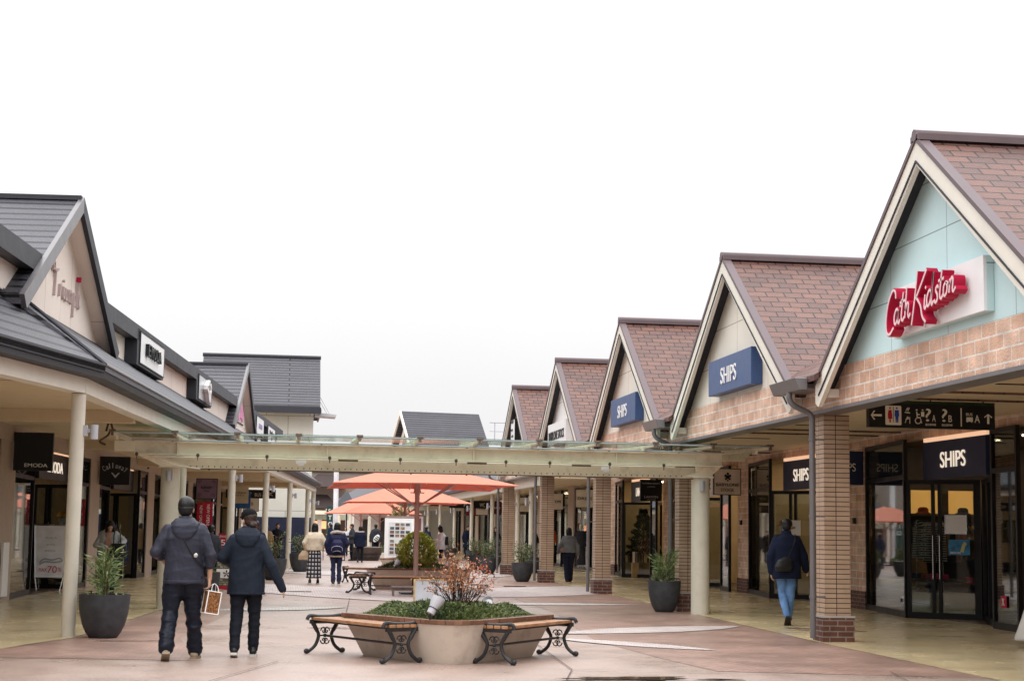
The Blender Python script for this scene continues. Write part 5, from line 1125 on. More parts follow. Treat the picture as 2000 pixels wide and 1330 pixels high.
# bare twiggy autumn bush
def twig_bush(t, c, z, hgt, spread, seed, nst=15, leafm=None, nleaf=420, lean=(0, 0), tw=.007, lsz=.05, minz=.35):
    rg = np.random.default_rng(seed); b = MB(); tips = []
    def grow(p, d, L, r, lev):
        q = [p]; k = 4
        for i in range(k):
            d = d+rg.normal(0, .13, 3); d[2] += .03; d /= np.linalg.norm(d); p = p+d*L/k; q.append(p)
        b.tube([tuple(v) for v in q], [r*(1-.5*i/k) for i in range(k+1)], 5, cap=False)
        if lev > 0:
            for j in range(rg.integers(2, 4)):
                s = q[rg.integers(1, k+1)]; dd = d+rg.normal(0, .42, 3); grow(s, dd/np.linalg.norm(dd), L*rg.uniform(.45, .7), r*.55, lev-1)
        for s in q[1:]: tips.append((s, d))
    for i in range(nst):
        a = rg.uniform(0, 2*PI); el = rg.uniform(.25, 1); d = np.array([math.cos(a)*spread*el+lean[0], math.sin(a)*spread*el+lean[1], 1]); d /= np.linalg.norm(d)
        grow(np.array([c[0]+.05*math.cos(a), c[1]+.05*math.sin(a), z]), d, hgt*rg.uniform(.45, .62), tw, 2)
    b.build('branches', M_twig, t)
    T = [x for x in tips if x[0][2] > z+hgt*minz]; idx = rg.integers(0, len(T), nleaf)
    P = np.array([T[i][0] for i in idx])+rg.normal(0, .02, (nleaf, 3)); D = np.array([T[i][1] for i in idx])+rg.normal(0, .8, (nleaf, 3))-[0, 0, .4]
    leaves('foliage', P, D, lsz, lsz*.5, leafm or M_leafr, t, jit=.5)
ab_ = thing('autumn_bush', 'twiggy bush with orange and pink leaves rising from the nearest planter', 'bush', (2.0, 18.85, .42))
twig_bush(ab_, (2.0, 18.85), .42, .80, .62, 21, 30, M_leafr, 1300, lean=(.08, 0), tw=.0075, lsz=.032, minz=.40)
twl = leafmat('red winter leaf', (.22, .03, .02), (.50, .16, .05)); leaves('red_leaves', RNG.normal([2.22, 18.85, .98], [.10, .10, .09], (160, 3)), RNG.normal(0, 1, (160, 3)), .035, .017, twl, ab_)
# uplights
def uplight(label, p, d, L=.20):
    t = thing('spotlight', label, 'spotlight', p, group='silver uplights in the planters', local=True); d = Vector(d).normalized(); Q = d.to_track_quat('Z', 'Y').to_matrix()
    b = MB(); b.lathe([(.03, 0), (.045, .005), (.048, .06), (.05, .07), (.055, .09), (.072, .15), (.078, L), (.074, L), (.069, .155), (.045, .12)], 24, M=Q, cap=False); b.lathe([(.001, .0), (.03, 0)], 24, M=Q, cap=False); b.build('housing', M_grey, t, smooth=True)
    b = MB(); b.lathe([(.0492, .062), (.054, .064), (.054, .072), (.0512, .074)], 24, M=Q, cap=False); b.build('collar', M_iron, t)
    b = MB(); b.lathe([(.001, .13), (.066, .13)], 20, M=Q, cap=False); b.build('lens', M_wsign, t)
    b = MB(); b.tube([(0, 0, -.12), (0, 0, 0)], .012, 8); b.build('stake', M_iron, t); return t
uplight('silver bell shaped uplight leaning right in front of the autumn bush', (1.60, 18.05, .535), (.50, .25, .9), .20)
uplight('silver uplight facing the camera to the right of the autumn bush', (2.42, 19.15, .55), (-.5, -.75, .55), .16)
uplight('silver uplight left of the yellow bush in the second planter', (2.72, 41.0, .52), (.5, .3, .8), .2)
uplight('silver uplight right of the yellow bush in the second planter', (3.95, 41.0, .52), (.6, -.2, .5), .2)
# second planter with bush and benches
p2 = thing('planter', 'second cream planter with timber ring under the nearest umbrella', 'planter', (3.5, 40, 0))
c2_, inn2 = planter(p2, [(3.3, 43.4), (1.95, 40.7), (4.7, 40.7)], rr=(.6, .2, .2), zt=.47)
b = MB(); b.poly([(x, y, .36) for x, y in inn2], (0, 0, .08)); b.build('soil', M_soil, p2)
g2 = thing('ground_cover', 'bed of low juniper in the second planter', 'shrub bed', (c2_.x, c2_.y, .4)); cover(g2, (c2_.x, c2_.y), inn2, .44, 3500, .22, 5, .09, .03)
def cone_bush(name, label, c, z, w, h, n, m, seed, L=.07):
    t = thing(name, label, 'bush', (c[0], c[1], z)); rg = np.random.default_rng(seed)
    b = MB(); b.tube([(c[0], c[1], z-.02), (c[0], c[1], z+h*.5)], [.03, .01], 6)
    for i in range(14): a = rg.uniform(0, 6.28); b.tube([(c[0], c[1], z+.05+.03*i), (c[0]+w*.35*math.cos(a), c[1]+w*.35*math.sin(a), z+.2+h*.05*i)], .006, 4)
    b.build('stem', M_stem, t)
    u = rg.uniform(0, 1, n); th = rg.uniform(0, 2*PI, n); rr = w/2*np.sqrt(np.sin(PI*np.clip(u*.85+.15, 0, 1)))*(.72+.28*rg.uniform(0, 1, n)**.5)*(1+.18*np.sin(th*5+u*9)+.10*np.sin(th*11-u*17))
    P = np.stack([c[0]+rr*np.cos(th), c[1]+rr*np.sin(th), z+.05+h*u], 1); D = np.stack([np.cos(th), np.sin(th), 1.1+0*u], 1)+rg.normal(0, .45, (n, 3))
    leaves('foliage', P, D, L, L*.42, m, t, jit=.5)
cone_bush('conifer_bush', 'rounded yellow green conifer bush in the second planter', (3.30, 41.4), .47, .88, .86, 6000, M_leafy, 8, .065)
rb = thing('autumn_bush', 'small reddish bush at the right end of the second planter', 'bush', (4.75, 39.2, .44)); twig_bush(rb, (4.2, 41.2), .44, .5, .6, 31, 10, M_leafr, 260, tw=.006)
bench('bench in front of the second planter seen side on', 2.9, 37.1, R(90), L=2.0); bench('bench left of the second planter running away', 1.80, 38.6, R(-8), L=1.8)
bench('dark bench behind the second planter', 2.6, 45.4, R(70), L=2.0)
b = MB(); b.box(2.35, 3.35, 36.2, 36.55, .19, .23); b.box(2.35, 3.35, 36.25, 36.5, .13, .19); 
for x in (2.4, 3.3): b.box(x-.02, x+.02, 36.25, 36.5, 0, .13)
tag(b.build('low_platform', mat('weathered grey wood', (.20, .16, .15), .6, .3), bevel=.006), 'low weathered wooden platform in front of the side on bench', 'platform')

# ------------------------------------------------------------------ umbrellas
def umbrella(label, x, y, wx, wy, ze, za, rz=0, pole=.055):
    t = thing('patio_umbrella', label, 'umbrella', (x, y, 0), rz, 'coral patio umbrellas down the middle of the street', local=True)
    b = MB(); b.tube([(0, 0, 0), (0, 0, za+.06)], pole, 16); b.build('pole', M_umbp, t, smooth=True)
    b = MB(); b.box(-.35, .35, -.35, .35, 0, .05); b.tube([(0, 0, .05), (0, 0, .35)], pole+.025, 12); b.build('base', M_iron, t)
    N_ = 10; vs = []; fs = []; lay = 8
    per = []
    for s in range(4):
        c = [(-1, -1), (1, -1), (1, 1), (-1, 1)]; a, d = c[s], c[(s+1) % 4]
        for k in range(N_): f = k/N_; per.append((a[0]+(d[0]-a[0])*f, a[1]+(d[1]-a[1])*f, f))
    m = len(per)
    for sgn, off in ((1, 0), (-1, .012)):
        for l in range(lay+1):
            q = l/lay
            for (px, py, f) in per:
                sag = math.sin(PI*f)
                k = q*(1-.035*sag*q); zz = za-(za-ze)*(q**1.12)-.05*q*sag*(1-q)*2+.03*sag*q
                vs.append((px*wx/2*k, py*wy/2*k, zz-off))
    O = (lay+1)*m
    for l in range(lay):
        for j in range(m):
            a = l*m+j; b_ = l*m+(j+1) % m; fs.append((a, b_, b_+m, a+m)[::-1] if False else (a, a+m, b_+m, b_)); fs.append((a+O, b_+O, b_+m+O, a+m+O))
    l = lay
    for j in range(m): fs.append((l*m+j, l*m+j+O, l*m+(j+1) % m+O, l*m+(j+1) % m))
    b = MB(); b.add(vs, fs); cn = b.build('canopy', M_umb, t, smooth=True, ang=30)
    for sx, sy in ((-1, -1), (1, -1), (1, 1), (-1, 1), (0, -1), (0, 1), (1, 0), (-1, 0)):
        kk = .96; e_ = (sx*wx/2*kk, sy*wy/2*kk, ze+.0); b = MB(); b.tube([(sx*.05, sy*.05, za-.04), e_], .012, 6); rb_ = b.build('rib', M_umbp, t)
        mx_ = .52; b = MB(); b.tube([(sx*.06, sy*.06, ze-.42), (sx*wx/2*mx_, sy*wy/2*mx_, za+(ze-za)*mx_-.03)], .014, 6); b.build('strut', M_umbp, rb_)
    b = MB(); b.tube([(0, 0, ze-.46), (0, 0, ze-.36)], pole+.025, 12); b.tube([(0, 0, ze-.12), (0, 0, ze-.08)], pole+.03, 12); b.tube([(-.16, 0, ze-.13), (.16, 0, ze-.13)], .012, 6); b.build('hub', M_umbp, t)
    return t
umbrella('nearest and largest coral umbrella just behind the glass canopy', 2.98, 37.6, 4.0, 5.2, 2.43, 2.93)
umbrella('second coral umbrella partly below the largest one', 4.5, 62.5, 4.5, 4.0, 2.47, 3.25, R(3))
umbrella('coral umbrella whose pole rises right of the far sapling', 5.0, 88, 4.2, 4.0, 2.3, 3.1)
umbrella('farthest coral umbrella at the left of the row', 4.4, 97, 4.2, 4.0, 2.38, 3.3)
b = MB(); b.hexa([(2.9, 106, 2.75), (4.6, 106, 2.75), (4.6, 109, 2.75), (2.9, 109, 2.75)], [(3.9, 107.4, 3.9), (4.0, 107.4, 3.9), (4.0, 107.6, 3.9), (3.9, 107.6, 3.9)]); b.tube([(3.95, 107.5, 0), (3.95, 107.5, 3)], .05, 6)
tag(b.build('grey_umbrella', M_dtrim), 'dark grey umbrella beside the white far pole', 'umbrella')
# sapling far down the street
sp = thing('sapling', 'slender sapling with thin olive leaves in front of the far coral umbrellas', 'tree', (4.7, 72, 0))
twig_bush(sp, (4.75, 72), 1.1, 1.7, .62, 44, 7, M_leafs, 620, tw=.018, lsz=.11, minz=.3)
b = MB(); b.tube([(4.8, 72, 0), (4.72, 72, 1.15)], [.03, .02], 6); b.build('trunk', M_twig, sp)
p3 = thing('planter', 'far cream planter under the display boards', 'planter', (4.2, 58, 0)); planter(p3, [(4.3, 60.5), (3.2, 56.2), (6.0, 56.2)], rr=(.5, .2, .2), zt=.45)
p4 = thing('planter_barrel', 'dark wooden barrel planter left of the man in the grey hoodie', 'planter', (3.85, 79, 0), local=True)
b = MB(); b.lathe([(.001, 0), (.62, 0), (.74, .3), (.78, .62), (.70, .66), (.001, .60)], 24, cap=False); b.build('tub', mat('dark barrel wood', (.075, .05, .04), .6, .3), p4, smooth=True)
b = MB(); b.lathe([(.745, .28), (.765, .30), (.765, .36), (.76, .37)], 24, cap=False); b.lathe([(.66, .10), (.69, .11), (.70, .17), (.68, .18)], 24, cap=False); b.build('hoop', M_iron, p4)
cover(thing('ground_cover', 'low green plants left of the photo board', 'shrub bed', (4.6, 80, .5)), (4.9, 81.5), [(4.3, 80.6), (5.6, 80.6), (5.6, 82.4), (4.3, 82.4)], .3, 900, .35, 9, .12, .05)
b = MB(); b.box(4.35, 5.5, 80.5, 82.5, 0, .35); tag(b.build('low_planter_box', M_bowl, bevel=.02), 'low pale planter box left of the photo board', 'planter')
# cafe tables and chairs
def cafe_table(x, y, label):
    t = thing('cafe_table', label, 'table', (x, y, 0), group='cafe tables in the distance', local=True)
    b = MB(); b.lathe([(.001, .70), (.38, .70), (.38, .73), (.001, .73)], 20, cap=False); b.build('table_top', M_wsign, t); b = MB(); b.tube([(0, 0, .02), (0, 0, .7)], .025, 8); b.tube([(-.25, 0, .02), (.25, 0, .02)], .02, 6); b.tube([(0, -.25, .02), (0, .25, .02)], .02, 6); b.build('leg', M_iron, t)
def cafe_chair(x, y, rz, label):
    t = thing('cafe_chair', label, 'chair', (x, y, 0), rz, 'cafe chairs in the distance', local=True)
    b = MB(); b.box(-.21, .21, -.21, .21, .43, .46); b.build('seat', M_iron, t)
    b = MB(); b.box(-.21, .21, .19, .22, .62, .86); b.build('backrest', M_iron, t)
    for sx in (-1, 1):
        for sy in (-1, 1): b = MB(); b.tube([(sx*.19, sy*.19, 0), (sx*.19, sy*.19, .44 if sy < 0 else .86)], .013, 6); b.build('leg', M_iron, t)
cafe_table(2.55, 78, 'round cafe table between the backpack wearer and the fur hooded coat'); cafe_chair(2.0, 78.3, R(80), 'black cafe chair left of the distant round table'); cafe_chair(3.0, 77.6, R(-95), 'black cafe chair right of the distant round table')
# basket of camouflage goods by the left arcade, white leather-look goods
cb = thing('goods_stand', 'low display stand with camouflage print and leaf emblem on white', 'display stand', (-1.45, 39.5, 0))
camo = bricks('camouflage print', (.10, .09, .05), (.35, .34, .28), (.05, .05, .03), .09, .05, .006, bump=0, var=.5, vscale=14)
for z0, z1, m, nm in ((.0, .09, mat('crimson banner', (.36, .01, .035), .6), 'base'), (.09, .27, camo, 'lower_print'), (.27, .48, M_wsign, 'white_panel'), (.48, .66, camo, 'upper_print')):
    b = MB(); b.box(-1.75, -1.1, 39.3, 39.7, z0, z1); b.build(nm, m, cb)
b = MB(); 
for a in range(5): an = R(90+a*72); b.poly([(-1.32, 39.295, .37), (-1.32+.07*math.cos(an-.3), 39.295, .37+.07*math.sin(an-.3)), (-1.32+.09*math.cos(an), 39.295, .37+.09*math.sin(an)), (-1.32+.07*math.cos(an+.3), 39.295, .37+.07*math.sin(an+.3))], (0, -.005, 0))
b.build('leaf_emblem', M_stem, cb)

# ------------------------------------------------------------------ goods inside the shops
def garment(b, x, y, z, L, w=.19, a=0, th=.035):
    c, s = math.cos(a), math.sin(a)
    sec = []
    for zz, ww in ((z, .04), (z-.04, w*.55), (z-.10, w*.95), (z-.35, w*.9), (z-L, w*1.05)):
        ph = zz*9+x*5; sec.append([(x+c*ww*u-s*t*th*(1+.3*math.sin(ph+u*4)), y+s*ww*u+c*t*th*(1+.3*math.sin(ph+u*4)), zz) for u, t in ((-1, 0), (-.5, -1), (0, -1.2), (.5, -1), (1, 0), (.5, 1), (0, 1.2), (-.5, 1))])
    n = 8; vs = [p for r_ in sec for p in r_]; fs = [tuple(range(n))]+[tuple((len(sec)-1)*n+j for j in range(n-1, -1, -1))]
    for k in range(len(sec)-1):
        for j in range(n): fs.append((k*n+j, (k+1)*n+j, (k+1)*n+(j+1) % n, k*n+(j+1) % n))
    b.add(vs, fs)
GM = [fabric('garment charcoal', (.03, .03, .035)), fabric('garment tan', (.28, .16, .07)), fabric('garment rust', (.30, .06, .02)), fabric('garment cream', (.5, .42, .3)), fabric('garment olive', (.08, .08, .04)), fabric('garment navy', (.02, .03, .08)), fabric('garment pink', (.55, .05, .15))]
M_strp = bricks('striped knit', (.02, .02, .03), (.02, .02, .03), (.55, .52, .5), 8, .045, .014, bump=0, var=.1)
def rack(label, x, y, rz, n=8, L=.75, mats=None, top=1.45, seed=0):
    t = thing('clothes_rack', label, 'clothes rack', (x, y, 0), rz, 'clothes racks inside the shops', local=True); rg = random.Random(seed)
    W = n*.11+.1; b = MB(); b.tube([(-W/2, 0, 0), (-W/2, 0, top+.03), (W/2, 0, top+.03), (W/2, 0, 0)], .012, 6); b.build('rail', M_chrome, t)
    for i in range(n):
        b = MB(); garment(b, -W/2+.1+i*.11, 0, top, L*rg.uniform(.8, 1.1), .2, R(90+rg.uniform(-14, 14))); b.build('garment', (mats or GM)[rg.randrange(len(mats or GM))], t, smooth=True)
rack('rack of striped tops just inside the nearest right shop door', 12.15, 30.0, R(20), 5, .8, [M_strp], 1.75, 1)
rack('rack of tan and cream jackets in the nearest right shop window', 12.4, 31.3, R(70), 5, .7, [GM[1], GM[3], GM[2]], 1.35, 2)
rack('rack of dark coats behind the nearest right glass doors', 14.0, 28.5, R(0), 9, .9, [GM[0], GM[2], GM[1]], 1.6, 3)
rack('rack of brown garments inside the right edge shop window', 12.6, 25.6, R(80), 8, .9, [GM[1], GM[2], GM[3]], 1.6, 4)
rack('rack of long garments along the side wall of the nearest right shop', 13.3, 31.7, R(0), 13, .75, None, 1.72, 7)
for i in range(8):
    b = MB(); x = 12.45+i*.2; b.box(x, x+.16, 31.85, 32.1, 1.052 if i % 2 else .552, (1.052 if i % 2 else .552)+.13); tag(b.build('folded_clothes', GM[(i*3+2) % 7], bevel=.02), 'folded clothes on the side wall shelves of the nearest right shop', 'folded clothes', 'folded clothes on the side wall shelves')
rack('rack of mixed garments in the window behind the man in jeans', 12.3, 39.3, R(75), 6, .9, [GM[4], GM[2], GM[0]], 1.5, 5)
rack('rack of garments deep inside the second right shop', 13.5, 36.0, R(5), 8, .8, None, 1.5, 6)
for i in range(4): rack(['rack of clothes inside the left shop behind the A frame board', 'rack of clothes inside the left shop behind the arched lettering sign', 'rack of clothes inside the left shop by the purple sign', 'rack of clothes inside the left shop by the cream sign'][i], *LW([18.0, 26.6, 35.5, 44][i], 4.9)[:2], R(85), 7, .85, None, 1.45, 10+i)
rack('rack of printed clothes outside the door behind the woman in the grey cardigan', *LW(23.9, 3.5)[:2], R(-60), 5, .8, [GM[6], GM[0], GM[3], GM[5]], 1.15, 20)
cd_ = thing('display_cabinet', 'white drawer cabinet with folded goods in the nearest right shop window', 'cabinet', (12.0, 30.2, 0))
b = MB(); b.box(11.75, 12.6, 29.0, 31.2, .02, .45); b.build('drawers', mat('ivory cabinet', (.55, .52, .42), .5), cd_, bevel=.01)
b = MB(); b.box(11.745, 11.75, 29.1, 31.1, .24, .25); b.build('drawer_gap', M_iron, cd_)
b = MB(); b.box(11.8, 12.6, 29.2, 31.2, .66, .69); b.build('shelf', M_chrome, cd_)
for i in range(9):
    b = MB(); b.box(11.85, 12.15, 29.1+i*.22, 29.28+i*.22, .455 if i % 2 else .695, .53 if i % 2 else .79); tag(b.build('folded_clothes', GM[(i*5+6) % 7], bevel=.02), 'folded clothes stacked on the cabinet in the nearest right window', 'folded clothes', 'folded clothes in the nearest window')
def hat(b, c, r): b.lathe([(r*1.5, 0), (r*1.55, .01), (r, .04), (r*.95, .11), (r*.6, .14), (.001, .145)], 16, c, cap=False)
for i, (x, y, z, m, nm) in enumerate(((12.45, 28.9, 2.0, GM[2], 'rust hat on the lit shelf'), (12.75, 28.6, 2.0, GM[0], 'dark cap on the lit shelf'))):
    b = MB(); hat(b, (12.85+i*.85, 32.05, 1.935), .11); tag(b.build('hat', m, smooth=True), nm+' at the side of the nearest right shop', 'hat')
b = MB(); b.tube([(11.62, 25.95, .6), (11.62, 25.95, 1.62)], .03, 10); tag(b.build('door_pull', M_chrome), 'long steel pull handle beside the right edge shop window', 'door handle')
# mannequins
M_manq = mat('white mannequin', (.62, .60, .58), .35)
def mannequin(label, x, y, rz, top, hatm=None, low=None, z0=.1, coat=False):
    t = thing('mannequin', label, 'mannequin', (x, y, 0), rz, 'mannequins in the shop windows', local=True)
    b = MB(); b.ell((0, 0, 1.60+z0), (.075, .095, .12), 14, 10); b.ell((0, .09, 1.58+z0), (.02, .02, .03)); b.tube([(0, -.01, 1.40+z0), (0, 0, 1.54+z0)], .05, 12); b.loft([(0, 0, .95+z0, .15, .1), (0, 0, 1.1+z0, .13, .09), (0, 0, 1.3+z0, .17, .1), (0, 0, 1.42+z0, .12, .07)], 14)
    for s in (-1, 1): b.cap((s*.09, 0, .9+z0), .08, (s*.09, 0, .1+z0), .04); b.cap((s*.19, 0, 1.38+z0), .04, (s*.25, .02, .85+z0), .028)
    b.build('figure', M_manq, t, smooth=True)
    b = MB(); b.loft([(0, 0, (.45 if coat else .85)+z0, .24, .16), (0, 0, 1.1+z0, .19, .13), (0, 0, 1.32+z0, .22, .14), (0, 0, 1.44+z0, .13, .09)], 16)
    for s in (-1, 1): b.cap((s*.19, 0, 1.38+z0), .065, (s*.27, .02, .95+z0), .05)
    b.build('top', top, t, smooth=True)
    b = MB(); b.loft([(0, 0, .15+z0, .20, .13), (0, 0, .6+z0, .19, .13), (0, 0, .92+z0, .16, .12)], 14); b.build('bottoms', low or GM[0], t, smooth=True)
    b = MB(); b.lathe([(.001, .021), (.22, .021), (.22, .035), (.001, .035)], 16, cap=False); b.tube([(0, 0, .03), (0, 0, .4)], .012, 6); b.build('stand', M_chrome, t)
    if hatm: b = MB(); hat(b, (0, -.01, 1.64+z0), .095); b.build('hat', hatm, t, smooth=True)
mannequin('mannequin with a yellow beret and black top behind the A frame board', LW(17.3, 3.7)[0], LW(17.3, 3.7)[1], R(-60), GM[0], mat('mustard hat', (.55, .28, .05), .7), z0=-.02)
mannequin('mannequin with an orange hat behind the man in jeans', 11.75, 38.0, R(150), fabric('dark maroon knit', (.05, .012, .012)), mat('bright orange hat', (.62, .16, .02), .7), z0=.05)
mannequin('mannequin in a black dress left of the window tree', 11.05, 57.2, R(120), GM[0], None, z0=.05, coat=True)
mannequin('black dressed mannequin beside the woman in the grey top', 11.2, 62, R(160), GM[0], None, z0=.1)
mannequin('pale mannequin in the doorway beyond the fourth brick pillar', 11.3, 70, R(160), GM[2], mat('mustard hat', (.55, .28, .05), .7), z0=.1)
# window tree and gifts
xt = thing('window_tree', 'dark decorated fir tree on a box in the warm lit window', 'christmas tree', (12.0, 54.6, .5)); rg = np.random.default_rng(5); n = 5200
u = rg.uniform(0, 1, n); th = rg.uniform(0, 2*PI, n); rr = (.05+.52*(1-u))*(.55+.45*rg.uniform(0, 1, n))*(1+.25*np.sin(u*40))
leaves('foliage', np.stack([12.0+rr*np.cos(th), 54.6+rr*np.sin(th), .72+1.55*u], 1), np.stack([np.cos(th), np.sin(th), .2+0*u], 1)+rg.normal(0, .3, (n, 3)), .10, .03, leafmat('dark fir leaf', (.006, .014, .008), (.03, .05, .03)), xt)
b = MB(); b.tube([(12.0, 54.6, .5), (12.0, 54.6, 2.1)], [.03, .005], 6); b.build('trunk', M_stem, xt)
for i in range(26):
    q = rg.uniform(.05, .95); a = rg.uniform(PI*.6, PI*1.9); rr = .08+.5*(1-q); b = MB(); b.ell((12.0+rr*math.cos(a), 54.6+rr*math.sin(a), .72+1.5*q), (.022, .022, .022), 8, 6); b.build('bauble', M_wsign if i % 3 else GM[2], xt, smooth=True)
b = MB(); b.box(11.5, 12.7, 54.0, 55.2, .02, .5); tag(b.build('podium', mat('kraft podium', (.42, .28, .14), .7)), 'brown box podium under the window tree', 'podium')
for i, (x, y, w, h, m) in enumerate(((11.62, 54.15, .15, .36, M_lett), (11.82, 54.2, .16, .30, GM[3]), (11.62, 54.9, .14, .22, GM[1]), (12.35, 54.15, .20, .40, M_lett), (12.1, 54.12, .12, .16, GM[2]))):
    g_ = thing('gift_box', ['tall ivory gift box at the left foot of the window tree', 'cream gift box beside the tall ivory one', 'tan gift box at the back of the window tree', 'ivory gift box at the right foot of the window tree', 'small rust gift box in front of the window tree'][i], 'gift box', (x, y, .5))
    b = MB(); b.box(x-w/2, x+w/2, y-w/2, y+w/2, .501, .5+h); b.build('box', m, g_, bevel=.004); b = MB(); b.box(x-.012, x+.012, y-w/2-.004, y+w/2+.004, .502, .505+h); b.build('ribbon', GM[2] if i != 4 else M_lett, g_)
# ------------------------------------------------------------------ people
def remesh(mb, vox, sm=4, folds=None):
    me = mb.mesh(uv=False); o = bpy.data.objects.new('r', me); C.objects.link(o)
    m = o.modifiers.new('r', 'REMESH'); m.mode = 'VOXEL'; m.voxel_size = vox; m.use_smooth_shade = True
    if sm: s = o.modifiers.new('s', 'SMOOTH'); s.iterations = sm; s.factor = .5
    dg = bpy.context.evaluated_depsgraph_get(); r = bpy.data.meshes.new_from_object(o.evaluated_get(dg))
    bpy.data.objects.remove(o); bpy.data.meshes.remove(me)
    if folds:
        n = len(r.vertices); co = np.empty(n*3); r.vertices.foreach_get('co', co); co = co.reshape(-1, 3); no = np.empty(n*3); r.vertices.foreach_get('normal', no); no = no.reshape(-1, 3)
        co = co+no*np.clip(folds(co), -.014, .03)[:, None]; r.vertices.foreach_set('co', co.ravel()); r.update()
    r.polygons.foreach_set('use_smooth', [True]*len(r.polygons)); return r
def wrinkle(amp, f=1., seed=0, stretch=(1, 1, 2.2)):
    rg = np.random.default_rng(seed); K = [(rg.normal(0, 1, 3)*np.array(stretch)*f*rg.uniform(9, 42), rg.uniform(0, 6.28), rg.uniform(.4, 1)) for _ in range(10)]
    def g(c):
        wv = c+.03*np.sin(c[:, [2, 0, 1]]*11*f+seed); s = np.zeros(len(c))
        for k, p, a in K: s += a*(1-np.abs(np.sin(wv@k*.5+p)))**1.6*(40/ (14+np.linalg.norm(k)))*.55
        return amp*(s-s.mean())
    return g
def V(*a): return np.array(a, float)
def cyluv(me, r=.2):
    uvl = me.uv_layers.new(name='UVMap'); n = len(me.vertices); co = np.empty(n*3); me.vertices.foreach_get('co', co); co = co.reshape(-1, 3)
    vi = np.empty(len(me.loops), dtype=np.int32); me.loops.foreach_get('vertex_index', vi); P = co[vi]
    uvl.data.foreach_set('uv', np.stack([np.arctan2(P[:, 0], -P[:, 1])*r, P[:, 2]+5], 1).ravel())
def hand(b, w, d, n, side, curl=.6, k=1.0):
    """w wrist, d direction to the fingers, n palm normal (where the fingers curl to), side thumb direction"""
    d = d/np.linalg.norm(d); n = n-d*(n@d); n /= np.linalg.norm(n); s = side-d*(side@d)-n*(side@n); s /= np.linalg.norm(s)
    for o in (-.026, -.009, .009, .026): b.cap(tuple(w+s*o*.7*k), .016*k, tuple(w+d*.075*k+s*o*k), .0125*k, 8)
    for i, (o, L) in enumerate(((.030, .068), (.010, .078), (-.010, .072), (-.029, .056))):
        p = w+d*.082*k+s*o*k; a = curl*(.8+.12*i); dd = d
        for j, (l, r) in enumerate(((.42, .0092), (.32, .0082), (.26, .0072))):
            dd = dd*math.cos(a*.75)+n*math.sin(a*.75); dd /= np.linalg.norm(dd); q = p+dd*L*l*k; b.cap(tuple(p), r*k, tuple(q), r*.92*k, 8); p = q
    p = w+d*.022*k+s*.030*k; dd = d*.75+s*.55+n*.3; dd /= np.linalg.norm(dd); q = p+dd*.038*k; b.cap(tuple(p), .0125*k, tuple(q), .0105*k, 8); dd = dd+d*.5+n*.4; dd /= np.linalg.norm(dd); b.cap(tuple(q), .0105*k, tuple(q+dd*.030*k), .0085*k, 8)
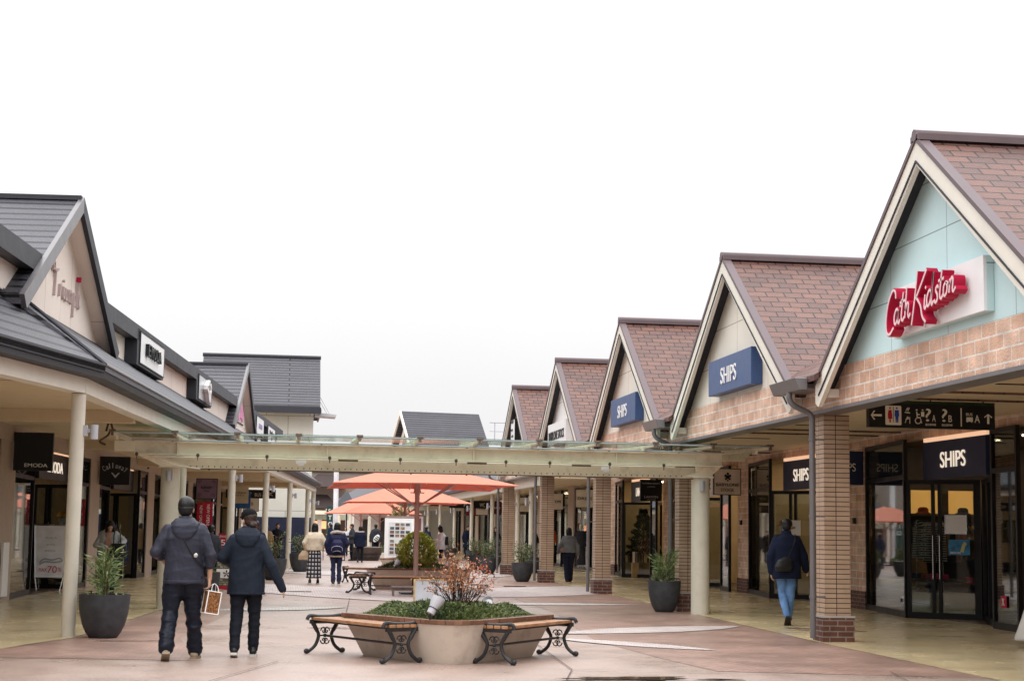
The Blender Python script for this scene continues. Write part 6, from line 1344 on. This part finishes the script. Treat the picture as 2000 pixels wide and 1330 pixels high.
def person(label, x, y, rz, J, H=1.70, top=None, bottom=None, shoe=None, hair=M_hair, hairstyle='short', vox=.012, hem=.78, skirt=False, loose=1.0, hood=None, sleeve=1.0, baggy=1.0, tw=1.0, group=None, extras=None, collar=True, shoe_rise=(0, 0), z=0, wr=1.0, cuff=None, seed=0):
    """local frame: faces +y, right hand at +x. J: joint overrides. heights for a 1.70 m figure, scaled by H/1.70"""
    t = thing('person', label, 'person', (x, y, z), rz, group, local=True); t.scale = (H/1.7,)*3
    D = dict(hip=(.085, 0, .90), knL=(-.095, .02, .49), knR=(.095, .02, .49), anL=(-.095, -.01, .085), anR=(.095, -.01, .085), shL=(-.175, -.01, 1.385), shR=(.175, -.01, 1.385),
             elL=(-.235, -.02, 1.12), elR=(.235, -.02, 1.12), wrL=(-.25, .06, .88), wrR=(.25, .06, .88), head=(0, .02, 0), hy=0, hp=0, toeL=(0, 1, 0), toeR=(0, 1, 0), curlL=.45, curlR=.45, palmL=(1, 0, 0), palmR=(-1, 0, 0), lean=0)
    D.update(J); v = {k_: V(*q) if isinstance(q, tuple) else q for k_, q in D.items()}
    far = vox > .016; n_ = 10
    # head frame
    hm = Matrix.Rotation(v['hy'], 3, 'Z') @ Matrix.Rotation(v['hp'], 3, 'X'); hc = V(0, .012, 1.50)+v['head']
    def hp_(a, b_, c_): q = hm @ Vector((a, b_, c_)); return (hc[0]+q.x, hc[1]+q.y, hc[2]+q.z)
    b = MB()
    b.ell(hp_(0, -.005, .105), (.074, .092, .092), 16, 12, hm); b.ell(hp_(0, .030, .045), (.054, .062, .072), 14, 10, hm)
    b.cap(hp_(0, .088, .085), .009, hp_(0, .103, .055), .013, 8); b.ell(hp_(0, .088, .018), (.022, .011, .007), 8, 6, hm); b.ell(hp_(0, .075, -.012), (.02, .018, .016), 8, 6, hm)
    for s in (-1, 1): b.ell(hp_(s*.076, -.005, .070), (.010, .020, .032), 8, 6, hm); b.ell(hp_(s*.030, .078, .088), (.014, .010, .009), 8, 6, hm)
    b.cap((0, -.02, 1.38), .062, tuple(V(*hp_(0, -.005, .02))), .052, 12)
    b.loft([(0, 0, .84, .15, .105), (0, 0, .95, .145, .10), (0, 0, 1.08, .12, .085), (0, 0, 1.25, .14, .09), (0, -.01, 1.36, .13, .075), (0, -.015, 1.42, .07, .055)], 16)
    for s, g in ((-1, 'L'), (1, 'R')):
        hp = V(s*v['hip'][0], v['hip'][1], v['hip'][2]); kn, an = v['kn'+g], v['an'+g]
        b.cap(tuple(hp), .074, tuple(kn), .044, n_); b.cap(tuple(kn), .044, tuple(an), .03, n_)
        td = v['toe'+g]/np.linalg.norm(v['toe'+g]); b.cap(tuple(an+V(0, 0, -.045)-td*.03), .03, tuple(an+V(0, 0, -.055)+td*.13), .024, n_)
        sh, el, wr_ = v['sh'+g], v['el'+g], v['wr'+g]; b.cap(tuple(sh+V(-s*.03, 0, -.035)), .045, tuple(el), .036, n_); b.cap(tuple(el), .037, tuple(wr_), .025, n_)
        d = wr_-el; th_ = V(0, 1, 0)+v['palm'+g]*.25
        if 'hd'+g in v: d = v['hd'+g]
        if 'th'+g in v: th_ = v['th'+g]
        if far: b.cap(tuple(wr_), .028, tuple(wr_+d/np.linalg.norm(d)*.09), .022, 8)
        else: hand(b, wr_, d, v['palm'+g], th_, v['curl'+g], 1.02)
    body = link('body', remesh(b, vox*(.62 if not far else .8), 2), M_skin, t)
    # eyes and mouth
    if not far:
        b = MB(); 
        for s in (-1, 1): b.ell(hp_(s*.030, .086, .088), (.009, .005, .006), 8, 6, hm)
        b.build('eyes', M_blackl, body)
    # hair
    b = MB()
    if hairstyle != 'none':
        b.ell(hp_(0, -.018, .118), (.086, .098, .092), 16, 12, hm)
        if hairstyle in ('short', 'bob', 'long', 'bun', 'tail'): b.ell(hp_(0, -.045, .07), (.078, .066, .075), 14, 10, hm)
        if hairstyle in ('bob', 'long', 'fall'): b.loft([(*hp_(0, -.025, -.05)[:2], hc[2]-.05, .088, .07), (*hp_(0, -.02, .04)[:2], hc[2]+.04, .098, .088), (*hp_(0, -.01, .13)[:2], hc[2]+.13, .086, .09)], 16)
        if hairstyle == 'long': b.loft([(hc[0], hc[1]-.06, hc[2]-.30, .07, .03), (hc[0], hc[1]-.06, hc[2]-.1, .095, .05), (hc[0], hc[1]-.04, hc[2]+.04, .09, .07)], 14)
        if hairstyle == 'fall':
            for s in (-1, 1): b.cap(hp_(s*.075, .03, .07), .035, hp_(s*.08, .06, -.13), .022, 8)
        if hairstyle == 'bun': b.ell(hp_(0, -.10, .03), (.05, .04, .04), 12, 8, hm)
        if hairstyle == 'tail': b.cap(hp_(0, -.09, .05), .035, hp_(.02, -.14, -.12), .02, 8)
        link('hair', remesh(b, max(vox*.7, .008), 1, wrinkle(.0035, 1.6, seed+5, (2, 2, .5))), hair, t)
    # trousers or skirt
    b = MB(); bg = baggy
    if bottom is not None:
        if skirt:
            b.loft([(0, 0, .98, .16, .12), (0, 0, .85, .19, .15), (0, .01, .5, .20, .17), (0, .01, skirt, .215, .19)], 20)
        else:
            b.loft([(0, 0, .80, .165*tw, .12), (0, 0, .92, .165*tw, .125), (0, 0, 1.0, .15*tw, .11)], 16)
            for s, g in ((-1, 'L'), (1, 'R')):
                hp = V(s*.088, 0, .86); kn, an = v['kn'+g], v['an'+g]
                lo = an+(kn-an)*(-.02)
                b.cap(tuple(hp), .098*tw*min(bg, 1.15), tuple(kn), .070*bg, n_+4); b.cap(tuple(kn), .070*bg, tuple(lo+V(0, 0, .02)), .060*bg, n_+4)
        me_ = remesh(b, vox, 3, wrinkle((.010 if not skirt else .006)*wr*bg, .8, seed+1, (1, 1, 2.4) if not skirt else (2, 2, .4)))
        if skirt: cyluv(me_)
        link('skirt' if skirt else 'trousers', me_, bottom, t)
    # jacket
    b = MB(); lo = loose
    if top is not None:
        b.loft([(0, 0, hem, .205*lo, .15*lo), (0, 0, hem+.10, .20*lo, .15*lo), (0, -.005, 1.10, .185*lo, .14*lo), (0, -.01, 1.27, .20*lo, .145*lo), (0, -.01, 1.37, .19*lo, .115*lo), (0, -.01, 1.43, .12, .085), (0, -.01, 1.46, .07, .06)], 22)
        for s, g in ((-1, 'L'), (1, 'R')):
            sh, el, wr_ = v['sh'+g], v['el'+g], v['wr'+g]
            b.cap(tuple(sh+V(-s*.028, 0, -.022)), .073*lo, tuple(el), .061*lo, n_+4); b.cap(tuple(el), .063*lo, tuple(el+(wr_-el)*sleeve*.97), .048*lo, n_+4)
        link('jacket', remesh(b, vox, 3, wrinkle(.0085*wr, .8, seed+2, (1.3, 1, 1.0))), top, t)
        if collar:
            b = MB(); b.loft([(0, -.012, 1.40, .10, .085), (0, -.005, 1.46, .082, .075), (0, 0, 1.505, .072, .07)], 16); link('collar', remesh(b, vox, 2), top, t)
    if hood is not None:
        b = MB()
        b.loft([(0, -.125, 1.235, .03, .03), (0, -.145, 1.28, .085, .045), (0, -.135, 1.34, .13, .06), (0, -.10, 1.40, .15, .085), (0, -.055, 1.45, .125, .095), (0, -.03, 1.485, .095, .085)], 20)
        for s in (-1, 1): b.cap((s*.12, -.03, 1.42), .035, (s*.06, .07, 1.40), .025)
        link('hood', remesh(b, vox, 2, wrinkle(.008*wr, 1.1, seed+3)), hood, t)
    for g in 'LR':
        an = v['an'+g]; td = v['toe'+g]/np.linalg.norm(v['toe'+g]); b = MB(); c_ = Vector(tuple(an)); td = Vector(tuple(td))
        b.cap(tuple(c_+Vector((0, 0, -.035))-td*.035), .044, tuple(c_+Vector((0, 0, -.05))+td*.12), .036, 12); b.cap(tuple(c_+Vector((0, 0, .0))-td*.02), .044, tuple(c_+Vector((0, 0, -.04))+td*.05), .042, 12)
        sh_ = link('shoe', remesh(b, max(vox*.7, .009), 2), shoe or M_iron, t)
        s0 = td.cross(Vector((0, 0, 1))).normalized(); upn = s0.cross(td)
        if upn.z < 0: upn = -upn
        b = MB(); q = [(-.075, .036), (-.03, .042), (.05, .042), (.13, .044), (.165, .02)]; P = [c_-upn*.088+td*u+s0*w for u, w in q]+[c_-upn*.088+td*u-s0*w for u, w in q[::-1]]
        b.poly([tuple(p) for p in P], tuple(upn*.028)); b.build('sole', cuff or M_iron, sh_)
    if extras: extras(t, v, hp_, hm, hc)
    return t
def strap(b, pts, w=.02, th=.004):
    for a, c_ in zip(pts, pts[1:]): b.cap(a, w/2, c_, w/2, 8)

J_rain = fabric('navy rain jacket', (.033, .035, .050), .38, .6, 14, .15); J_rt = fabric('navy rain trousers', (.011, .013, .021), .33, .6, 12, .2)
J_soft = fabric('dark navy softshell', (.014, .019, .030), .7, .4, 18, .15); J_bt = fabric('black trousers', (.010, .012, .018), .7, .4, 14)
J_coat = fabric('navy wool coat', (.010, .014, .032), .9, .5, 60, .2); J_jean = fabric('blue jeans', (.11, .21, .40), .8, .4, 30, .45)
J_tan = mat('tan leather', (.42, .20, .06), .5, .15); J_beige = mat('beige trainer', (.34, .28, .20), .6, .25, scale=12); J_black = mat('black leather', (.012, .012, .013), .4, .1)
J_grey = fabric('grey knit', (.15, .155, .165), .9, .6, 70); J_wide = fabric('navy wide trousers', (.012, .014, .03), .8, .4, 14); J_cream = fabric('cream boucle', (.55, .46, .35), .95, .8, 60)
J_down = fabric('navy down coat', (.014, .016, .045), .5, .8, 12); J_leg = fabric('dark blue leggings', (.02, .025, .06), .8, .2, 30); J_fur = mat('pale fur trim', (.42, .37, .33), .95, .4, scale=40, bump=1, bscale=60)
J_card = fabric('light grey cardigan', (.40, .41, .41), .9, .5, 60); J_pinkt = fabric('dusty pink top', (.42, .24, .19), .9, .3, 30); J_white = fabric('white shirt', (.6, .6, .62), .8, .3, 20); J_dgrey = fabric('dark grey hoodie', (.035, .037, .045), .9, .4, 30)
J_plaid = bricks('plaid wool', (.55, .52, .50), (.40, .38, .37), (.018, .02, .035), .11, .11, .026, bump=.1, rough=.9, offset=0, var=.2, vscale=9)
M_sole = mat('pale sole', (.5, .48, .44), .6)

# 1: man in rain wear carrying a paper bag
def x1(t, v, hp_, hm, hc):
    b = MB(); b.ell(hp_(0, -.012, .125), (.088, .100, .090), 18, 14, hm); b.ell(hp_(0, -.03, .085), (.087, .088, .05), 16, 10, hm); b.cap(hp_(-.04, .10, .10), .012, hp_(.04, .10, .10), .012); b.cap(hp_(-.05, .08, .11), .012, hp_(.05, .08, .11), .012); b.ell(hp_(0, -.01, .215), (.012, .012, .008), 8, 6)
    link('cap', remesh(b, .008, 1), J_black, t)
    b = MB(); strap(b, [(.11, -.05, 1.45), (.06, -.155, 1.32), (.0, -.172, 1.20), (-.0, -.165, 1.22)][:3]+[(.13, -.165, 1.05), (.20, -.10, .98)][:0], .022)
    b = MB(); strap(b, [(-.05, -.14, 1.38), (.0, -.170, 1.27), (.07, -.165, 1.15), (.15, -.150, 1.04), (.215, -.06, .97)], .02); sb = link('strap', remesh(b, .007, 1), J_black, t)
    b = MB(); b.ell((.235, .10, .95), (.05, .11, .10), 14, 10); link('crossbody_bag', remesh(b, .01, 1), J_black, t)
    b = MB(); b.loft([(.128, -.152, 1.075, .018, .012), (.132, -.158, 1.10, .024, .016), (.135, -.150, 1.12, .008, .008)], 8); b.build('buckle', M_sole, sb)
    b = MB(); b.box(-.17, .15, -.1565, -.150, 1.262, 1.272); b.loft([(0, -.01, .80, .213, .158), (0, -.01, .835, .213, .158)], 22); link('back_vent', remesh(b, .008, 1), J_rain, t)
m1 = person('man in dark navy rain jacket and black cap walking away with a paper bag', -1.08, 18.42, R(-2), dict(
    hip=(.085, 0, .90), knL=(-.125, -.02, .50), anL=(-.135, -.21, .125), toeL=(-.12, .75, -.42), knR=(.105, .08, .50), anR=(.13, .20, .085), toeR=(.12, 1, 0),
    shL=(-.195, -.01, 1.375), shR=(.195, -.01, 1.375), elL=(-.29, -.05, 1.12), wrL=(-.20, .15, 1.0), elR=(.275, -.05, 1.10), wrR=(.27, .04, .845), curlR=1.25, hy=R(-6), head=(0, .015, 0), hdR=(0, .05, -1), palmR=(-1, .1, 0), thR=(0, 1, 0)),
    H=1.755, top=J_rain, bottom=J_rt, shoe=J_beige, hairstyle='short', vox=.0105, hem=.79, loose=1.07, hood=J_rain, sleeve=.42, baggy=1.28, tw=1.1, extras=x1, wr=1.5, cuff=mat('tan sole', (.25, .19, .13), .6), seed=1)
bagp = Vector((-1.08+.275*1.032, 18.42+.045, 0))
pb = thing('paper_bag', 'small brown patterned paper bag with white edges held by the man in rain wear', 'shopping bag', (-.79, 18.46, .50), R(28), local=True)
Mb = Matrix.Rotation(R(9), 4, 'Y'); hw, hd, hh = .078, .05, .24
b = MB(Mb); b.box(-hw, hw, -hd, hd, 0, hh); b.build('bag', mat('amber printed paper', (.20, .085, .03), .5, .85, scale=55), pb)
b = MB(Mb)
for sx in (-1, 1):
    for sy in (-1, 1): b.box(sx*hw-.005, sx*hw+.005, sy*hd-.005, sy*hd+.005, -.003, hh+.003)
for z_ in (0, hh):
    for sy in (-1, 1): b.box(-hw, hw, sy*hd-.004, sy*hd+.004, z_-.005, z_+.005)
    for sx in (-1, 1): b.box(sx*hw-.004, sx*hw+.004, -hd, hd, z_-.005, z_+.005)
b.build('edge', M_wsign, pb)
b = MB(Mb)
for sy in (-1, 1): b.tube(smooth_pts([(-.045, sy*hd, hh), (-.03, sy*hd*.4, hh+.06), (0, 0, hh+.085), (.03, sy*hd*.4, hh+.06), (.045, sy*hd, hh)], 4), .0035, 6)
b.build('handle', M_wsign, pb)
# 2: woman with black cap
def x2(t, v, hp_, hm, hc):
    b = MB(); b.ell(hp_(0, -.005, .145), (.092, .104, .078), 18, 14, hm); b.ell(hp_(0, .0, .11), (.090, .102, .04), 16, 10, hm); b.cap(hp_(-.04, .115, .12), .011, hp_(.04, .115, .12), .011); link('cap', remesh(b, .008, 1, wrinkle(.003, 2, 4)), fabric('black knit cap', (.008, .008, .009), .95, .9, 80), t)
    b = MB(); b.ell(hp_(0, .072, .02), (.052, .045, .052), 14, 10, hm); link('face_mask', remesh(b, .006, 1), M_wsign, t)
    b = MB(); b.tube([hp_(-.05, .07, .04), hp_(-.078, .0, .07)], .003, 5); b.tube([hp_(.05, .07, .04), hp_(.078, .0, .07)], .003, 5); b.build('mask_loop', M_wsign, t)
    b = MB(); b.loft([(0, 0, .715, .225, .165), (0, 0, .745, .222, .163)], 22); link('hem_band', remesh(b, .009, 1), J_soft, t)
person('woman in dark navy hooded jacket, black cap and face mask in the foreground', -.41, 18.93, R(-3), dict(
    knL=(-.10, -.02, .49), anL=(-.105, -.13, .10), toeL=(-.03, .9, -.25), knR=(.10, .08, .50), anR=(.095, .12, .085), shL=(-.175, -.01, 1.36), shR=(.175, -.01, 1.36),
    elL=(-.285, -.03, 1.14), wrL=(-.20, .19, 1.06), elR=(.27, -.07, 1.09), wrR=(.395, -.02, .83), curlR=.3, hy=R(38), head=(0, .02, -.01)), H=1.645, top=J_soft, bottom=J_bt, shoe=J_black, hair=M_hairb, hairstyle='bun', vox=.0105, hem=.72, loose=1.07, hood=J_soft, sleeve=1.22, baggy=1.05, tw=1.08, extras=x2, wr=1.1, cuff=M_sole, seed=3)
# 3: man in jeans
def x3(t, v, hp_, hm, hc):
    b = MB(); strap(b, [(.13, -.04, 1.44), (.10, -.16, 1.34), (.04, -.165, 1.20), (-.01, -.165, 1.08)], .022); link('strap', remesh(b, .008, 1), J_black, t)
    b = MB(); b.loft([(-.10, -.20, .86, .12, .035), (-.09, -.205, .93, .15, .05), (-.07, -.20, 1.04, .12, .045), (-.04, -.19, 1.09, .05, .03)], 16); link('shoulder_bag', remesh(b, .01, 2, wrinkle(.004, 1.5, 9)), J_black, t)
person('man in navy coat and blue jeans with a black shoulder bag', 8.14, 26.15, R(-4), dict(
    knL=(-.055, .06, .50), anL=(-.035, -.16, .15), toeL=(.02, .6, -.62), knR=(.07, .02, .50), anR=(.04, .06, .085), toeR=(.1, 1, 0), shL=(-.18, -.01, 1.37), shR=(.18, -.01, 1.37),
    elL=(-.26, -.03, 1.10), wrL=(-.245, .01, .845), elR=(.27, -.03, 1.10), wrR=(.33, .08, .875), hdR=(.5, .5, -.4), curlL=.5, curlR=.7, hy=R(-32), hp=R(-10), head=(.02, .02, -.01)), H=1.735, top=J_coat, bottom=J_jean, shoe=J_tan, vox=.0115, hem=.74, loose=1.17, hairstyle='short', extras=x3, baggy=.98, wr=.9, cuff=J_black, seed=5)
# 4: woman in grey under the arcade
def x4(t, v, hp_, hm, hc):
    b = MB(); b.loft([(-.20, -.02, .93, .08, .10), (-.22, -.03, 1.00, .09, .12), (-.20, -.03, 1.10, .05, .06)], 14); link('handbag', remesh(b, .014, 1), fabric('taupe leather', (.25, .17, .14), .5, .2, 20), t)
    b = MB(); strap(b, [(-.13, -.06, 1.43), (-.19, -.08, 1.25), (-.21, -.03, 1.08)], .016); link('strap', remesh(b, .009, 0), fabric('taupe leather', (.25, .17, .14)), t)
person('woman in grey top and wide navy trousers carrying a taupe handbag under the right arcade', 8.35, 48.2, R(0), dict(
    knL=(-.07, 0, .49), anL=(-.06, -.10, .09), knR=(.07, .05, .5), anR=(.06, .1, .085), elL=(-.29, -.05, 1.13), wrL=(-.33, .02, .92), elR=(.28, -.03, 1.12), wrR=(.30, .02, .87)), H=1.60, top=J_grey, bottom=J_wide, shoe=mat('wine shoes', (.12, .015, .02), .5), hairstyle='bob', vox=.015, hem=.92, loose=1.12, baggy=1.35, extras=x4, collar=False, seed=7)
# 5: cream jacket, plaid skirt
def x5(t, v, hp_, hm, hc):
    b = MB(); b.loft([(-.29, -.02, .66, .17, .06), (-.27, -.02, .80, .17, .07), (-.24, 0, .93, .10, .05)], 14); link('handbag', remesh(b, .014, 1, wrinkle(.006, 1, 3)), fabric('straw coloured bag', (.40, .30, .20)), t)
p5 = person('woman in cream jacket and long black and white plaid skirt', .80, 44.2, R(2), dict(
    anL=(-.11, -.06, .09), anR=(.12, .06, .085), elL=(-.28, -.06, 1.14), wrL=(-.24, .06, .95), elR=(.29, -.05, 1.13), wrR=(.20, .12, 1.02)), H=1.60, top=J_cream, bottom=J_plaid, skirt=.16, shoe=J_black, hairstyle='long', vox=.014, hem=.93, loose=1.22, extras=x5, seed=9, cuff=M_sole, collar=False)
# 6: navy coat with fur hood and backpack
def x6(t, v, hp_, hm, hc):
    b = MB(); pts = [(.15*math.sin(a), -.075-.07*math.cos(a), 1.40+.045*math.cos(a)) for a in np.linspace(-1.9, 1.9, 12)]; strap(b, pts, .085); link('fur_trim', remesh(b, .014, 0, wrinkle(.012, 3, 5, (1, 1, 1))), J_fur, t)
    b = MB(); b.loft([(0, -.235, .90, .15, .07), (0, -.25, 1.0, .165, .095), (0, -.24, 1.15, .15, .085), (0, -.21, 1.24, .09, .05)], 18); bp = link('backpack', remesh(b, .013, 2, wrinkle(.005, 1, 6)), fabric('navy nylon', (.018, .018, .055), .45, .4, 20), t)
    b = MB(); b.tube(smooth_pts([(-.15, -.30, .93), (-.13, -.335, 1.02), (0, -.35, 1.06), (.13, -.335, 1.02), (.15, -.30, .93)], 4), .006, 6); b.tube(smooth_pts([(-.11, -.30, .90), (0, -.335, .93), (.11, -.30, .90)], 4), .005, 5); b.build('piping', M_grey, bp)
p6 = person('woman in navy down coat with pale fur hood and navy backpack beside the cream jacket', 1.37, 43.7, R(0), dict(
    knL=(-.08, .02, .49), anL=(-.075, -.08, .09), knR=(.08, .02, .49), anR=(.085, .04, .085), elL=(-.28, -.05, 1.12), wrL=(-.24, .0, .90), elR=(.28, -.05, 1.12), wrR=(.24, .12, 1.0)), H=1.62, top=J_down, bottom=J_leg, shoe=J_black, hairstyle='bob', vox=.014, hem=.80, loose=1.25, hood=None, extras=x6, baggy=.95, wr=1.5, seed=11, cuff=M_sole)
def hemx(t):
    b = MB(); b.loft([(0, 0, .755, .20, .15), (0, 0, .82, .21, .16)], 20); link('shirt_hem', remesh(b, .014, 0), J_cream, t)
hemx(p6)
# 7: woman searching her bag, facing the camera
def x7(t, v, hp_, hm, hc):
    b = MB(); b.loft([(0, .10, .93, .10, .06), (0, .105, 1.15, .10, .06), (0, .09, 1.36, .08, .06), (0, .06, 1.41, .07, .05)], 16); link('pink_top', remesh(b, .011, 2, wrinkle(.004, 1, 8)), J_pinkt, t)
bagm = thing('handbag', 'large black handbag hanging open at the side of the woman in the grey cardigan', 'handbag', (-3.40, 35.0, .78), 0, local=True)
b = MB(); b.loft([(0, 0, 0, .17, .09), (0, 0, .08, .185, .10), (0, 0, .26, .165, .085), (0, 0, .30, .15, .05)], 18); link('bag', remesh(b, .012, 2, wrinkle(.005, 1.2, 4)), J_black, bagm)
b = MB(); b.tube(smooth_pts([(-.10, 0, .27), (-.10, .03, .5), (-.04, .06, .66), (.02, .03, .5), (.05, 0, .27)], 4), .012, 8); b.build('strap', J_black, bagm, smooth=True); b = MB(); b.ell((.10, -.095, .16), (.02, .006, .03), 8, 6); b.build('emblem', M_chrome, bagm)
person('woman in light grey cardigan looking down beside the nearest left pot', -3.62, 35.2, R(178), dict(
    shL=(-.17, -.01, 1.36), shR=(.17, -.01, 1.36), elL=(-.33, .02, 1.20), wrL=(-.22, .20, 1.06), elR=(.27, .02, 1.10), wrR=(.02, .24, 1.05), hp=R(-48), hy=R(12), head=(-.02, .07, -.03), palmL=(0, 0, -1), palmR=(0, 0, -1)), H=1.60, top=J_card, bottom=J_bt, shoe=J_black, hairstyle='fall', vox=.011, hem=.80, loose=1.08, extras=x7, collar=False, seed=13)
# 8 onward: people in the distance, coarser
FV = .020
def far(label, x, y, rz, H, top, bottom, style='short', J=None, hem=.78, loose=1.1, hood=None, ex=None, seed=0, hair=M_hair, sc=1.): return person(label, x, y, rz, J or {}, H=H, top=top, bottom=bottom, hairstyle=style, vox=FV, hem=hem, loose=loose, hood=hood, extras=ex, seed=seed, hair=hair, cuff=J_black)
def bend(L=None, R_=None):
    d = {}
    if L: d.update(elL=(-.26, .0, 1.12), wrL=(-.12, .24, 1.12))
    if R_: d.update(elR=(.26, .0, 1.12), wrR=(.12, .24, 1.12))
    return d
walk = dict(knL=(-.09, -.02, .5), anL=(-.09, -.16, .12), toeL=(0, .8, -.35), knR=(.09, .1, .5), anR=(.09, .16, .085))
def furx(t, v, hp_, hm, hc):
    b = MB(); strap(b, [(.16*math.sin(a), -.05-.08*math.cos(a), 1.42) for a in np.linspace(-1.9, 1.9, 9)], .07); link('fur_trim', remesh(b, .018, 0), J_fur, t)
far('person in a dark navy coat with pale fur hood in the distance', 3.38, 74.5, R(-5), 1.62, J_coat, J_bt, 'bob', {**walk, **bend(R_=1)}, .72, 1.25, None, furx, 21)
def x9(t, v, hp_, hm, hc):
    M_ = Matrix.Translation((.03, -.20, 1.02)) @ Matrix.Rotation(R(35), 4, 'Y'); b = MB(M_); b.ell((0, 0, 0), (.12, .05, .21), 12, 10); link('striped_bag', remesh(b, .02, 0), M_wsign, t)
    for k in (-.09, .0, .09): b = MB(M_); b.box(-.075, .075, -.06, -.045, k-.022, k+.022); b.build('stripe', J_black, t)
far('man in dark grey hoodie with a striped sling bag in the distance', 4.42, 81, R(0), 1.74, J_dgrey, J_bt, 'short', walk, .84, 1.15, J_dgrey, x9, 22)
far('man seen in profile behind the fur hooded coat', 3.15, 78, R(95), 1.72, J_dgrey, J_bt, 'short', bend(1, 1), seed=23)
far('woman in a white shirt standing far down the street', 3.35, 92, R(170), 1.6, J_white, J_bt, 'bob', bend(1, 1), .92, 1.0, seed=24)
far('man in a navy suit behind the two women walking', 2.55, 93, R(60), 1.76, J_coat, J_bt, 'short', bend(0, 1), seed=25)
def beanie(m, pom=True):
    def f(t, v, hp_, hm, hc):
        b = MB(); b.ell(hp_(0, -.01, .135), (.09, .105, .095), 14, 10, hm)
        if pom: b.ell(hp_(0, -.02, .25), (.035, .035, .035), 10, 8)
        link('beanie', remesh(b, .016, 1), m, t)
        if pom:
            b = MB(); b.loft([(0, -.22, .95, .13, .07), (0, -.22, 1.30, .12, .07)], 12); link('backpack', remesh(b, .018, 1), J_black, t)
    return f
far('person in a white hoodie and navy bobble hat beside the yellow bush', 6.05, 64, R(75), 1.62, J_white, J_bt, 'bob', {**bend(1, 1), 'hp': R(-15)}, .78, 1.2, None, beanie(fabric('navy knit', (.012, .016, .05))), 26)
far('person in a dark coat and grey beanie behind the plum display board', 6.65, 78, R(-20), 1.68, J_coat, J_bt, 'short', walk, .78, 1.1, None, beanie(J_grey, False), 27)
far('person in a navy coat standing behind the second far round column', 9.5, 86, R(200), 1.74, J_coat, J_bt, 'short', None, .6, 1.25, seed=28)
far('person in dark clothes between the far round columns on the right', 10.2, 80, R(180), 1.68, J_dgrey, J_bt, 'bob', bend(1, 0), seed=29)
far('woman with long brown hair half hidden behind the woman in the black cap', -.62, 36, R(5), 1.60, J_coat, J_bt, 'long', walk, seed=30, hair=M_hairb)
far('person in dark coat half hidden to the left of the woman in the black cap', -1.62, 37.2, R(-5), 1.5, J_dgrey, J_bt, 'short', walk, seed=31)
far('person in a tan coat in the left arcade behind the sparse potted shrub', -.70, 66, R(10), 1.58, fabric('tan coat', (.26, .17, .09)), J_bt, 'long', walk, .6, 1.15, seed=32, hair=M_hairb)
far('person in black with a white tote in the left arcade', -.30, 70, R(190), 1.66, J_bt, J_bt, 'short', bend(1, 1), seed=33)
far('dark figure inside the left arcade between the thin columns', .55, 88, R(180), 1.7, J_bt, J_bt, 'short', None, seed=34)
far('person in black beside the pale mannequin on the right', 10.0, 66.5, R(180), 1.66, J_bt, J_bt, 'short', bend(1, 0), seed=35)
# white coat at the right edge
wc = thing('white_dress', 'hem of a white dress cut off by the right edge', 'dress', (10.12, 21.2, 0), local=True)
b = MB(); b.loft([(0, 0, .10, .33, .26), (0, 0, .14, .33, .26), (.05, 0, .5, .24, .2), (.08, 0, .95, .15, .11), (.08, 0, 1.2, .17, .11), (.08, 0, 1.33, .07, .06)], 24); link('dress', remesh(b, .012, 2, wrinkle(.008, .7, 2, (2, 2, .3))), mat('white cloth', (.62, .6, .57), .8), wc)
b = MB(); b.lathe([(.001, .01), (.15, .01), (.15, .025), (.001, .03)], 16, cap=False); b.tube([(.03, 0, .02), (.08, 0, 1.4)], .012, 6); b.build('stand', M_chrome, wc)
# parts of a thing in the local frame keep their helper flag out of the file
for o in list(bpy.data.objects):
    if 'local' in o: del o['local']
